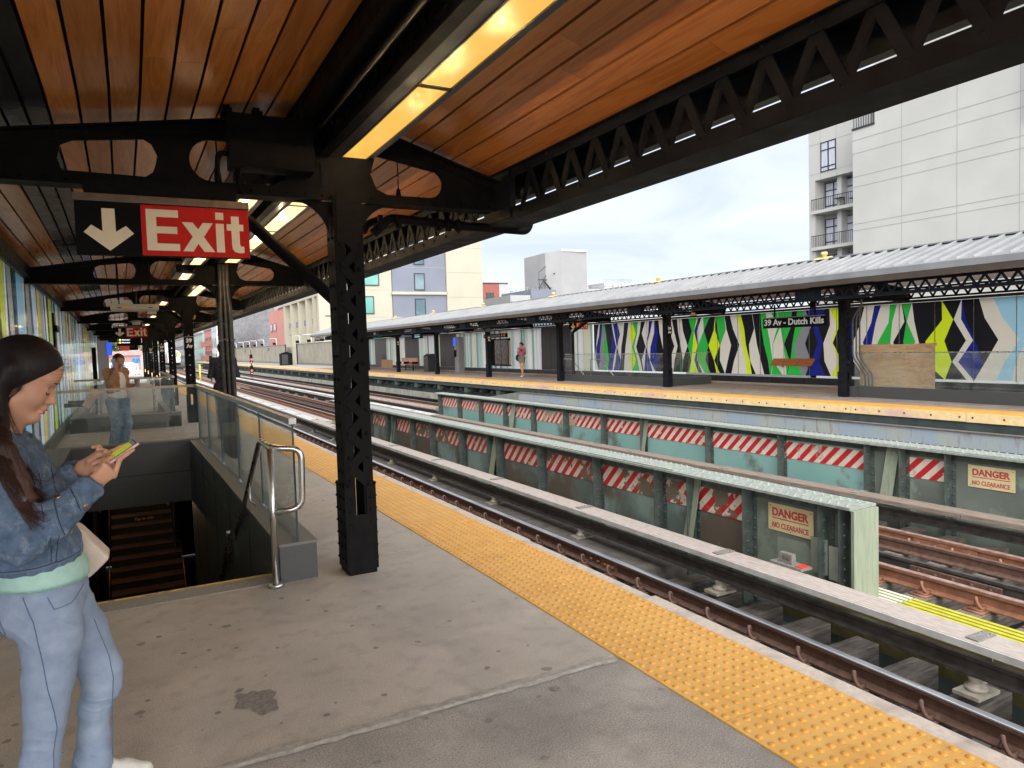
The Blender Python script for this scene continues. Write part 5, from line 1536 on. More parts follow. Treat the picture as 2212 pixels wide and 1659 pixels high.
# plywood box
t = thing('plywood_box', 'plywood crate standing behind the opposite balustrade glass', 'box', (16.5, 11.3, 0))
PLYW = M('plywood', (.42, .27, .14), (.56, .40, .23), rough=.7, scale=3, stretch=(1, .8, 6), detail=8, col3=(.28, .17, .09), s3=3, lo3=.6, hi3=.66)
b = MB(); b.box(16.25, 17.4, 10.75, 10.77, .02, 1.22); b.box(16.25, 17.4, 11.92, 11.94, .02, 1.22); b.box(16.23, 16.249, 10.75, 11.94, .02, 1.22); b.box(17.4, 17.42, 10.75, 11.94, .02, 1.22); b.build('side_panel', PLYW, t)
b = MB(); b.box(16.22, 16.26, 10.72, 11.97, 1.221, 1.29); b.box(16.26, 17.44, 11.93, 11.97, 1.221, 1.29); b.box(16.26, 17.44, 10.72, 10.76, 1.221, 1.29); b.build('rim', PLYW, t)
b = MB(); b.box(18.0, 18.03, 54.2, 55.6, .0, .66); b.box(17.96, 17.99, 55.3, 56.9, 0, .69)
tag(b.build('plywood_sheet', PLYW, loc=(18, 55, 0)), 'bare plywood sheets leaning at the black wall far left of the bench', 'plywood sheet')
# benches
BW = M('bench_wood', (.42, .16, .07), (.52, .22, .10), rough=.45, scale=5, stretch=(6, .6, 6))
t = thing('leaning_bench', 'orange wood leaning bench in three boards before the zigzag mural', 'bench', (18.35, 15.8, .7))
for k in range(3):
    b = MB(); a = 15.06 + k * .53; b.prof([(18.18, .64), (18.22, .63), (18.42, .84), (18.38, .86)], a, a + .515, cuts=False); b.build('seat_board', BW, t)
b = MB()
for y in (15.3, 16.3): b.prof([(18.4, .6), (18.58, .6), (18.58, .66), (18.42, .8)], y, y + .04, cuts=False)
b.build('bracket', BLK, t)
t = thing('platform_bench', 'wooden platform bench with backrest before the black panels', 'bench', (17.7, 48.4, 0))
b = MB(); b.box(17.35, 17.75, 46.6, 50.1, .40, .45); b.move((-bnd(48), 0, 0)); b.build('seat', BW, t)
b = MB(); b.box(17.78, 17.83, 46.7, 50.0, .55, .86); b.move((-bnd(48), 0, 0)); b.build('backrest', M('bench_back', (.5, .3, .22), (.56, .36, .27), rough=.5, scale=4), t)
for y in (46.9, 48.4, 49.8):
    b = MB(); b.box(17.5, 17.56, y, y + .06, 0, .399); b.move((-bnd(48), 0, 0)); b.build('leg', BLK, t)
b = MB()
for y in (46.62, 48.35, 50.02): b.box(17.36, 17.77, y, y + .05, .451, .60)
b.move((-bnd(48), 0, 0)); b.build('armrest', BLK, t)
# station name sign
t = thing('station_sign', 'long black station name sign hanging before the zigzag mural', 'sign', (15.4, 13.3, 1.8), group='station name signs')
b = MB(); b.box(15.40, 15.46, 12.3, 14.3, 1.795, 2.085); b.build('panel', SBLK, t)
b = MB(); text(b, '39 Av - Dutch Kills', .2, lambda a, c, d: (15.394 + d, 14.25 - a, 1.86 + c), offset=.006, width=1.92, height=.175)
b.box(15.39, 15.399, 12.3, 14.3, 2.065, 2.072); b.build('lettering', M('sign_grey_white', (.62, .62, .62), rough=.4), t)
b = MB(); b.box(15.42, 15.44, 12.6, 12.64, 2.086, 2.42); b.box(15.42, 15.44, 13.9, 13.94, 2.086, 2.42); b.build('hanger', BLK, t)
exit_sign(15.93, .88, 25.0, 2.115, .27, 'small red exit sign hanging under the opposite canopy')
t = thing('station_sign', 'black station name board with two orange bullets over the map cases', 'sign', (17.9, 36, 2), group='station name signs')
b = MB(); b.box(17.85, 17.9, 34.3, 37.2, 1.98, 2.2); b.build('panel', SBLK, t)
b = MB(); text(b, '39 Av - Dutch Kills', .2, lambda a, c, d: (17.84 + d, 37.1 - a, 2.03 + c), offset=.004, width=2.0, height=.13); b.build('lettering', M('dim_grey_letter', (.4, .4, .4), rough=.4), t)
b = MB()
for y in (34.9, 34.6): b.tube([(17.845, y, 2.09), (17.838, y, 2.09)], .08, 12)
b.build('route_bullet', M('bullet_orange', (.75, .42, .05), rough=.4), t)
t = thing('map_case', 'black framed map display case left of the woman in pink', 'display case', (17.9, 35.5, .5))
b = MB(); b.box(17.9, 18.0, 34.2, 36.9, .42, 1.92); b.build('frame', SBLK, t)
b = MB(); b.box(17.89, 17.899, 34.3, 35.1, .5, 1.85); b.box(17.89, 17.899, 35.15, 35.9, .5, 1.85); b.build('poster', M('poster_dim', (.05, .045, .04), (.16, .14, .13), rough=.2, scale=5), t)
b = MB(); b.box(17.89, 17.899, 36.45, 36.85, .5, 1.8); b.box(17.89, 17.899, 34.0, 34.2, .5, 1.8); b.build('side_board', M('board_pale', (.45, .44, .38), rough=.4), t)
t = thing('help_point', 'grey help pillar with blue top before the striped glass', 'help point', (17.5, 39.2, 0))
b = MB(); b.box(17.25, 17.6, 38.6, 39.2, 0, 2.12); b.move((-bnd(39), 0, 0)); b.build('pillar', M('pillar_grey2', (.28, .29, .30), rough=.4, metal=.4), t)
b = MB(); b.box(17.2, 17.24, 38.9, 39.25, 1.6, 2.1); b.move((-bnd(39), 0, 0)); b.build('blue_panel', MATS['help_blue'], t)
b = MB(); b.box(17.2, 17.24, 38.95, 39.2, .95, 1.35); b.move((-bnd(39), 0, 0)); b.build('intercom', SBLK, t)
for (y, lb) in ((43.5, 'black litter bin left of the fourth opposite column gap'), (58.0, 'black litter bin at the far end of the opposite canopy')):
    t = thing('litter_bin', lb, 'bin', (17.4 - bnd(y), y, 0), group='black bins of the opposite platform')
    b = MB(); b.box(17.1, 17.7, y - .4, y + .4, 0, 1.0); b.move((-bnd(y), 0, 0)); b.build('body', WBLK, t, bevel=.02)
    b = MB(); b.prof([(17.1, 1.001), (17.7, 1.001), (17.7, 1.14), (17.3, 1.14)], y - .4, y + .4, cuts=False); b.move((-bnd(y), 0, 0)); b.build('hood', WBLK, t)
b = MB(); b.box(15.45, 15.5, 31.5, 33.3, 2.24, 2.40); tag(b.build('blank_sign', M('blank_sign_back', (.11, .12, .13), rough=.4), loc=(15.4, 32, 2.3)), 'blank dark grey sign back at the opposite canopy edge', 'sign')
t = thing('departure_display', 'small black departure screen under the opposite canopy edge', 'display', (15.5, 41.6, 2.2))
b = MB(); b.box(15.45, 15.5, 40.7, 42.5, 2.12, 2.42); b.build('case', SBLK, t)
b = MB(); b.box(15.44, 15.449, 41.1, 42.0, 2.2, 2.25); b.box(15.44, 15.449, 41.1, 42.0, 2.32, 2.35); b.build('lettering', emat('screen_dim', (.25, .45, .5), .5), t)
t = thing('hanging_lamp', 'small cone lamp hanging under the opposite canopy before the mural', 'lamp', (16.5, 18.3, 2.3))
b = MB(); b.tube([(16.5, 18.3, 2.75), (16.5, 18.3, 2.45)], .02, 6); b.build('stem', BLK, t)
b = MB(); b.tube([(16.5, 18.3, 2.45), (16.5, 18.3, 2.37), (16.5, 18.3, 2.345)], .1, 14, radii=[.04, .13, .12]); b.build('shade', CRM, t)

# windbreak beyond the canopy
CORR = M('windbreak_metal', (.25, .235, .19), (.32, .30, .25), rough=.6, scale=.8, col3=(.18, .16, .13), s3=1.6, lo3=.58, hi3=.7)
t = thing('windbreak', 'long corrugated tan windbreak fence at the far end of the opposite platform', 'fence', (18.6, 62, 0))
for (a, c) in ((61.5, 88.8), (95.5, 165)):
    b = MB(); y = a
    while y < c:
        b.box(18.58 - bnd(y), 18.62 - bnd(y), y, y + .16, .22, 2.40); b.box(18.61 - bnd(y), 18.64 - bnd(y), y + .16, y + .3, .22, 2.40); y += .3
    b.build('corrugated_panel', CORR, t)
b = MB()
for (a, c) in ((61.5, 88.8), (95.5, 165)): b.lbox(18.56, 18.66, a, c, 2.401, 2.47); b.lbox(18.54, 18.66, a, c, .0, .21)
b.bend().build('rail', M('windbreak_rail', (.16, .16, .15), rough=.6), t)
b = MB()
for y in (62, 88.7, 95.5): b.box(18.5 - bnd(y), 18.56 - bnd(y), y, y + .3, 0, 2.5)
b.build('post', BLK2, t)
lp = None
for k, y in enumerate((70, 76, 82, 88, 102.8, 112.6, 119.5, 126.3, 133.4, 142.3, 148.8, 157)):
    x = 18.75 - bnd(y)
    if lp is None:
        lp = thing('windbreak_lamp', 'x', 'lamp', (x, y, 2.45), group='white lamps along the windbreak')
        b = MB(); b.box(x - .04, x + .04, y, y + .08, 2.4, 3.4); b.box(x - .9, x - .02, y, y + .08, 3.4, 3.46); b.build('post', WHT, lp)
        b = MB(); b.box(x - 1.2, x - .5, y - .02, y + .35, 3.461, 3.52); b.build('lamp_head', M('lamp_head_grey', (.2, .2, .21), rough=.4), lp)
        b = MB(); b.box(x - .45, x - .1, y - .1, y + .2, 2.55, 2.85); b.build('loudspeaker', BLK, lp)
        lp['label'] = 'white lamp bracket behind the windbreak, first past the canopy end'
    else: dup(lp, (x, y, 2.45), label='white lamp bracket behind the windbreak, %s past the canopy end' % ORD[k])
for k, (y, lb) in enumerate(((63.5, 'black name plate on the ribbed windbreak beside the first column'), (108, 'black name plate on the windbreak left of the dark cabinet'), (130, 'distant black name plate near the left end of the windbreak'))):
    t = thing('name_plate', lb, 'sign', (18.5 - bnd(y), y, 1.9), group='name plates on the windbreak')
    b = MB(); b.box(18.50, 18.54, y - .7, y + .7, 1.85, 2.15); b.move((-bnd(y), 0, 0)); b.build('plate', SBLK, t)
    b = MB(); text(b, '39 Av', .2, lambda a, c, d: (18.49 - bnd(y) + d, y + .55 - a, 1.91 + c), offset=.004, width=1.0, height=.18); b.build('lettering', WHT, t)
t = thing('equipment_cabinet', 'dark gabled equipment cabinet standing before the windbreak gap', 'cabinet', (16.1, 85.6, 0))
b = MB(); b.box(15.1, 16.4, 85.4, 86.4, 0, 1.35); b.add([(15.1, 85.4, 1.35), (16.4, 85.4, 1.35), (15.75, 85.4, 1.55), (15.1, 86.4, 1.35), (16.4, 86.4, 1.35), (15.75, 86.4, 1.55)], [(0, 1, 2), (3, 5, 4), (0, 2, 5, 3), (1, 4, 5, 2)])
b.build('body', BLK, t)
b = MB(); b.box(15.2, 15.9, 85.38, 85.399, .1, 1.25); b.build('door', WBLK, t)
# signals
def signal(x, y, z0, label, lit, hs=2.9):
    t = thing('track_signal', label, 'signal', (x, y, z0), group='track signals')
    b = MB(); b.tube([(x, y, z0), (x, y, z0 + hs)], .05, 8)
    b.build('post', IRON, t)
    for k, zz in enumerate((.9, 2.0)):
        b = MB(); b.box(x - .13, x + .13, y - .05, y + .12, z0 + zz - .35, z0 + zz + .5); b.build('head', BLK, t)
        if lit:
            b = MB(); b.tube([(x, y - .051, z0 + zz + .0), (x, y - .075, z0 + zz + .0)], .09, 12); b.build('lens', emat('signal_red', (1, .05, .06), 2.2), t)
            b = MB(); b.box(x - .07, x + .07, y - .06, y - .051, z0 + zz - .32, z0 + zz - .22); b.build('number_plate', CRM, t)
signal(10.42, 75, -1.1, 'red lit block signal standing between the tracks', True, 3.0)
signal(6.6, 74, -1.1, 'dim grey signal post behind the yellow pole', False, 1.8)
b = MB(); b.tube([(5.62, 74, -1.1), (5.62, 74, .6)], .07, 8)
tag(b.build('marker_pole', M('pole_yellow', (.7, .6, .04), rough=.5), loc=(5.62, 74, -1.1)), 'thin yellow marker pole standing by the near track', 'pole')
# ------------------------------------------------------------------ buildings
def bm(name, c, var=.9, **k): return M(name, tuple(v * var for v in c), c, rough=.8, scale=.35, detail=8, **k)
WG = bm('stucco_white_grey', (.50, .495, .475), bump=.1, bscale=4)
JNT = M('panel_joint_grey', (.36, .36, .35), rough=.8)
DKF = M('window_frame_dark', (.03, .032, .036), rough=.5)
GLB = M('window_glass_blue', (.10, .16, .20), (.22, .30, .34), rough=.06, scale=.5, spec=.9)
CURT = M('window_curtain', (.42, .44, .52), (.60, .62, .70), rough=.3, scale=6, stretch=(1, 5, .2), spec=.8)
K1 = 41 / 26.0
def zz(z): return 1.57 + (z - 1.57) * K1
# big pale tower right: blank wall facing the tracks, recessed balcony strip at its left end
t = thing('tower_block', 'tall pale grey apartment tower with blank panelled wall above the opposite canopy', 'building', (45, 25, -9))
X1 = 41.0; yL = 30.6
b = MB()
b.box(X1, X1 + 14, -6, 29.07, -9, 26); b.box(X1, X1 + 14, 29.07, yL, -9, zz(9.69))
b.build('wall', WG, t)
b = MB()
b.box(X1 - .01, X1 - .002, -6, yL, zz(9.29) - .02, zz(9.29) + .02)
for z in (9.29, 8.77, 7.85, 7.45, 5.98, 5.72, 11.2, 10.75, 13, 12.5, 4.2, 3.9): b.box(X1 - .012, X1 - .002, -6, yL if z < 9.5 else 29.07, zz(z) - .018, zz(z) + .018)
for y in (17.32, 15.27, 13.24, 11.2, 9.1): b.box(X1 - .013, X1 - .002, y * K1 - .018, y * K1 + .018, -9, 26)
b.build('panel_joint', JNT, t)
b = MB(); b.box(X1 - .06, X1 + 1.2, 29.07, yL + .03, zz(9.69), zz(9.69) + .12); b.build('parapet', DKF, t)
b = MB()
for k in range(9): b.box(X1, X1 + .04, 29.15 + k * .17, 29.18 + k * .17, zz(9.76), zz(10.25))
b.box(X1 - .01, X1 + .05, 29.07, yL, zz(10.25), zz(10.25) + .05)
b.build('roof_railing', DKF, t)
b = MB(); b.box(X1 + .01, X1 + 14, 12.9 * 1.0, 20.8, 24, 26.01) if False else b.box(X1 - .3, X1 - .015, -6, 20.45, zz(8.36), 26); b.build('brick_bay', bm('white_brick', (.52, .51, .49), bump=.5, bscale=6), t)
# recessed wing, its own building volume
K2 = 42.9 / 27.2
def z2(z): return 1.57 + (z - 1.57) * K2
X2 = 42.9; ya, yb = 31.0, 22.52 * K2
b = MB(); 
b.box(X2 + 1.1, X2 + 12, 30.7, yb, -9, z2(10.72))
for (z0, z1) in ((-9, 3.62), (4.9, 5.42), (6.72, 7.0), (8.38, 10.74)):
    if z0 == -9: b.box(X2, X2 + 1.1, 30.7, yb, z2(-5), z2(3.6))
b.box(X2, X2 + 1.1, 22.2 * K2, yb, z2(-5), z2(10.74))
b.box(X2, X2 + 1.1, 30.7, 22.2 * K2, z2(8.4), z2(10.74))
b.box(X2 + .3, X2 + 1.1, 21.0 * K2, 21.22 * K2, z2(3.6), z2(8.4))
b.build('wing_wall', WG, t)
b = MB(); b.box(X2 - .06, X2 + 6, 30.7, yb + .04, z2(10.745), z2(10.745) + .12); b.build('parapet', DKF, t)
b = MB()
for z in (9.98, 8.69): b.box(X2 - .01, X2 - .002, 30.7, yb, z2(z) - .015, z2(z) + .015)
for y in (21.9, 21.1): b.box(X2 - .01, X2 - .002, y * K2 - .015, y * K2 + .015, z2(8.42), z2(10.72))
b.build('panel_joint', JNT, t)
def win(x, y0, y1, z0, z1, mul, sill_frac, parent):
    """dark framed window facing -x"""
    b = MB()
    w = .06
    b.box(x - .05, x + .02, y0, y0 + w, z0, z1); b.box(x - .05, x + .02, y1 - w, y1, z0, z1); b.box(x - .05, x + .02, y0 + w, y1 - w, z0, z0 + w); b.box(x - .05, x + .02, y0 + w, y1 - w, z1 - w, z1)
    for m_ in mul: b.box(x - .045, x + .02, y0 + (y1 - y0) * m_ - .04, y0 + (y1 - y0) * m_ + .04, z0 + w, z1 - w)
    for m_ in sill_frac: b.box(x - .046, x + .02, y0 + w, y1 - w, z0 + (z1 - z0) * m_ - .035, z0 + (z1 - z0) * m_ + .035)
    f = b.build('window', DKF, parent)
    b = MB(); b.box(x - .01, x + .01, y0 + w, y1 - w, z0 + w, z1 - w); b.build('pane', CURT, f)
win(X2 - .0, 21.1 * K2, 21.88 * K2, z2(8.7), z2(9.98), (.5,), (.72, .16), t)
for zb, zt in ((7.04, 8.32), (5.45, 6.72), (3.85, 5.12)):
    win(X2 + .95, 21.25 * K2, 21.98 * K2 + .25, z2(zb), z2(zt), (.5,), (.72, .2), t)
    win(X2 + .95, 30.75, 20.98 * K2 + .2, z2(zb), z2(zt), (.5,), (.72,), t)
for k, (zb) in enumerate((7.06, 5.46, 3.86)):
    b = MB(); b.box(X2 - .25, X2 + 1.1, 30.62, 22.3 * K2, z2(zb) - .22, z2(zb)); b.build('balcony', WG, t)
    b = MB(); zt = z2(zb + .48)
    y = 30.64
    while y < 22.29 * K2: b.box(X2 - .22, X2 - .20, y, y + .02, z2(zb), zt); y += .14
    b.box(X2 - .23, X2 - .19, 30.62, 22.3 * K2, zt, zt + .05)
    b.build('railing', DKF, t)
t2_ = thing('balcony_furniture', 'black chair and small table standing on the upper balcony', 'chair', (X2 + .3, 32.6, z2(7.06)))
b = MB(); z = z2(7.06); b.box(X2 + .1, X2 + .5, 33.0, 33.6, z + .6, z + .65)
for (dx, dy) in ((.12, 33.03), (.45, 33.03), (.12, 33.55), (.45, 33.55)): b.box(X2 + dx, X2 + dx + .03, dy, dy + .03, z, z + .6)
b.build('table', DKF, t2_)
b = MB(); b.box(X2 + .1, X2 + .5, 32.0, 32.4, z + .4, z + .45); b.box(X2 + .1, X2 + .5, 31.98, 32.02, z + .45, z + .95); b.box(X2 + .12, X2 + .15, 32.03, 32.06, z, z + .4); b.box(X2 + .45, X2 + .48, 32.34, 32.37, z, z + .4); b.build('chair', BLK, t2_)
ACM = M('ac_grid_teal', (.04, .10, .11), (.10, .18, .2), rough=.5, scale=14)
for k in range(3):
    t = thing('air_conditioner', 'white framed rooftop cooler with teal grille, %s from the left' % ORD[k], 'air conditioner', (X2 + 1.5, 34.9 - k * .75, z2(10.8)), group='coolers on the tower roof')
    b = MB(); a = 34.9 - k * .78; z0 = z2(10.72) + .3; b.box(X2 + 1.5, X2 + 2.0, a - .62, a, z0 - .3, z0 + 1.2); b.build('case', WHT, t)
    b = MB(); b.box(X2 + 1.48, X2 + 1.499, a - .57, a - .08, z0 + .1, z0 + 1.12)
    b.build('grille', ACM, t)

# beige block with blue grey panels
t = thing('apartment_block', 'cream and slate blue apartment block behind the opposite canopy', 'building', (28, 85, -9))
BEI = bm('stucco_cream', (.46, .43, .345)); SLA = bm('stucco_slate', (.185, .20, .25))
b = MB(); b.box(20.0, 27.0, 80.4, 100.6, -9, 8.6); b.box(21.8, 27.0, 80.41, 100.5, 8.601, 17.5); b.box(33.75, 38.5, 80, 99, -9, 17.5); b.box(27.0, 33.75, 80.5, 99, -9, 17.5)
b.box(26.9, 33.8, 80.0, 80.5, 7.78, 8.1); b.box(26.9, 33.8, 80.0, 80.5, 4.9, 5.15)
b.build('wall', BEI, t)
b = MB(); b.box(27.05, 33.7, 80.2, 80.49, 8.11, 14); b.box(27.05, 33.7, 80.2, 80.49, 5.16, 7.77); b.box(27.05, 33.7, 80.2, 80.49, -9, 4.89); b.build('slate_panel', SLA, t)
b = MB()
for z in (10.95, 13.6): b.box(27.05, 33.7, 80.19, 80.199, z, z + .03)
for z in (13.4, 10.45, 7.5, 4.6): b.box(33.76, 38.5, 79.98, 79.998, z, z + .03)
for z in (11.6, 8.3, 5.2): b.box(20, 27, 80.38, 80.398, z, z + .03)
b.build('panel_joint', M('cream_joint', (.36, .34, .28), rough=.8), t)
GLT = M('window_glass_teal', (.10, .30, .28), (.26, .50, .46), rough=.07, scale=.3, spec=.9)
def winy(x0, x1, y, z0, z1, mats, mul=()):
    b = MB(); w = .09
    b.box(x0, x0 + w, y - .05, y + .05, z0, z1); b.box(x1 - w, x1, y - .05, y + .05, z0, z1); b.box(x0 + w, x1 - w, y - .05, y + .05, z0, z0 + w); b.box(x0 + w, x1 - w, y - .05, y + .05, z1 - w, z1)
    for m_ in mul: b.box(x0 + (x1 - x0) * m_ - .05, x0 + (x1 - x0) * m_ + .05, y - .045, y + .05, z0 + w, z1 - w)
    f = b.build('window', DKF, t); b = MB(); b.box(x0 + w, x1 - w, y - .01, y + .02, z0 + w, z1 - w); b.build('pane', mats, f)
for (z0, z1) in ((8.31, 10.3), (5.33, 7.32), (11.28, 13.3), (2.3, 4.3)): winy(29.7, 31.0, 80.15, z0, z1, GLB)
for (z0, z1) in ((8.8, 10.75), (5.57, 7.6), (2.5, 4.5), (11.9, 13.9)): winy(22.0, 25.5 if z0 != 5.57 else 24.8, 80.35, z0, z1, GLT, (.38,))
# balcony side facing the tracks: deep fins
b = MB(); Xs = 20.0
b.box(Xs - 1.6, Xs - .001, 79.9, 100.6, 7.62, 8.6); b.box(Xs - .9, Xs - .001, 79.9, 100.6, 5.3, 5.42) ; b.box(Xs - 1.6, Xs - .001, 79.9, 100.6, -9, 2.2)
for y in (79.9, 82.2, 85.9, 90.4, 95.2, 99.8): b.box(Xs - 1.6, Xs - .001, y, y + .75, 2.2, 7.62)
b.build('balcony_frame', BEI, t)
b = MB()
for (a, c) in ((82.95, 85.9), (86.65, 90.4), (91.15, 95.2), (95.95, 99.8)):
    b.box(Xs - 1.3, Xs - 1.2, a, c - 1.2, 4.6, 5.29)
b.build('balcony_panel', SLA, t)
for (a, c) in ((82.95, 85.9), (86.65, 90.4), (91.15, 95.2), (95.95, 99.8)):
    for z in (2.4, 5.6):
        b = MB(); b.box(Xs - .06, Xs - .002, a, a + 1.2, z, z + 1.8); b.build('balcony_door', GLB, t)
b = MB(); b.box(Xs - 1.5, Xs - 1.46, 80, 100.5, 8.61, 9.3); b.build('roof_glass', glass('roof_parapet_glass', tint=(.7, .85, .85)), t)
t = thing('terrace_screen', 'green glass screens of a low terrace behind the windbreak', 'screen', (19.5, 80, 2))
b = MB()
for y in (76, 80.5, 85, 89.5, 93): b.box(19.3, 19.34, y, y + 2.6, 2.3, 3.3)
b.build('panel', GLT, t)

# pink block and grey brick block
t = thing('pink_building', 'salmon pink stucco building left of the cream block', 'building', (21, 115, -9))
PNK = bm('stucco_pink', (.55, .25, .21))
b = MB(); b.box(21.0, 30, 104, 120.0, -9, 8.3); b.box(19.4, 30, 120, 127.5, -9, 8.4) if False else b.box(21.0, 30, 120, 128.0, -9, 8.35); b.build('wall', PNK, t)
b = MB(); b.box(20.98, 20.998, 104, 128, 5.3, 5.36); b.box(20.97, 20.995, 119.8, 119.95, -9, 8.3); b.build('joint', M('pink_joint', (.45, .2, .16), rough=.8), t)
for (a, c) in ((121.4, 123.2), (124.8, 126.6)):
    for z in (4.95, 1.2):
        b = MB(); b.box(20.93, 20.99, a, c, z, z + 1.3); f = b.build('window', DKF, t); b = MB(); b.box(20.90, 20.929, a + .2, c - .2, z + .1, z + 1.2); b.build('pane', CURT, f)
b = MB(); b.box(20.9, 30.1, 104, 119, 8.301, 8.5); b.box(22, 30, 104, 118, 8.5, 10.4); b.build('roof_storey', bm('dark_storey', (.12, .125, .14)), t)
t = thing('grey_brick_building', 'wide windowless grey brick building behind the windbreak', 'building', (22, 155, -9))
GBR = M('grey_brick', (.25, .25, .258), (.36, .36, .37), rough=.85, scale=.5, detail=8, stretch=(1, .4, 3), bump=.3, bscale=3)
b = MB(); b.box(22.0, 60, 128.5, 230, -9, 9.6); b.box(23, 60, 129, 160, 9.6, 12.5); b.build('wall', GBR, t)
b = MB(); b.box(21.9, 60, 128.4, 230, 9.601, 9.9); b.build('parapet', bm('brick_parapet', (.3, .3, .31)), t)

# red brick house, lift tower, low roofs
t = thing('brick_house', 'small red brick house with white side wall behind the opposite canopy', 'building', (60, 122, -9))
b = MB(); b.box(57.8, 61.15, 120, 130, -9, 12.95); b.build('brick_wall', M('red_brick', (.26, .08, .065), (.34, .11, .09), rough=.85, scale=3, bump=.3, bscale=10), t)
b = MB(); b.box(61.151, 62.9, 120, 130, -9, 12.97); b.build('side_wall', bm('white_wall', (.44, .44, .43)), t)
b = MB(); b.box(57.7, 63, 119.9, 130, 12.971, 13.15); b.build('coping', DKF, t)
b = MB(); b.box(58.4, 60.0, 119.93, 119.99, 9.8, 11.3); f = b.build('window', DKF, t); b = MB(); b.box(58.5, 59.15, 119.9, 119.929, 9.9, 11.2); b.box(59.25, 59.9, 119.9, 119.929, 9.9, 11.2); b.build('pane', M('pane_dim', (.06, .07, .08), rough=.1), f)
t = thing('lift_tower', 'square pale concrete lift tower rising above the canopy roofs', 'building', (57, 92, -9))
CT = bm('tower_concrete', (.33, .33, .34))
b = MB(); b.add([(54.4, 91.6, -9), (56.2, 90, -9), (60.75, 90.2, -9), (60.75, 98, -9), (54.4, 98, -9), (54.4, 91.6, 14.85), (56.2, 90, 15.15), (60.75, 90.2, 15.15), (60.75, 98, 15.15), (54.4, 98, 14.85)],
               [(0, 1, 6, 5), (1, 2, 7, 6), (2, 3, 8, 7), (3, 4, 9, 8), (4, 0, 5, 9), (5, 6, 7, 8, 9)])
b.build('shaft', CT, t)
b = MB(); b.box(56.2, 60.8, 89.95, 90.0, 15.0, 15.25); b.build('coping', WHT, t)
b = MB(); b.box(53.2, 54.5, 91.4, 92, 10.9, 10.98); b.tube([(53.2, 91.5, 9.6), (54.4, 91.5, 11.6)], .05, 6); b.tube([(53.2, 91.5, 12.0), (54.4, 91.5, 12.9)], .04, 6); b.tube([(53.2, 91.5, 9.4), (53.2, 91.5, 12.0)], .04, 6); b.tube([(54.8, 91.0, 9.5), (53.5, 91.0, 11.0)], .12, 6)
b.build('outside_stair', DKF, t)
b = MB(); b.tube([(55.5, 91.2, 11.75), (55.3, 90.6, 11.8)], .1, 8); b.build('floodlight', DKF, t)
t = thing('low_roof_block', 'low grey and white block with roof railings below the lift tower', 'building', (60, 93, -9))
b = MB(); b.box(51.3, 57.2, 90.6, 100, -9, 9.42); b.build('slate_wall', SLA, t)
b = MB(); b.box(57.21, 80, 90.7, 100, -9, 9.6); b.box(48.0, 51.29, 90.8, 100, -9, 8.6); b.build('white_wall', bm('white_wall2', (.42, .43, .44)), t)
b = MB()
for x in np.arange(48.2, 56, .9): b.tube([(x, 91, 8.5), (x, 91, 9.9)], .03, 5)
for x in np.arange(61, 79, 1.2): b.tube([(x, 91, 9.5), (x, 91, 10.1)], .03, 5)
b.tube([(48.1, 91, 9.1), (51.2, 91, 9.75), (56.2, 91, 9.75)], .035, 5); b.tube([(60.8, 91, 10.0), (79, 91, 10.0)], .03, 5)
b.build('roof_railing', STEELD, t)
b = MB(); b.box(48.0, 51.2, 90.7, 90.78, 7.0, 7.7); b.build('window_strip', GLB, t)
t = thing('roof_tank', 'white rooftop tank box with thin railings right of the lift tower', 'tank', (67, 92, 9.6))
b = MB(); b.box(64.2, 69.7, 91, 95, 9.6, 10.55); b.build('body', bm('tank_white', (.46, .48, .50)), t)
b = MB()
for x in (64.3, 66, 67, 67.6, 69.5): b.tube([(x, 90.95, 9.6), (x, 90.95, 11.1)], .03, 5)
b.tube([(64.3, 90.95, 11.05), (69.5, 90.95, 11.05)], .03, 5); b.tube([(64.3, 90.95, 10.75), (69.5, 90.95, 10.75)], .02, 5); b.build('railing', STEELD, t)
t = thing('distant_tower', 'tiny hazy rooftops between the brick house and the low block', 'building', (84, 160, -9))
b = MB(); b.box(81, 90, 160, 170, -9, 11.5); b.box(83, 84, 160, 161, 11.5, 13.5); b.build('wall', bm('hazy_wall', (.48, .52, .55)), t)
b = MB(); b.box(82, 89, 159.9, 159.99, 9.5, 10.8); b.build('window_strip', GLB, t)

# street of houses seen along the tracks
def row_house(x0, x1, y0, y1, z1, c, label, floors, ny, wcol=(.5, .5, .5), balc=False):
    t = thing('row_building', label, 'building', ((x0 + x1) / 2, y0, -9))
    b = MB(); b.box(x0, x1, y0, y1, -9, z1); b.build('wall', c, t)
    b = MB(); b.box(x0 - .2, x1, y0 - .1, y1, z1 + .001, z1 + .35); b.build('cornice', M('cornice_grey', (.3, .29, .28), rough=.7), t)
    dy = (y1 - y0) / ny
    for f in range(floors):
        z = z1 - 1.0 - 2.9 * (f + 1) + .8
        for k in range(ny):
            b = MB(); a = y0 + dy * (k + .28); b.box(x0 - .05, x0 - .001, a, a + dy * .45, z, z + 1.6)
            b.box(x0 - .08, x0 - .051, a - .1, a + dy * .45 + .1, z - .15, z - .02)
            b.build('window', GLB if not balc else DKF, t)
    if balc:
        b = MB()
        for f in range(floors):
            z = z1 - 1.0 - 2.9 * (f + 1) + .5
            for k in range(0, ny, 2): b.box(x0 - 1.1, x0 - .09, y0 + dy * k + .3, y0 + dy * (k + 1), z, z + 1.0)
        b.build('balcony', M('balcony_red', (.30, .12, .10), (.36, .16, .13), rough=.7, scale=2), t)
row_house(14.6, 17.2, 150, 175, 6.6, bm('row_pink', (.50, .22, .20)), 'dusty pink block with red balconies beside the train line', 4, 8, balc=True)
row_house(14.4, 17, 177, 215, 6.3, bm('row_green', (.36, .44, .38)), 'pale green block with rows of windows beyond the pink balconies', 4, 10)
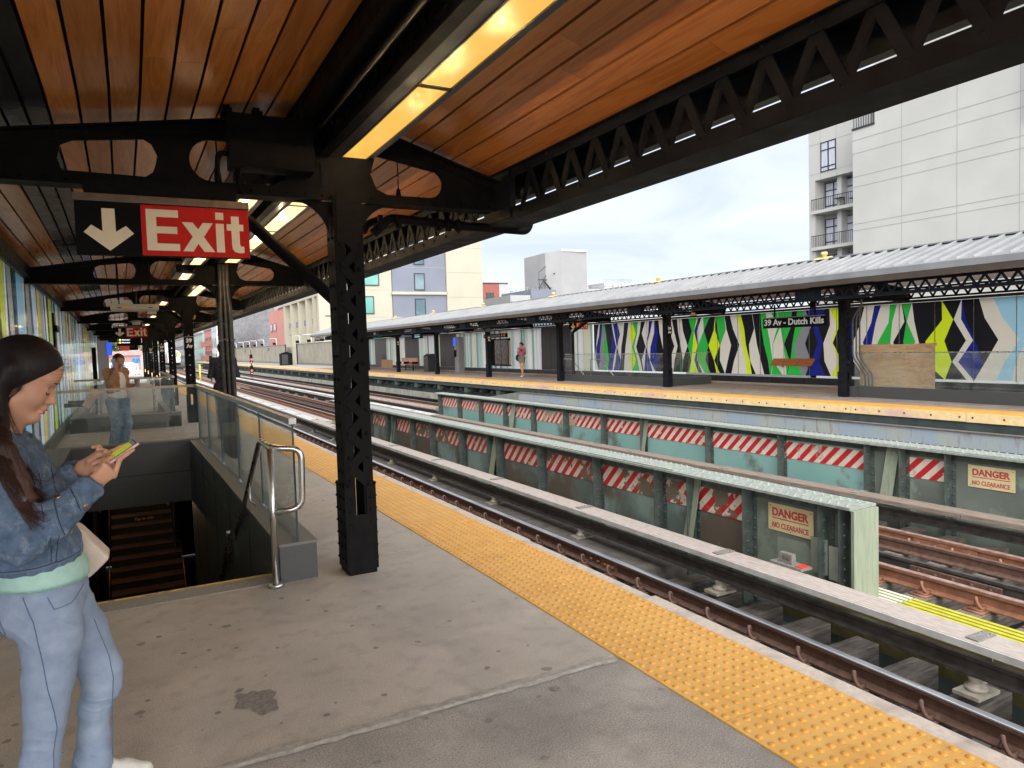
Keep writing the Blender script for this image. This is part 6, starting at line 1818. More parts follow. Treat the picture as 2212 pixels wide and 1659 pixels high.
row_house(13.5, 17, 218, 280, 7.5, bm('row_dark', (.20, .17, .16)), 'dark low block at the far end of the track view', 4, 10)
row_house(13.7, 14.5, 140, 149, 8.9, bm('row_white', (.55, .56, .57)), 'narrow white building right behind the conduit column', 4, 3)

# trees far behind the platform end and behind the mural
LEAF = M('leaf_green', (.035, .075, .022), (.08, .13, .045), rough=.7, scale=1.2)
LEAF.node_tree.nodes['Principled BSDF'].inputs['Subsurface Weight'].default_value = 0
BARK = M('bark', (.07, .055, .045), (.12, .10, .08), rough=.9, scale=5)
def tree(x, y, z0, h, r, n, label, seed, leaf=.28):
    rs = random.Random(seed)
    t = thing('leafy_tree', label, 'tree', (x, y, z0), group=None)
    b = MB(); b.tube([(x, y, z0), (x + .1, y, z0 + h * .45), (x - .1, y + .1, z0 + h * .8)], .2, 8, radii=[.28, .2, .06])
    cl = []
    for k in range(9):
        a = rs.uniform(0, 6.28); rr = r * rs.uniform(.3, .8); zz_ = z0 + h * rs.uniform(.5, .92)
        c = (x + rr * math.cos(a), y + rr * math.sin(a), zz_); cl.append((c, r * rs.uniform(.35, .6)))
        b.tube([(x, y, z0 + h * .42), ((x + c[0]) / 2, (y + c[1]) / 2, (z0 + h * .45 + zz_) / 2), c], .08, 5, radii=[.1, .06, .02])
    b.build('trunk', BARK, t)
    b = MB()
    for k in range(n):
        c, cr = rs.choice(cl); v = Vector((rs.gauss(0, 1), rs.gauss(0, 1), rs.gauss(0, 1))).normalized() * cr * rs.uniform(.5, 1.05)
        p_ = Vector(c) + v; u = Vector((rs.gauss(0, 1), rs.gauss(0, 1), rs.gauss(0, 1))).normalized(); w = u.orthogonal().normalized(); s = leaf * rs.uniform(.6, 1.3)
        b.add([p_ - u * s, p_ + w * s * .5, p_ + u * s, p_ - w * s * .5], [(0, 1, 2, 3)])
    b.build('crown', LEAF, t)
tree(-6, 150, -9, 14.5, 4.5, 1800, 'green tree left of the white far rooftops at the platform end', 1, .4)
tree(3.4, 260, -9, 15, 5, 1600, 'dark green tree far behind the arriving train', 4, .5)
tree(23, 9.5, -9, 10.9, 2.2, 1800, 'leafy street tree glimpsed behind the right end of the mural', 3, .16)
t = thing('far_rooftops', 'low red and white rooftops at the end of the platform view', 'building', (-6, 170, -9))
b = MB(); b.box(-14, -1.5, 170, 190, -9, 3.2); b.build('wall', bm('far_white', (.6, .6, .58)), t)
b = MB(); b.box(-14, -1.3, 169, 190, 3.201, 4.0); b.build('roof', MATS['shed_roof'], t)
t = thing('skyline_block', 'long dark red brick block at the far horizon past the train', 'building', (-20, 300, -9))
b = MB(); b.box(-40, 4, 300, 320, -9, 8.5); b.build('wall', bm('far_brick', (.30, .18, .16)), t)
b = MB()
for k in range(18): b.box(-38 + k * 2.3, -36.9 + k * 2.3, 299.9, 299.99, 4.5, 6.5)
b.build('window_row', DKF, t)

# train
t = thing('subway_train', 'silver subway train with yellow round route sign coming along the distant tracks', 'train', (3.65, 95, -.75))
SLV = M('train_silver', (.55, .57, .58), (.66, .68, .69), rough=.3, metal=.55, scale=2)
xb = 1.0
def tx(x, y): return x - (y - 95) * .05
b = MB()
prof = [(3.35, -.25), (3.3, 1.55), (3.55, 2.15), (4.1, 2.42), (5.0, 2.42), (5.55, 2.15), (5.8, 1.55), (5.75, -.25)]
for c in range(5):
    ys = (95 + c * 18.6, 95 + c * 18.6 + 18.2)
    n = len(prof)
    vs = [(tx(x - .1, y), y, z) for y in ys for (x, z) in prof]
    b.add(vs, [(i, (i + 1) % n, n + (i + 1) % n, n + i) for i in range(n)] + [tuple(range(n))[::-1], tuple(range(n, 2 * n))])
b.move((-.85, 0, 0)); b.build('car_body', SLV, t)
def face(name, x0, x1, z0, z1, m_, dy=.02):
    b = MB(); b.box(x0 - .95, x1 - .95, 95 - dy, 94.99, z0, z1); b.build(name, m_, t)
face('cab_window', 3.65, 4.25, 1.05, 1.95, GLB); face('cab_window', 5.0, 5.6, 1.05, 1.95, GLB); face('end_door', 4.3, 4.9, -.1, 2.0, M('train_door', (.35, .37, .38), rough=.4, metal=.4), .03)
b = MB(); b.tube([(3.68 + .0, 94.96, 1.5), (3.68, 94.92, 1.5)], .3, 18); b.move((.95 - .04, 0, 0)); b.build('route_bullet', emat('train_bullet', (1, .62, .03), 1.2), t)
for x in (2.75, 4.55):
    b = MB(); b.tube([(x, 94.98, .15), (x, 94.93, .15)], .09, 10); b.build('headlight', emat('train_lamp', (1, .95, .85), 2.5), t)
b = MB(); b.box(2.5, 4.8, 94.9, 96, -.75, -.26); b.box(2.6, 4.7, 96, 185, -.7, -.26); b.build('underframe', BLK, t)
b = MB()
for c in range(5):
    for k in range(6):
        y = 96.5 + c * 18.6 + k * 2.9; b.add([(tx(4.835, y), y, .9), (tx(4.835, y + 1.8), y + 1.8, .9), (tx(4.835, y + 1.8), y + 1.8, 1.65), (tx(4.835, y), y, 1.65)], [(0, 1, 2, 3)])
b.build('side_windows', GLB, t)

t.location = Vector((7.9, 168, -.55))
# ------------------------------------------------------------------ people: smooth-blended distance fields meshed by surface nets
from mathutils.bvhtree import BVHTree
def V3(*a): return np.array(a, dtype=np.float32)
class Field:
    def __init__(self, lo, hi, h):
        self.h = h; self.lo = np.array(lo, dtype=np.float32)
        self.n = np.ceil((np.array(hi) - np.array(lo)) / h).astype(int) + 1
        self.D = np.full(self.n, .2, dtype=np.float32)
        self.ax = [self.lo[i] + h * np.arange(self.n[i], dtype=np.float32) for i in range(3)]
    def _sub(self, c0, c1, m):
        s = []
        for i in range(3):
            a = int(max(0, math.floor((c0[i] - m - self.lo[i]) / self.h))); b = int(min(self.n[i], math.ceil((c1[i] + m - self.lo[i]) / self.h) + 1))
            s.append(slice(a, max(a, b)))
        X, Y, Z = np.meshgrid(self.ax[0][s[0]], self.ax[1][s[1]], self.ax[2][s[2]], indexing='ij')
        return tuple(s), X, Y, Z
    def _mix(self, s, d, k, sub=False):
        D = self.D[s]
        if sub:
            h = np.clip(.5 - .5 * (D + d) / k, 0, 1); self.D[s] = D * (1 - h) - d * h + k * h * (1 - h)
        else:
            h = np.clip(.5 + .5 * (D - d) / k, 0, 1); self.D[s] = D * (1 - h) + d * h - k * h * (1 - h)
    def rc(self, a, b, ra, rb, k=.02, flat=None, sub=False):
        a = np.array(a, float); b = np.array(b, float); r = max(ra, rb) * (1 if not flat else max(1, 1 / flat[1]))
        s, X, Y, Z = self._sub(np.minimum(a, b), np.maximum(a, b), r + k + 4 * self.h)
        if X.size == 0: return self
        px, py, pz = X - a[0], Y - a[1], Z - a[2]; ba = b - a
        if flat:
            n = np.array(flat[0], float); n /= np.linalg.norm(n); q = (px * n[0] + py * n[1] + pz * n[2]) * (flat[1] - 1)
            px = px + n[0] * q; py = py + n[1] * q; pz = pz + n[2] * q
            ba = ba + n * (ba @ n) * (flat[1] - 1)
        t = np.clip((px * ba[0] + py * ba[1] + pz * ba[2]) / max(ba @ ba, 1e-9), 0, 1)
        d = np.sqrt((px - ba[0] * t) ** 2 + (py - ba[1] * t) ** 2 + (pz - ba[2] * t) ** 2) - (ra + (rb - ra) * t)
        self._mix(s, d, k, sub); return self
    def el(self, c, r, k=.02, F=None, sub=False):
        """ellipsoid, F rows = local axes"""
        c = np.array(c, float); r = np.array(r, float); m = r.max() + k + 4 * self.h
        s, X, Y, Z = self._sub(c, c, m)
        if X.size == 0: return self
        px, py, pz = X - c[0], Y - c[1], Z - c[2]
        if F is not None:
            F = np.array(F); px, py, pz = (px * F[0][0] + py * F[0][1] + pz * F[0][2], px * F[1][0] + py * F[1][1] + pz * F[1][2], px * F[2][0] + py * F[2][1] + pz * F[2][2])
        k0 = np.sqrt((px / r[0]) ** 2 + (py / r[1]) ** 2 + (pz / r[2]) ** 2); k1 = np.sqrt((px / r[0] ** 2) ** 2 + (py / r[1] ** 2) ** 2 + (pz / r[2] ** 2) ** 2)
        self._mix(s, k0 * (k0 - 1) / np.maximum(k1, 1e-6), k, sub); return self
    def chain(self, pts, k=.02, flat=None):
        for p, q in zip(pts[:-1], pts[1:]): self.rc(p[:3], q[:3], p[3], q[3], k, flat)
        return self
    def half(self, n, d, box=None):
        """keep only n.p < d"""
        n = np.array(n, float); n /= np.linalg.norm(n)
        X, Y, Z = np.meshgrid(*self.ax, indexing='ij')
        self.D = np.maximum(self.D, (X * n[0] + Y * n[1] + Z * n[2] - d).astype(np.float32)); return self
    def warp(self, fn):
        X, Y, Z = np.meshgrid(*self.ax, indexing='ij'); self.D = self.D + fn(X, Y, Z).astype(np.float32); return self
    def mesh(self):
        D = self.D; h = self.h; I = D < 0
        nx, ny, nz = D.shape
        S = np.zeros((nx - 1, ny - 1, nz - 1), dtype=np.int8)
        for a in (0, 1):
            for b in (0, 1):
                for c in (0, 1): S += I[a:nx - 1 + a, b:ny - 1 + b, c:nz - 1 + c]
        act = (S > 0) & (S < 8); idx = np.argwhere(act)
        if len(idx) == 0: return [], []
        ids = np.full(act.shape, -1, dtype=np.int64); ids[act] = np.arange(len(idx))
        acc = np.zeros((len(idx), 3)); cnt = np.zeros(len(idx))
        i, j, k = idx.T
        for ax in range(3):
            for u in (0, 1):
                for v in (0, 1):
                    o = [0, 0, 0]; o[(ax + 1) % 3] = u; o[(ax + 2) % 3] = v; o2 = list(o); o2[ax] = 1
                    d0 = D[i + o[0], j + o[1], k + o[2]]; d1 = D[i + o2[0], j + o2[1], k + o2[2]]
                    m = (d0 < 0) != (d1 < 0); t = np.where(m, d0 / np.where(m, d0 - d1, 1), 0)
                    p = np.zeros((len(idx), 3)); p[:, (ax + 1) % 3] = u; p[:, (ax + 2) % 3] = v; p[:, ax] = t
                    acc[m] += p[m]; cnt[m] += 1
        vs = (idx + acc / np.maximum(cnt, 1)[:, None]) * h + self.lo
        F = []
        for ax in range(3):
            sl0 = [slice(1, -1)] * 3; sl1 = [slice(1, -1)] * 3; sl0[ax] = slice(0, -1); sl1[ax] = slice(1, None)
            a0 = I[tuple(sl0)]; a1 = I[tuple(sl1)]; e = np.argwhere(a0 != a1)
            if len(e) == 0: continue
            flip = a1[tuple(e.T)]
            base = e + 1; base[:, ax] -= 1
            u = (ax + 1) % 3; v = (ax + 2) % 3
            q = []
            for du, dv in ((-1, -1), (0, -1), (0, 0), (-1, 0)):
                c = base.copy(); c[:, u] += du; c[:, v] += dv
                q.append(ids[c[:, 0], c[:, 1], c[:, 2]])
            q = np.stack(q, 1); q = np.where(flip[:, None], q[:, ::-1], q)
            F.append(q[(q >= 0).all(1)])
        return vs.tolist(), np.concatenate(F).tolist()
def fobj(name, fields, mats, parent, smooth_it=0):
    mb = MB(); mb.sm = True
    for f in (fields if isinstance(fields, (list, tuple)) else [fields]):
        v, q = f.mesh() if isinstance(f, Field) else f
        if v: mb.add(v, q)
    o = mb.build(name, mats, parent)
    if smooth_it:
        m = o.modifiers.new('smooth', 'SMOOTH'); m.factor = .5; m.iterations = smooth_it
    return o

SKIN = M('skin_light', (0.55, 0.285, 0.185), (0.61, 0.33, 0.22), rough=.48, scale=9)
SKIN.node_tree.nodes['Principled BSDF'].inputs['Subsurface Weight'].default_value = .12
SKIN.node_tree.nodes['Principled BSDF'].inputs['Subsurface Radius'].default_value = (.5, .2, .1)
SKIN.node_tree.nodes['Principled BSDF'].inputs['Subsurface Scale'].default_value = .01
SKIN2 = M('skin_olive', (0.40, 0.21, 0.14), (0.46, 0.25, 0.17), rough=.5, scale=9)
LIP = M('lips', (0.36, .085, .08), rough=.4)
LASH = M('lash_brow', (0.03, .02, .018), rough=.7)
BROW = M('brow_brown', (0.13, .08, .06), rough=.8)
def denim(name, a, b, c, s3=2.5, lo3=.5, hi3=.64):
    m = M(name, a, b, rough=.9, scale=26, detail=10, lo=.3, hi=.7, col3=c, s3=s3, lo3=lo3, hi3=hi3, bump=.35, bscale=420)
    return m
DENJ = denim('denim_jacket_blue', (0.065, 0.110, 0.185), (0.125, 0.190, 0.285), (0.24, 0.31, 0.40), 30, .52, .72)
DENL = denim('denim_light', (0.245, 0.315, 0.445), (0.305, 0.38, 0.51), (0.44, .51, .62), 2.6, .50, .74)
DEN2 = denim('denim_mid', (0.10, 0.17, 0.26), (0.18, 0.27, 0.37), (0.24, .33, .42), 5)
MINT = M('mint_rib', (0.38, 0.62, 0.55), (0.44, .68, .61), rough=.9, scale=30)
NAVYIN = M('collar_navy', (0.02, .028, .045), (0.04, .05, .07), rough=.9, scale=40)
def hair_mat(name, top, low, z0, z1):
    m = M(name, top, rough=.48, spec=.25)
    nt = m.node_tree; L = nt.links.new; p = nt.nodes['Principled BSDF']
    tc = [n for n in nt.nodes if n.type == 'TEX_COORD'][0]
    sp = _n(nt, 'ShaderNodeSeparateXYZ'); L(tc.outputs['Object'], sp.inputs[0])
    mr = _n(nt, 'ShaderNodeMapRange'); mr.inputs[1].default_value = z1; mr.inputs[2].default_value = z0; L(sp.outputs['Z'], mr.inputs[0])
    mp = _n(nt, 'ShaderNodeMapping'); mp.inputs['Scale'].default_value = (420, 420, 14); L(tc.outputs['Object'], mp.inputs[0])
    no = _n(nt, 'ShaderNodeTexNoise'); no.inputs['Scale'].default_value = 1; no.inputs['Detail'].default_value = 3; L(mp.outputs[0], no.inputs['Vector'])
    ad = _n(nt, 'ShaderNodeMath', operation='MULTIPLY_ADD'); ad.inputs[1].default_value = .9; ad.inputs[2].default_value = -.45; L(no.outputs['Fac'], ad.inputs[0])
    a2 = _n(nt, 'ShaderNodeMath', operation='ADD', use_clamp=True); L(mr.outputs[0], a2.inputs[0]); L(ad.outputs[0], a2.inputs[1])
    mx = _n(nt, 'ShaderNodeMix', data_type='RGBA'); mx.inputs[6].default_value = (*top, 1); mx.inputs[7].default_value = (*low, 1)
    L(a2.outputs[0], mx.inputs[0]); L(mx.outputs[2], p.inputs['Base Color'])
    bp = _n(nt, 'ShaderNodeBump'); bp.inputs['Strength'].default_value = .5; bp.inputs['Distance'].default_value = .003; L(no.outputs['Fac'], bp.inputs['Height']); L(bp.outputs[0], p.inputs['Normal'])
    return m
HAIR1 = hair_mat('hair_black_to_brown', (0.007, .006, .006), (0.075, .028, .016), 1.12, 1.42)
HAIRB = M('hair_dark', (0.012, .009, .008), (0.025, .018, .015), rough=.5, scale=60)

# ---- the woman in the denim jacket
wt = thing('person', 'young woman in blue denim jacket and light jeans looking down at her phone', 'person', (-.30, 2.85, 0))
C = np.array((-.315, 2.85, 1.528)); th = R(27)
hf = np.array((math.cos(th), -.05, -math.sin(th))); hf /= np.linalg.norm(hf)
hs = np.array((0.05, 1, 0)); hs = hs - hf * (hs @ hf); hs /= np.linalg.norm(hs)
hu = np.cross(hf, hs); hu = hu if hu[2] > 0 else -hu
HFr = [hf, hs, hu]
def hp(f, s, u): return C + hf * f + hs * s + hu * u
F_ = Field((-.47, 2.73, 1.25), (-.17, 2.97, 1.66), .0026)
F_.el(hp(0, 0, .010), (.099, .076, .093), .02, HFr)
F_.el(hp(.030, 0, -.052), (.061, .061, .075), .025, HFr)
for s in (-1, 1):
    F_.rc(hp(.012, s * .048, -.095), hp(.072, s * .014, -.127), .022, .018, .03)
    F_.el(hp(.056, s * .033, -.060), (.028, .026, .030), .03, HFr)
    F_.el(hp(.080, s * .026, .004), (.016, .028, .010), .016, HFr)
F_.el(hp(.080, 0, -.126), (.019, .022, .016), .02, HFr)
F_.el(hp(.066, 0, .040), (.026, .045, .035), .03, HFr)
for s in (-1, 1):
    F_.el(hp(.101, s * .034, -.024), (.014, .016, .009), .012, HFr, sub=True)
    F_.el(hp(.078, s * .032, -.026), (.0125, .0155, .0115), .005, HFr)
F_.rc(hp(.088, 0, -.014), hp(.107, 0, -.054), .0075, .0100, .012)
F_.el(hp(.1095, 0, -.0575), (.0125, .0125, .0110), .008, HFr)
for s in (-1, 1): F_.el(hp(.098, s * .0125, -.064), (.0105, .008, .0075), .006, HFr)
F_.el(hp(.098, 0, -.078), (.007, .009, .008), .012, HFr)
F_.el(hp(.0965, 0, -.0895), (.0105, .019, .0060), .006, HFr)
F_.el(hp(.0925, 0, -.1010), (.0105, .016, .0068), .006, HFr)
for s in (-1, 1):
    F_.el(hp(-.006, s * .074, -.052), (.018, .008, .031), .008, HFr)
    F_.el(hp(-.002, s * .083, -.050), (.009, .006, .018), .004, HFr, sub=True)
F_.rc(hp(-.025, 0, -.06), (-.395, 2.855, 1.30), .050, .056, .04)
neckbase = F_.mesh()
# hands: one routine, joints in millimetres along palm axes
def hand(fl, wrist, kn, nrm, thumb_side, curls, r=.0085, scale=1.0, thumb=None, explicit=None):
    """wrist and knuckle centre give the palm axis, nrm points out of the back of the hand, curls = bend per finger"""
    w = np.array(wrist, float); k_ = np.array(kn, float); a = k_ - w; L_ = np.linalg.norm(a); a /= L_
    n = np.array(nrm, float); n -= a * (n @ a); n /= np.linalg.norm(n); s = np.cross(a, n) * thumb_side
    for o in (-.018, -.006, .006, .018):
        fl.rc(w + s * o * .7 + a * .012, k_ + s * o * 1.15, .0125, .0105, .012)
    fl.rc(w - a * .06, w + a * .01, .021, .020, .02, flat=(n, 1.25))
    lens = ((.040, .024, .020), (.044, .028, .021), (.041, .026, .020), (.032, .020, .018))
    for i in range(4):
        o = .0285 - .019 * i
        p = k_ + s * o * .98; d = a.copy(); rr = r * (1.0, 1.03, .98, .86)[i]
        if explicit and explicit.get(i):
            pts = [tuple(p)] + explicit[i]
            for q in range(len(pts) - 1): fl.rc(pts[q], pts[q + 1], rr * (1.04 - .09 * q), rr * (.97 - .09 * q), .004)
            continue
        ang = 0
        for j in range(3):
            ang += curls[i][j]
            dd = a * math.cos(R(ang)) - n * math.sin(R(ang)); q = p + dd * lens[i][j] * scale
            fl.rc(p, q, rr * (1.05 - .1 * j), rr * (.96 - .1 * j), .004); p = q
    if thumb is not None:
        pts = [tuple(w + s * .018 + a * .015)] + thumb
        rad = (.0145, .0115, .0098, .0085)
        for q in range(len(pts) - 1): fl.rc(pts[q], pts[q + 1], rad[q], rad[q + 1], .008)
# phone frame
pc = np.array((-.060, 2.800, 1.238)); pa = np.array((.78, .10, .50)); pa /= np.linalg.norm(pa)
pn = np.array((-.56, -.20, .80)); pn -= pa * (pn @ pa); pn /= np.linalg.norm(pn); pb = np.cross(pn, pa)
def ph(a, b, c=0): return tuple(pc + pa * a + pb * b + pn * c)
FH = Field((-.25, 2.60, 1.06), (.01, 2.95, 1.32), .0024)
# near (right) hand: back of the hand to the camera, index along the phone edge, three fingers bent behind it
hand(FH, (-.142, 2.722, 1.150), (-.088, 2.742, 1.192), (.25, -.93, -.25), 1, [(10, 10, 5), (55, 50, 30), (62, 55, 30), (66, 58, 32)], r=.0086,
     explicit={0: [(-.055, 2.752, 1.225), (-.033, 2.762, 1.240), (-.014, 2.772, 1.251)]},
     thumb=[(-.122, 2.742, 1.196), (-.100, 2.765, 1.218), (-.078, 2.782, 1.232)])
# far (left) hand under and behind the phone
hand(FH, (-.178, 2.882, 1.186), (-.112, 2.858, 1.222), (.1, .90, -.35), -1, [(20, 15, 8), (35, 30, 15), (45, 30, 18), (50, 35, 20)], r=.0086,
     explicit={0: [(-.080, 2.850, 1.242), (-.055, 2.846, 1.254), (-.035, 2.842, 1.262)]},
     thumb=[(-.145, 2.850, 1.216), (-.118, 2.832, 1.238), (-.095, 2.820, 1.246)])
# inner body (covered by clothes) so that the figure is one body
FB = Field((-.50, 2.55, .05), (-.06, 3.12, 1.36), .012)
FB.el((-.30, 2.85, .82), (.10, .14, .11), .05); FB.el((-.345, 2.855, 1.12), (.095, .14, .16), .06); FB.rc((-.385, 2.72, 1.27), (-.385, 2.99, 1.27), .05, .05, .05)
FB.chain([(-.30, 2.77, .78, .07), (-.30, 2.75, .45, .05), (-.345, 2.75, .12, .035)], .03); FB.chain([(-.28, 2.93, .78, .07), (-.16, 2.93, .44, .05), (-.20, 2.95, .12, .035)], .03)
FB.chain([(-.385, 2.68, 1.27, .04), (-.325, 2.62, 1.0, .034), (-.17, 2.71, 1.13, .026)], .03); FB.chain([(-.385, 3.03, 1.27, .04), (-.335, 3.02, 1.02, .034), (-.20, 2.89, 1.17, .026)], .03)
FB.rc((-.395, 2.855, 1.22), (-.395, 2.855, 1.34), .05, .05, .03)
fobj('body', [neckbase, FH, FB], SKIN, wt)
# lips, lashes, brows follow the face surface
bv = BVHTree.FromPolygons([Vector(v) for v in neckbase[0]], neckbase[1])
def stick(pts, r, radii=None, off=.0004, src=None):
    out = []
    for p in pts:
        q = (src or bv).find_nearest(Vector(p))
        out.append(tuple(q[0] + q[1] * off))
    b = MB(); b.tube(out, r, 6, radii=radii); return b
for s in (-1, 1):
    b = stick([hp(.092, s * (.017 + .0055 * i), -.034 - .0050 * math.sin(math.pi * i / 5)) for i in range(6)], .001, radii=[.0010, .0020, .0026, .0026, .0024, .0014]); b.build('eyelashes', LASH, wt)
    b = stick([hp(.10, s * (.013 + .0065 * i), .0005 + .0045 * math.sin(math.pi * (i + 1) / 8)) for i in range(7)], .001, radii=[.0016, .0030, .0034, .0032, .0028, .0022, .001]); b.build('eyebrow', BROW, wt)
b = stick([hp(.12, -.018 + .006 * i, -.0895 + .0015 * abs(i - 3) / 3) for i in range(7)], .001, radii=[.0008, .0026, .0036, .0036, .0036, .0026, .0008], off=-.0002)
c = stick([hp(.12, -.015 + .005 * i, -.1035) for i in range(7)], .001, radii=[.0008, .003, .0042, .0046, .0042, .003, .0008], off=-.0006); b.add(c.v, c.f); b.smooth = [True] * len(b.f); b.build('lips', LIP, wt)
# jacket
FJ = Field((-.53, 2.53, .85), (-.10, 3.16, 1.40), .0046)
FJ.el((-.315, 2.855, .93), (.135, .178, .10), .05); FJ.el((-.335, 2.855, 1.08), (.132, .180, .16), .06)
FJ.rc((-.385, 2.71, 1.262), (-.385, 3.00, 1.262), .072, .072, .05); FJ.el((-.375, 2.855, 1.25), (.10, .15, .085), .05)
FJ.chain([(-.388, 2.665, 1.268, .066), (-.362, 2.615, 1.13, .064), (-.328, 2.605, 1.012, .056)], .03)
FJ.chain([(-.328, 2.605, 1.008, .055), (-.250, 2.645, 1.062, .056), (-.160, 2.708, 1.132, .043)], .025)
FJ.chain([(-.385, 3.045, 1.268, .064), (-.35, 3.06, 1.13, .06), (-.33, 3.04, 1.02, .055), (-.27, 2.97, 1.09, .052), (-.205, 2.895, 1.165, .041)], .03)
FJ.rc((-.178, 2.696, 1.118), (-.148, 2.717, 1.142), .047, .0455, .004); FJ.rc((-.215, 2.905, 1.155), (-.192, 2.888, 1.178), .045, .044, .004)
def rdg(t, p=2): return (1 - np.abs(np.sin(t))) ** p
def folds(X, Y, Z):
    n = .0022 * np.sin(60 * X + 45 * Z + 3 * np.sin(22 * Z + 9 * Y)) + .0016 * np.sin(110 * Z - 50 * X + 2.5 * np.sin(30 * X) + 20 * Y) + .0012 * np.sin(150 * X + 60 * Y + 4 * np.sin(40 * Z))
    el = np.exp(-(((X + .318) ** 2 + (Z - 1.01) ** 2) / .006)); n = n - .0075 * el * rdg(62 * (X * .9 + Z * .5) + 3 * Y + .6)
    el2 = np.exp(-(((X + .27) ** 2 + (Z - 1.14) ** 2) / .004)); n = n - .006 * el2 * rdg(70 * (Z - X * .6) + 10 * Y)
    hem = np.exp(-((Z - .885) ** 2) / .0004); n = n * (1 - .5 * hem) - .003 * hem * rdg(60 * X + 50 * Y)
    n = n - .0035 * rdg(26 * X + 21 * Z + 2.2 * np.sin(9 * Z + 7 * Y), 4)
    return n
FJ.warp(folds)
FJ.half((0, 0, -1), -.872)
# neckline opening
FJ.rc((-.345, 2.855, 1.40), (-.37, 2.855, 1.30), .075, .052, .01, sub=True)
for (w0, w1) in (((-.142, 2.722, 1.150), (-.10, 2.74, 1.18)), ((-.180, 2.88, 1.187), (-.14, 2.865, 1.21))): FJ.rc(w0, w1, .034, .04, .004, sub=True)
jk = fobj('denim_jacket', FJ, DENJ, wt)
jm = FJ.mesh(); jbv = BVHTree.FromPolygons([Vector(v) for v in jm[0]], jm[1])
def ray_line(bvh, pts, n=14, y0=2.2, off=.001):
    """a polyline in x, z laid on the surface seen from the camera side"""
    out = []
    for (a, c) in zip(pts[:-1], pts[1:]):
        for i in range(n):
            t = i / n; x = a[0] + (c[0] - a[0]) * t; z = a[1] + (c[1] - a[1]) * t
            h = bvh.ray_cast(Vector((x, y0, z)), Vector((0, 1, 0)))
            if h[0] is not None: out.append(tuple(h[0] + Vector((0, -off, 0))))
    return out
STITCH = M('stitch_dark', (0.02, .035, .07), rough=.9); STITCHL = M('stitch_light', (0.17, .24, .33), rough=.9)
def seam(name, bvh, pts, mat, r=.0013, parent=None, n=14):
    P = ray_line(bvh, pts, n)
    if len(P) > 2:
        seg = [P[0]]; b = MB()
        for p in P[1:]:
            if abs(p[1] - seg[-1][1]) > .03:
                if len(seg) > 2: b.tube(seg, r, 5)
                seg = [p]
            else: seg.append(p)
        if len(seg) > 2: b.tube(seg, r, 5)
        if b.v: b.build(name, mat, parent)
for off in (0, .006):
    seam('jacket_seam', jbv, [(-.43, .905 - off), (-.34, .912 - off), (-.25, .918 - off), (-.18, .925 - off)], STITCHL if off else STITCH, .0012, jk)
for pts_ in ([(-.262, 1.235), (-.245, 1.16), (-.226, 1.08), (-.212, 1.02)], [(-.285, 1.205), (-.270, 1.12), (-.262, 1.08)], [(-.245, 1.00), (-.222, .99)], [(-.262, .925), (-.258, .98), (-.248, 1.03)]):
    seam('jacket_seam', jbv, pts_, STITCH, .0013, jk); seam('jacket_seam', jbv, [(a - .006, c) for a, c in pts_], STITCHL, .001, jk)
seam('jacket_seam', jbv, [(-.36, 1.30), (-.318, 1.25), (-.295, 1.18), (-.292, 1.12)], STITCH, .0014, jk)
seam('jacket_seam', jbv, [(-.25, .92), (-.243, .98), (-.225, 1.03)], STITCH, .0012, jk); seam('jacket_seam', jbv, [(-.225, .925), (-.215, .98), (-.20, 1.03)], STITCHL, .0012, jk)
seam('jacket_seam', jbv, [(-.30, 1.19), (-.262, 1.175), (-.242, 1.19)], STITCH, .0014, jk); seam('jacket_seam', jbv, [(-.298, 1.17), (-.27, 1.148), (-.24, 1.165)], STITCHL, .0014, jk)
seam('cuff_seam', jbv, [(-.197, 1.158), (-.180, 1.125), (-.168, 1.082)], STITCH, .0014, jk); seam('cuff_seam', jbv, [(-.190, 1.162), (-.173, 1.128), (-.161, 1.086)], STITCHL, .0011, jk)
BRS = M('brass_button', (.55, .33, .14), rough=.3, metal=1)
for (x, z) in ((-.226, 1.137), (-.197, 1.020), (-.152, 1.096)):
    h = jbv.ray_cast(Vector((x - .004, 2.2, z)), Vector((0, 1, 0)))
    if h[0] is not None:
        b = MB(); b.dome(tuple(h[0]), .0085, .004, tuple(h[1]), n=12, rings=3); b.build('button', BRS, jk)
# hair
FHr = Field((-.52, 2.52, 1.06), (-.17, 2.98, 1.68), .003)
FHr.el(hp(-.008, 0, .020), (.110, .090, .104), .02, HFr)
FHr.el(hp(-.030, 0, -.02), (.088, .086, .10), .03, HFr)
FHr.half(tuple(.80 * hf - .60 * hu), float((.80 * hf - .60 * hu) @ hp(.086, 0, .052)) if abs(np.linalg.norm(.80 * hf - .60 * hu) - 1) < 1e-3 else .0)
def onj(x, z, o):
    h = jbv.ray_cast(Vector((x, 2.2, z)), Vector((0, 1, 0)))
    return (x, (h[0].y if h[0] is not None else 2.75) - o, z)
FHr.chain([(*hp(-.030, -.074, .0), .030), (*hp(-.040, -.080, -.06), .030), (-.392, 2.765, 1.365, .032)], .02)
lock = [(-.378, 1.335, .036), (-.358, 1.295, .034), (-.337, 1.25, .029), (-.314, 1.20, .021), (-.296, 1.155, .013), (-.284, 1.13, .005)]
FHr.chain([(-.392, 2.765, 1.365, .032)] + [(*onj(a, c, .006), r) for a, c, r in lock], .02, flat=((0, 1, 0), 1.7))
FHr.chain([(*hp(-.03, .078, -.01), .026), (-.40, 2.94, 1.40, .03), (-.37, 2.965, 1.26, .028), (-.34, 2.97, 1.14, .012)], .02)
FHr.chain([(*hp(-.085, 0, 0), .05), (-.455, 2.85, 1.38, .055), (-.475, 2.85, 1.25, .055), (-.47, 2.84, 1.12, .03)], .04, flat=((1, 0, 0), 1.5))
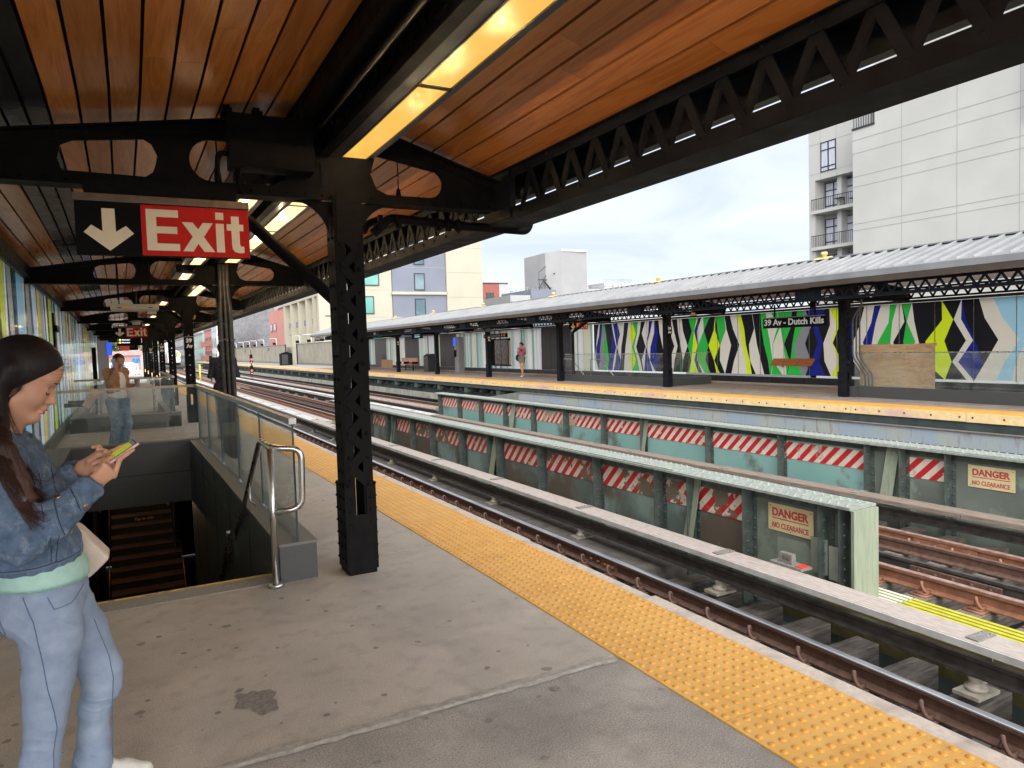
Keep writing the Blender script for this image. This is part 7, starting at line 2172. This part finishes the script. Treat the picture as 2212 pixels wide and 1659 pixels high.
FHr.warp(lambda X, Y, Z: (.0011 * np.sin(X * 330 + Y * 410 + np.sin(Z * 30) * 2) + .0008 * np.sin(Y * 700 - X * 500 + Z * 20)) * np.clip((1.47 - Z) * 8, .12, 1))
hair = fobj('hair', FHr, HAIR1, wt)
b = MB(); rs = random.Random(9)
def strand(pts, r=.0006):
    P = [Vector(p) for p in pts]; out = []
    for i in range(len(P) - 1):
        for t in (0, .33, .66): 
            p0, p1, p2, p3 = P[max(i - 1, 0)], P[i], P[i + 1], P[min(i + 2, len(P) - 1)]
            out.append(.5 * ((2 * p1) + (p2 - p0) * t + (2 * p0 - 5 * p1 + 4 * p2 - p3) * t * t + (3 * p1 - p0 - 3 * p2 + p3) * t ** 3))
    out.append(P[-1]); n = len(out)
    b.tube([tuple(q) for q in out], r, 3, cap=False, radii=[r * (1 - .7 * i / n) for i in range(n)])
for k in range(150):
    j = lambda s=.012: rs.uniform(-s, s)
    strand([hp(-.03 + j(.02), -.092 + j(.006), -.01 + j(.02)), hp(-.04 + j(), -.098 + j(.008), -.07 + j()), (-.390 + j(.022), 2.735 + j(.01), 1.36 + j()), onj(-.366 + j(.03), 1.29, .026), onj(-.332 + j(.032), 1.22, .020), onj(-.296 + j(.032), 1.14, .012), onj(-.272 + j(.03), 1.08 + j(.03), .006)], .0010)
for k in range(26):
    j = lambda s=.012: rs.uniform(-s, s)
    strand([hp(.01 + j(.01), -.087, .0 + j()), hp(.012 + j(.012), -.083, -.05), hp(.0 + j(.012), -.078, -.105), (-.345 + j(.02), 2.77, 1.33), onj(-.30 + j(.03), 1.26 + j(.02), .01), onj(-.262 + j(.02), 1.16 + j(.04), .004)], .0006)
for k in range(70):   # flyaways over the crown
    a = rs.uniform(0, 3.1); s_ = rs.uniform(-.085, .085)
    f0, u0 = math.cos(a) * .104, math.sin(a) * .100 + .02
    strand([hp(f0 * .98, s_ * .9, u0 * .98), hp(f0 * 1.05 + rs.uniform(-.01, .01), s_, u0 * 1.03), hp(f0 * .9 - .03, s_ * 1.15, u0 * 1.0 - .02)], .0005)
for k in range(8):
    strand([hp(.085, -.02 + .004 * k, .05), hp(.094, -.03 + .003 * k, .02), hp(.088 - .002 * k, -.045, -.02 - .004 * k)], .0004)
b.smooth = [True] * len(b.f); b.build('loose_strands', HAIR1, wt)
# collar and inner shirt
FC = Field((-.47, 2.72, 1.20), (-.20, 3.0, 1.40), .004)
FC.chain([(-.455, 2.855, 1.352, .022), (-.43, 2.765, 1.348, .022), (-.365, 2.742, 1.318, .022), (-.29, 2.785, 1.235, .014)], .008, flat=((0, 0, 1), .6))
FC.chain([(-.455, 2.855, 1.345, .016), (-.43, 2.935, 1.345, .016), (-.36, 2.945, 1.31, .015), (-.29, 2.91, 1.235, .010)], .008, flat=((0, 0, 1), .55))
fobj('collar', FC, DENJ, wt)
FS = Field((-.48, 2.62, .80), (-.14, 3.09, 1.32), .008)
FS.el((-.303, 2.853, .86), (.135, .172, .09), .04); FS.el((-.33, 2.855, 1.07), (.118, .155, .17), .05); FS.el((-.365, 2.855, 1.25), (.08, .11, .07), .05)
FS.half((0, 0, -1), -.832); FS.warp(lambda X, Y, Z: .0008 * np.sin(260 * X) * np.sin(260 * Y))
sh = fobj('mint_shirt', FS, MINT, wt)
b = MB()
for k in range(150):   # ribbing of the mint hem
    a = 2 * math.pi * k / 150; x, y = -.303 + .1325 * math.cos(a), 2.853 + .169 * math.sin(a)
    b.tube([(x, y, .832), (x + .001 * math.cos(a), y, .850), (x, y, .872)], .0013, 4)
b.build('hem_rib', MINT, sh)
# jeans
FT = Field((-.47, 2.62, .02), (-.04, 3.07, .90), .005)
FT.el((-.300, 2.852, .79), (.128, .165, .105), .05); FT.el((-.335, 2.80, .74), (.098, .09, .09), .04)
FT.chain([(-.287, 2.778, .74, .095), (-.280, 2.765, .66, .089), (-.297, 2.755, .525, .073), (-.308, 2.752, .44, .063), (-.314, 2.752, .38, .057), (-.335, 2.752, .26, .055), (-.352, 2.754, .14, .059), (-.36, 2.756, .05, .068)], .02)
FT.chain([(-.275, 2.93, .74, .098), (-.212, 2.93, .60, .083), (-.158, 2.93, .455, .067), (-.156, 2.93, .40, .061), (-.185, 2.935, .32, .049), (-.192, 2.94, .22, .050), (-.203, 2.945, .12, .060), (-.205, 2.948, .05, .068)], .02)
def jf(X, Y, Z):
    n = .0005 * np.sin(70 * Z + 30 * X + 2 * np.sin(20 * Y)) + .0004 * np.sin(150 * Z - 60 * X)
    kn = np.exp(-((Z - .345) ** 2) / .0030); n = n - .0050 * kn * rdg(85 * Z + 22 * X + 9 * Y + .5 * np.sin(60 * X), 4)
    an = np.exp(-((Z - .12) ** 2) / .006); n = n - .006 * an * rdg(50 * Z + 30 * X - 14 * Y, 4)
    hp_ = np.exp(-((Z - .70) ** 2) / .003); n = n - .004 * hp_ * rdg(48 * Z + 40 * X, 3)
    return n
FT.warp(jf); FT.half((0, 0, 1), .862); FT.half((0, 0, -1), -.035)
jn = fobj('jeans', FT, DENL, wt)
tm = FT.mesh(); tbv = BVHTree.FromPolygons([Vector(v) for v in tm[0]], tm[1])
JS = M('jeans_seam_blue', (0.10, .16, .27), rough=.9)
seam('jeans_seam', tbv, [(-.345, .82), (-.320, .74), (-.305, .64), (-.293, .52), (-.281, .44), (-.277, .38), (-.292, .30), (-.296, .20), (-.30, .06)], JS, .0016, jn, 12)
seam('pocket_seam', tbv, [(-.185, .81), (-.215, .775), (-.262, .77), (-.28, .815)], JS, .0014, jn)
seam('pocket_seam', tbv, [(-.425, .80), (-.408, .72), (-.402, .70), (-.418, .675)], JS, .0016, jn)
seam('jeans_seam', tbv, [(-.165, .66), (-.128, .52), (-.118, .44), (-.128, .33), (-.135, .2), (-.14, .08)], JS, .0014, jn, 12)
# shoes
FSh = Field((-.50, 2.68, -.002), (.02, 3.02, .15), .0045)
for (hx, hy) in ((-.37, 2.755), (-.205, 2.95)):
    FSh.rc((hx, hy, .05), (hx + .10, hy, .052), .042, .042, .02); FSh.rc((hx + .10, hy, .046), (hx + .165, hy - .002, .036), .040, .030, .02); FSh.rc((hx, hy, .06), (hx + .04, hy, .085), .04, .036, .02)
FSh.half((0, 0, -1), -.004)
shoe = fobj('shoes', FSh, M('shoe_white', (.66, .65, .60), (.74, .73, .69), rough=.6, scale=30, bump=.3, bscale=200), wt)
b = MB()
for (hx, hy) in ((-.37, 2.755), (-.205, 2.95)):
    for k in range(4): b.tube([(hx + .06 + k * .016, hy - .024, .092 - k * .006), (hx + .065 + k * .016, hy, .102 - k * .006), (hx + .06 + k * .016, hy + .024, .092 - k * .006)], .003, 5)
b.build('laces', WHT, shoe)
# the phone and the bag
t = thing('phone', 'pink cased phone with lime screen in the hands of the denim woman', 'phone', tuple(pc))
M3 = Matrix((Vector(pa), Vector(pb), Vector(pn))).transposed()
b = MB(); b.obox(ph(0, 0, -.001), (.140, .070, .009), M3); b.build('case', M('phone_case_pink', (.72, .45, .48), rough=.4), t, bevel=.003)
b = MB(); b.obox(ph(0, 0, .0042), (.133, .064, .0012), M3); b.build('bezel', SBLK, t)
b = MB(); b.obox(ph(.012, 0, .0052), (.078, .059, .0006), M3); b.build('screen', emat('phone_lime', (.42, .48, .03), .26), t)
b = MB(); b.obox(ph(-.052, 0, .0052), (.030, .059, .0006), M3); b.build('screen_light', emat('phone_white', (.5, .52, .52), .2), t)
b = MB(); b.obox(ph(.058, 0, .0052), (.010, .059, .0006), M3); b.build('screen_top', emat('phone_grey', (.2, .2, .2), .2), t)
t = thing('handbag', 'cream leather bag hanging at the far hip of the denim woman', 'bag', (-.18, 3.0, .87))
FBg = Field((-.34, 2.90, .74), (-.08, 3.14, 1.02), .005)
CRL = M('bag_cream', (.68, .56, .46), (.74, .62, .52), rough=.5, scale=20, bump=.1)
b = MB()
o_ = [(-.29, .985), (-.20, .965), (-.108, .842), (-.150, .802), (-.178, .778), (-.27, .775)]
vs = [(x, 2.975 + (.0 if z > .9 else -.012), z) for x, z in o_] + [(x, 3.085 + (.0 if z > .9 else .012), z) for x, z in o_]
n = len(o_); b.add(vs, [tuple(range(n))[::-1], tuple(range(n, 2 * n))] + [(i, (i + 1) % n, n + (i + 1) % n, n + i) for i in range(n)])
bg = b.build('body', CRL, t, bevel=.012)
b = MB(); b.tube([(-.27, 3.05, .98), (-.33, 3.07, 1.15), (-.38, 3.06, 1.33), (-.42, 3.02, 1.34)], .007, 6); b.build('strap', CRL, t)
t = thing('bracelet', 'thin silver bracelet on the near wrist of the denim woman', 'bracelet', (-.14, 2.715, 1.13))
b = MB(); wv = Vector((.54, .2, .42)).normalized(); u_ = wv.orthogonal().normalized(); v_ = wv.cross(u_)
b.tube([tuple(Vector((-.136, 2.724, 1.150)) + (u_ * math.cos(R(a)) + v_ * math.sin(R(a))) * .0235) for a in range(0, 361, 20)], .0022, 6, cap=False); b.build('band', STEEL, t)

# ---- the other people, one routine
def figure(label, org, rz, J, mats, h=.009, extra=None, group=None):
    """J joints in body axes: x right of the figure, y backward (the figure looks along -y), z up; scaled to metres"""
    t = thing('person', label, 'person', org, rz); OFFS[t.name] = (0, 0, 0)
    lo = (-.48, -.45, -.01); hi = (.48, .45, 1.95)
    def fld(h_=None): return Field(lo, hi, h_ or h)
    hd = np.array(J['head']); 
    ang = J.get('yaw', 0); f = np.array((math.sin(ang), -math.cos(ang), -.1)); f /= np.linalg.norm(f); s = np.cross(f, (0, 0, 1)); s /= np.linalg.norm(s); u = np.cross(s, f)
    q = lambda a, b_, c: hd + f * a + s * b_ + u * c
    B = fld()
    Fm = [f, s, u]
    B.el(q(0, 0, .012), (.095, .075, .098), .02, Fm); B.el(q(.03, 0, -.05), (.062, .06, .07), .03, Fm); B.rc(q(.088, 0, -.01), q(.105, 0, -.048), .009, .012, .012); B.el(q(.073, 0, -.108), (.02, .022, .015), .02, Fm)
    for sg in (-1, 1): B.el(q(-.005, sg * .075, -.02), (.014, .008, .028), .008, Fm)
    B.rc(q(-.02, 0, -.06), J['neck'], .046, .052, .03)
    B.el(J['chest'], (.12, .085, .17), .06); B.el(J['pelvis'], (.13, .09, .11), .06)
    for sd in 'LR':
        S_, E_, W_, Hn = (J[sd + k] for k in ('s', 'e', 'w', 'h')); H_, K_, A_, T_ = (J[sd + k] for k in ('H', 'K', 'A', 'T'))
        B.rc(J['neck'], S_, .05, .045, .04); B.rc(S_, E_, .045, .036, .03); B.rc(E_, W_, .036, .025, .02)
        w = np.array(W_, float); hn = np.array(Hn, float); a = hn - w; a /= np.linalg.norm(a); o = np.cross(a, (0, 1, 0.2)); o /= np.linalg.norm(o)
        B.rc(W_, tuple(w + a * .07), .024, .03, .015, flat=(np.cross(a, o), 1.5))
        for i in range(4):
            k0 = w + a * .085 + o * (.024 - .016 * i); cu = J.get('curl', (0, -.02, 0)); B.rc(tuple(k0), tuple(k0 + a * .045 + np.array(cu)), .0095, .008, .006)
        B.rc(tuple(w + a * .03 + o * .02), tuple(w + a * .075 + o * .045), .012, .009, .008)
        B.rc(H_, K_, .085, .055, .04); B.rc(K_, tuple(np.array(K_) * .6 + np.array(A_) * .4), .053, .052, .02); B.rc(tuple(np.array(K_) * .6 + np.array(A_) * .4), A_, .052, .034, .02); B.rc(A_, T_, .036, .028, .02)
    B.half((0, 0, -1), -.006)
    fobj('body', B, mats['skin'], t)
    # hair
    Hh = fld(); Hh.el(q(-.012, 0, .028), (.103, .088, .10), .02, Fm); nrm = f * .85 - u * .53; Hh.half(tuple(nrm), float((nrm / np.linalg.norm(nrm)) @ q(.07, 0, .05)))
    if J.get('bun'): Hh.el(q(-.09, 0, .0), (.05, .06, .06), .03, Fm)
    if J.get('bald') is None: fobj('hair', Hh, mats['hair'], t)
    # trousers or shorts
    P = fld(); p_ = J['pelvis']; P.el(p_, (.165, .118, .12), .05)
    for sd in 'LR':
        H_, K_, A_ = (np.array(J[sd + k], float) for k in ('H', 'K', 'A'))
        if J.get('shorts'): P.rc(H_, H_ * .62 + K_ * .38, .11, .098, .03)
        else: P.rc(H_, K_, .105, .073, .04); P.rc(K_, A_ + np.array((0, 0, .0)), .072, J.get('cuff', .062), .03)
    P.warp(lambda X, Y, Z: .002 * np.sin(80 * Z + 30 * X) + .0015 * np.sin(60 * X + 50 * Z))
    P.half((0, 0, 1), J.get('waist', p_[2] + .105))
    fobj('shorts' if J.get('shorts') else 'trousers', P, mats['leg'], t)
    # top
    T = fld(); c = J['chest']; zb = J.get('hem', .92)
    bk = J.get('bulk', 1); T.el(c, (.165 * bk, .118 * bk, .20), .06); T.el((p_[0], p_[1], p_[2] + .12), (.155, .115, .13), .06)
    if mats.get('under'):
        U = fld(); U.el(c, (.150, .114, .20), .06); U.el((p_[0], p_[1], p_[2] + .08), (.150, .116, .16), .06); U.half((0, 0, -1), -(zb + .01)); U.half((0, 0, 1), c[2] + .15); U.half((0, 1, 0), .06)
        fobj('undershirt', U, mats['under'], t)
    for sd in 'LR':
        S_, E_, W_ = (J[sd + k] for k in ('s', 'e', 'w')); T.rc((J['neck'][0], J['neck'][1], J['neck'][2] - .07), S_, .075, .07, .05); T.rc(S_, E_, .057, .048, .03); T.rc(E_, W_, .047, .036, .02)
    T.warp(lambda X, Y, Z: .003 * np.sin(60 * Z + 40 * X) + .002 * np.sin(95 * X - 50 * Z + 20 * Y))
    T.half((0, 0, -1), -zb); T.rc((J['neck'][0], J['neck'][1] - .03, J['neck'][2] + .08), (J['neck'][0], J['neck'][1] - .05, J['neck'][2] - .02), .07, .05, .01, sub=True)
    if J.get('open'):
        T.rc((.06, -.12, 1.40), (.07, -.12, .80), .060, .085, .01, sub=True)
    for sd in 'LR':
        w = np.array(J[sd + 'w'], float); hn = np.array(J[sd + 'h'], float); a = (hn - w) / np.linalg.norm(hn - w); T.rc(tuple(w), tuple(w + a * .1), .04, .06, .004, sub=True)
    fobj('top', T, mats['top'], t)
    S2 = fld()
    for sd in 'LR':
        A_, T_ = np.array(J[sd + 'A'], float), np.array(J[sd + 'T'], float); S2.rc((A_[0], A_[1] + .03, max(A_[2] - .035, .035)), (T_[0], T_[1], T_[2]), .043, .036, .02)
    S2.half((0, 0, -1), -.003); fobj('shoes', S2, mats['shoe'], t)
    return t, q
def stand(dx=0, **k):
    J = dict(head=(0, -.02, 1.50), neck=(0, .0, 1.36), chest=(0, 0, 1.17), pelvis=(0, 0, .90),
             Ls=(-.165, 0, 1.33), Le=(-.21, .0, 1.06), Lw=(-.20, -.06, .84), Lh=(-.19, -.08, .74),
             Rs=(.165, 0, 1.33), Re=(.21, 0, 1.06), Rw=(.20, -.06, .84), Rh=(.19, -.08, .74),
             LH=(-.085, 0, .86), LK=(-.09, -.01, .48), LA=(-.095, .01, .09), LT=(-.11, -.13, .035),
             RH=(.085, 0, .86), RK=(.09, -.01, .48), RA=(.095, .01, .09), RT=(.11, -.13, .035))
    J.update(k); return J
# woman on the phone: her right hand (at the photo's left) at the ear, a cup in the other
TAN = M('cardigan_tan', (0.33, 0.17, 0.09), (0.42, .23, .125), rough=.95, scale=40, bump=.4, bscale=150)
WTOP = M('top_white', (.70, .69, .69), (.78, .77, .77), rough=.8, scale=8)
w2, q2 = figure('woman in tan cardigan and jeans talking on her phone behind the glass', (-.245, 13.3, 0), R(32),
    stand(head=(.03, -.05, 1.50), neck=(.01, .0, 1.36), yaw=-.25, bun=True, waist=.90, Ls=(-.145, 0, 1.33), Rs=(.145, 0, 1.33), open=True, hem=.84, cuff=.07,
          Le=(-.20, -.15, 1.14), Lw=(-.10, -.17, 1.36), Lh=(-.06, -.13, 1.46),
          Re=(.19, .03, 1.09), Rw=(.15, -.19, 1.09), Rh=(.14, -.28, 1.12),
          LK=(-.05, -.02, .48), LA=(-.10, .04, .09), LT=(-.13, -.11, .035), RK=(.10, -.08, .47), RA=(.02, -.02, .09), RT=(.0, -.16, .035)),
    dict(skin=SKIN2, hair=HAIRB, leg=DEN2, top=TAN, under=WTOP, shoe=BLK), h=.0085)
for sg in (-1, 1):
    b = MB(); e_ = q2(.083, sg * .030, -.005); b.dome(tuple(e_), .011, .006, tuple(e_ - np.array((.07, -.03, 1.50))), n=8); b.v = [(x, y, z) for x, y, z in b.v]; o = b.build('eye', LASH, w2, world=False)
b = MB(); b.tube([tuple(q2(.098, -.02, -.072)), tuple(q2(.103, 0, -.07)), tuple(q2(.098, .02, -.072))], .004, 6); b.build('lips', LIP, w2, world=False)
def held(name, label, cat, parent_fig, mb, mat, loc):
    o = mb.build(name, mat, None, world=False); o.matrix_world = parent_fig.matrix_basis @ Matrix.Translation(Vector(loc)) if False else Matrix.Translation(parent_fig.location) @ Matrix.Rotation(parent_fig.rotation_euler[2], 4, 'Z') @ Matrix.Translation(Vector(loc))
    return tag(o, label, cat)
b = MB(); b.box(-.006, .006, -.036, .036, -.075, .075)
o = held('phone', 'phone held to the ear of the woman in the tan cardigan', 'phone', w2, b, M('phone_silver', (.35, .35, .37), rough=.25, metal=.6), (-.075, -.10, 1.47)); o.rotation_euler = (R(-20), R(8), R(60))
b = MB(); b.tube([(0, 0, -.06), (0, 0, .055), (0, 0, .056), (0, 0, .068)], .04, 18, radii=[.031, .042, .045, .043])
held('coffee_cup', 'grey paper coffee cup held by the woman in the tan cardigan', 'cup', w2, b, M('cup_grey', (.30, .31, .31), (.5, .5, .5), rough=.6, scale=18, lo=.45, hi=.55), (.165, -.30, 1.14))
NAVY = M('coat_navy', (0.010, .013, .024), (0.018, .022, .036), rough=.8, scale=20)
figure('person in dark navy jacket half hidden behind the conduit column', (1.47, 14.1, 0), R(180),
    stand(bulk=1.2, head=(0, -.05, 1.66), neck=(0, 0, 1.50), chest=(0, 0, 1.28), pelvis=(0, 0, .98), hem=.98,
          Ls=(-.165, 0, 1.44), Le=(-.235, .02, 1.17), Lw=(-.10, -.15, 1.20), Lh=(-.05, -.22, 1.27), Rs=(.165, 0, 1.44), Re=(.235, .02, 1.17), Rw=(.10, -.15, 1.20), Rh=(.05, -.22, 1.27),
          LH=(-.09, 0, .94), LK=(-.09, -.01, .52), RH=(.09, 0, .94), RK=(.09, -.01, .52)),
    dict(skin=SKIN2, hair=HAIRB, leg=M('trousers_black', (.012, .012, .015), rough=.8), top=NAVY, shoe=BLK), h=.012)
BLUEJ = M('hoodie_blue', (0.02, .16, .50), (0.03, .22, .60), rough=.8, scale=10)
figure('person in bright blue hoodie and cap walking away at the platform end', (.29, 69, 0), R(180),
    stand(head=(0, -.02, 1.58), neck=(0, 0, 1.42), chest=(0, 0, 1.22), hem=.86, Ls=(-.20, 0, 1.38), Rs=(.20, 0, 1.38), Le=(-.27, -.02, 1.12), Re=(.27, -.02, 1.12), Lw=(-.20, -.2, 1.05), Rw=(.20, -.2, 1.05), Lh=(-.18, -.28, 1.05), Rh=(.18, -.28, 1.05), LK=(-.12, .0, .48), LA=(-.16, .06, .10), LT=(-.17, -.05, .04)),
    dict(skin=SKIN2, hair=BLUEJ, leg=M('jeans_pale', (.45, .52, .60), rough=.9), top=BLUEJ, shoe=BLK), h=.02)
PINK = M('jacket_pink', (0.40, .085, .16), (0.50, .13, .22), rough=.75, scale=12)
w3, q3 = figure('woman in pink jacket and grey shorts walking on the opposite platform', (16.45, 30.15, 0), R(-62),
    stand(head=(.02, -.06, 1.55), neck=(0, -.01, 1.40), chest=(0, 0, 1.22), pelvis=(0, 0, .96), hem=1.06, shorts=True, bun=True, yaw=-.35,
          Ls=(-.15, 0, 1.36), Le=(-.22, .05, 1.12), Lw=(-.08, -.16, 1.20), Lh=(-.02, -.2, 1.28), Rs=(.16, 0, 1.36), Re=(.21, -.02, 1.12), Rw=(.20, -.22, 1.18), Rh=(.20, -.3, 1.22),
          LH=(-.085, 0, .90), LK=(-.09, .06, .50), LA=(-.10, .25, .14), LT=(-.11, .14, .06), RH=(.085, 0, .90), RK=(.08, -.10, .50), RA=(.08, -.08, .09), RT=(.09, -.23, .035)),
    dict(skin=SKIN, hair=M('hair_brown', (.07, .03, .02), rough=.5), leg=M('shorts_grey', (.17, .15, .13), (.22, .2, .17), rough=.8, scale=8), top=PINK, shoe=WHT), h=.011)
b = MB(); b.tube([(0, 0, .42), (-.03, -.02, .2), (-.04, 0, .10)], .012, 6)
sd = Field((-.3, -.2, -.32), (.25, .2, .2), .012); sd.el((-.02, .02, -.05), (.10, .17, .17), .03); v, f = sd.mesh(); b.sm = True; b.add(v, f)
held('shoulder_bag', 'black slouchy bag on the shoulder of the woman in pink', 'bag', w3, b, M('bag_black', (.015, .015, .017), rough=.7), (-.25, .08, .98))
b = MB(); b.box(-.035, .035, -.005, .005, -.07, .07)
o = held('phone', 'phone in the raised hand of the woman in pink', 'phone', w3, b, SBLK, (.20, -.33, 1.29))
b = MB(); b.tube([(0, 0, -.06), (0, 0, .06)], .03, 12, radii=[.025, .034]); held('drink_cup', 'pale drink cup at the chest of the woman in pink', 'cup', w3, b, CRM, (-.02, -.22, 1.29))
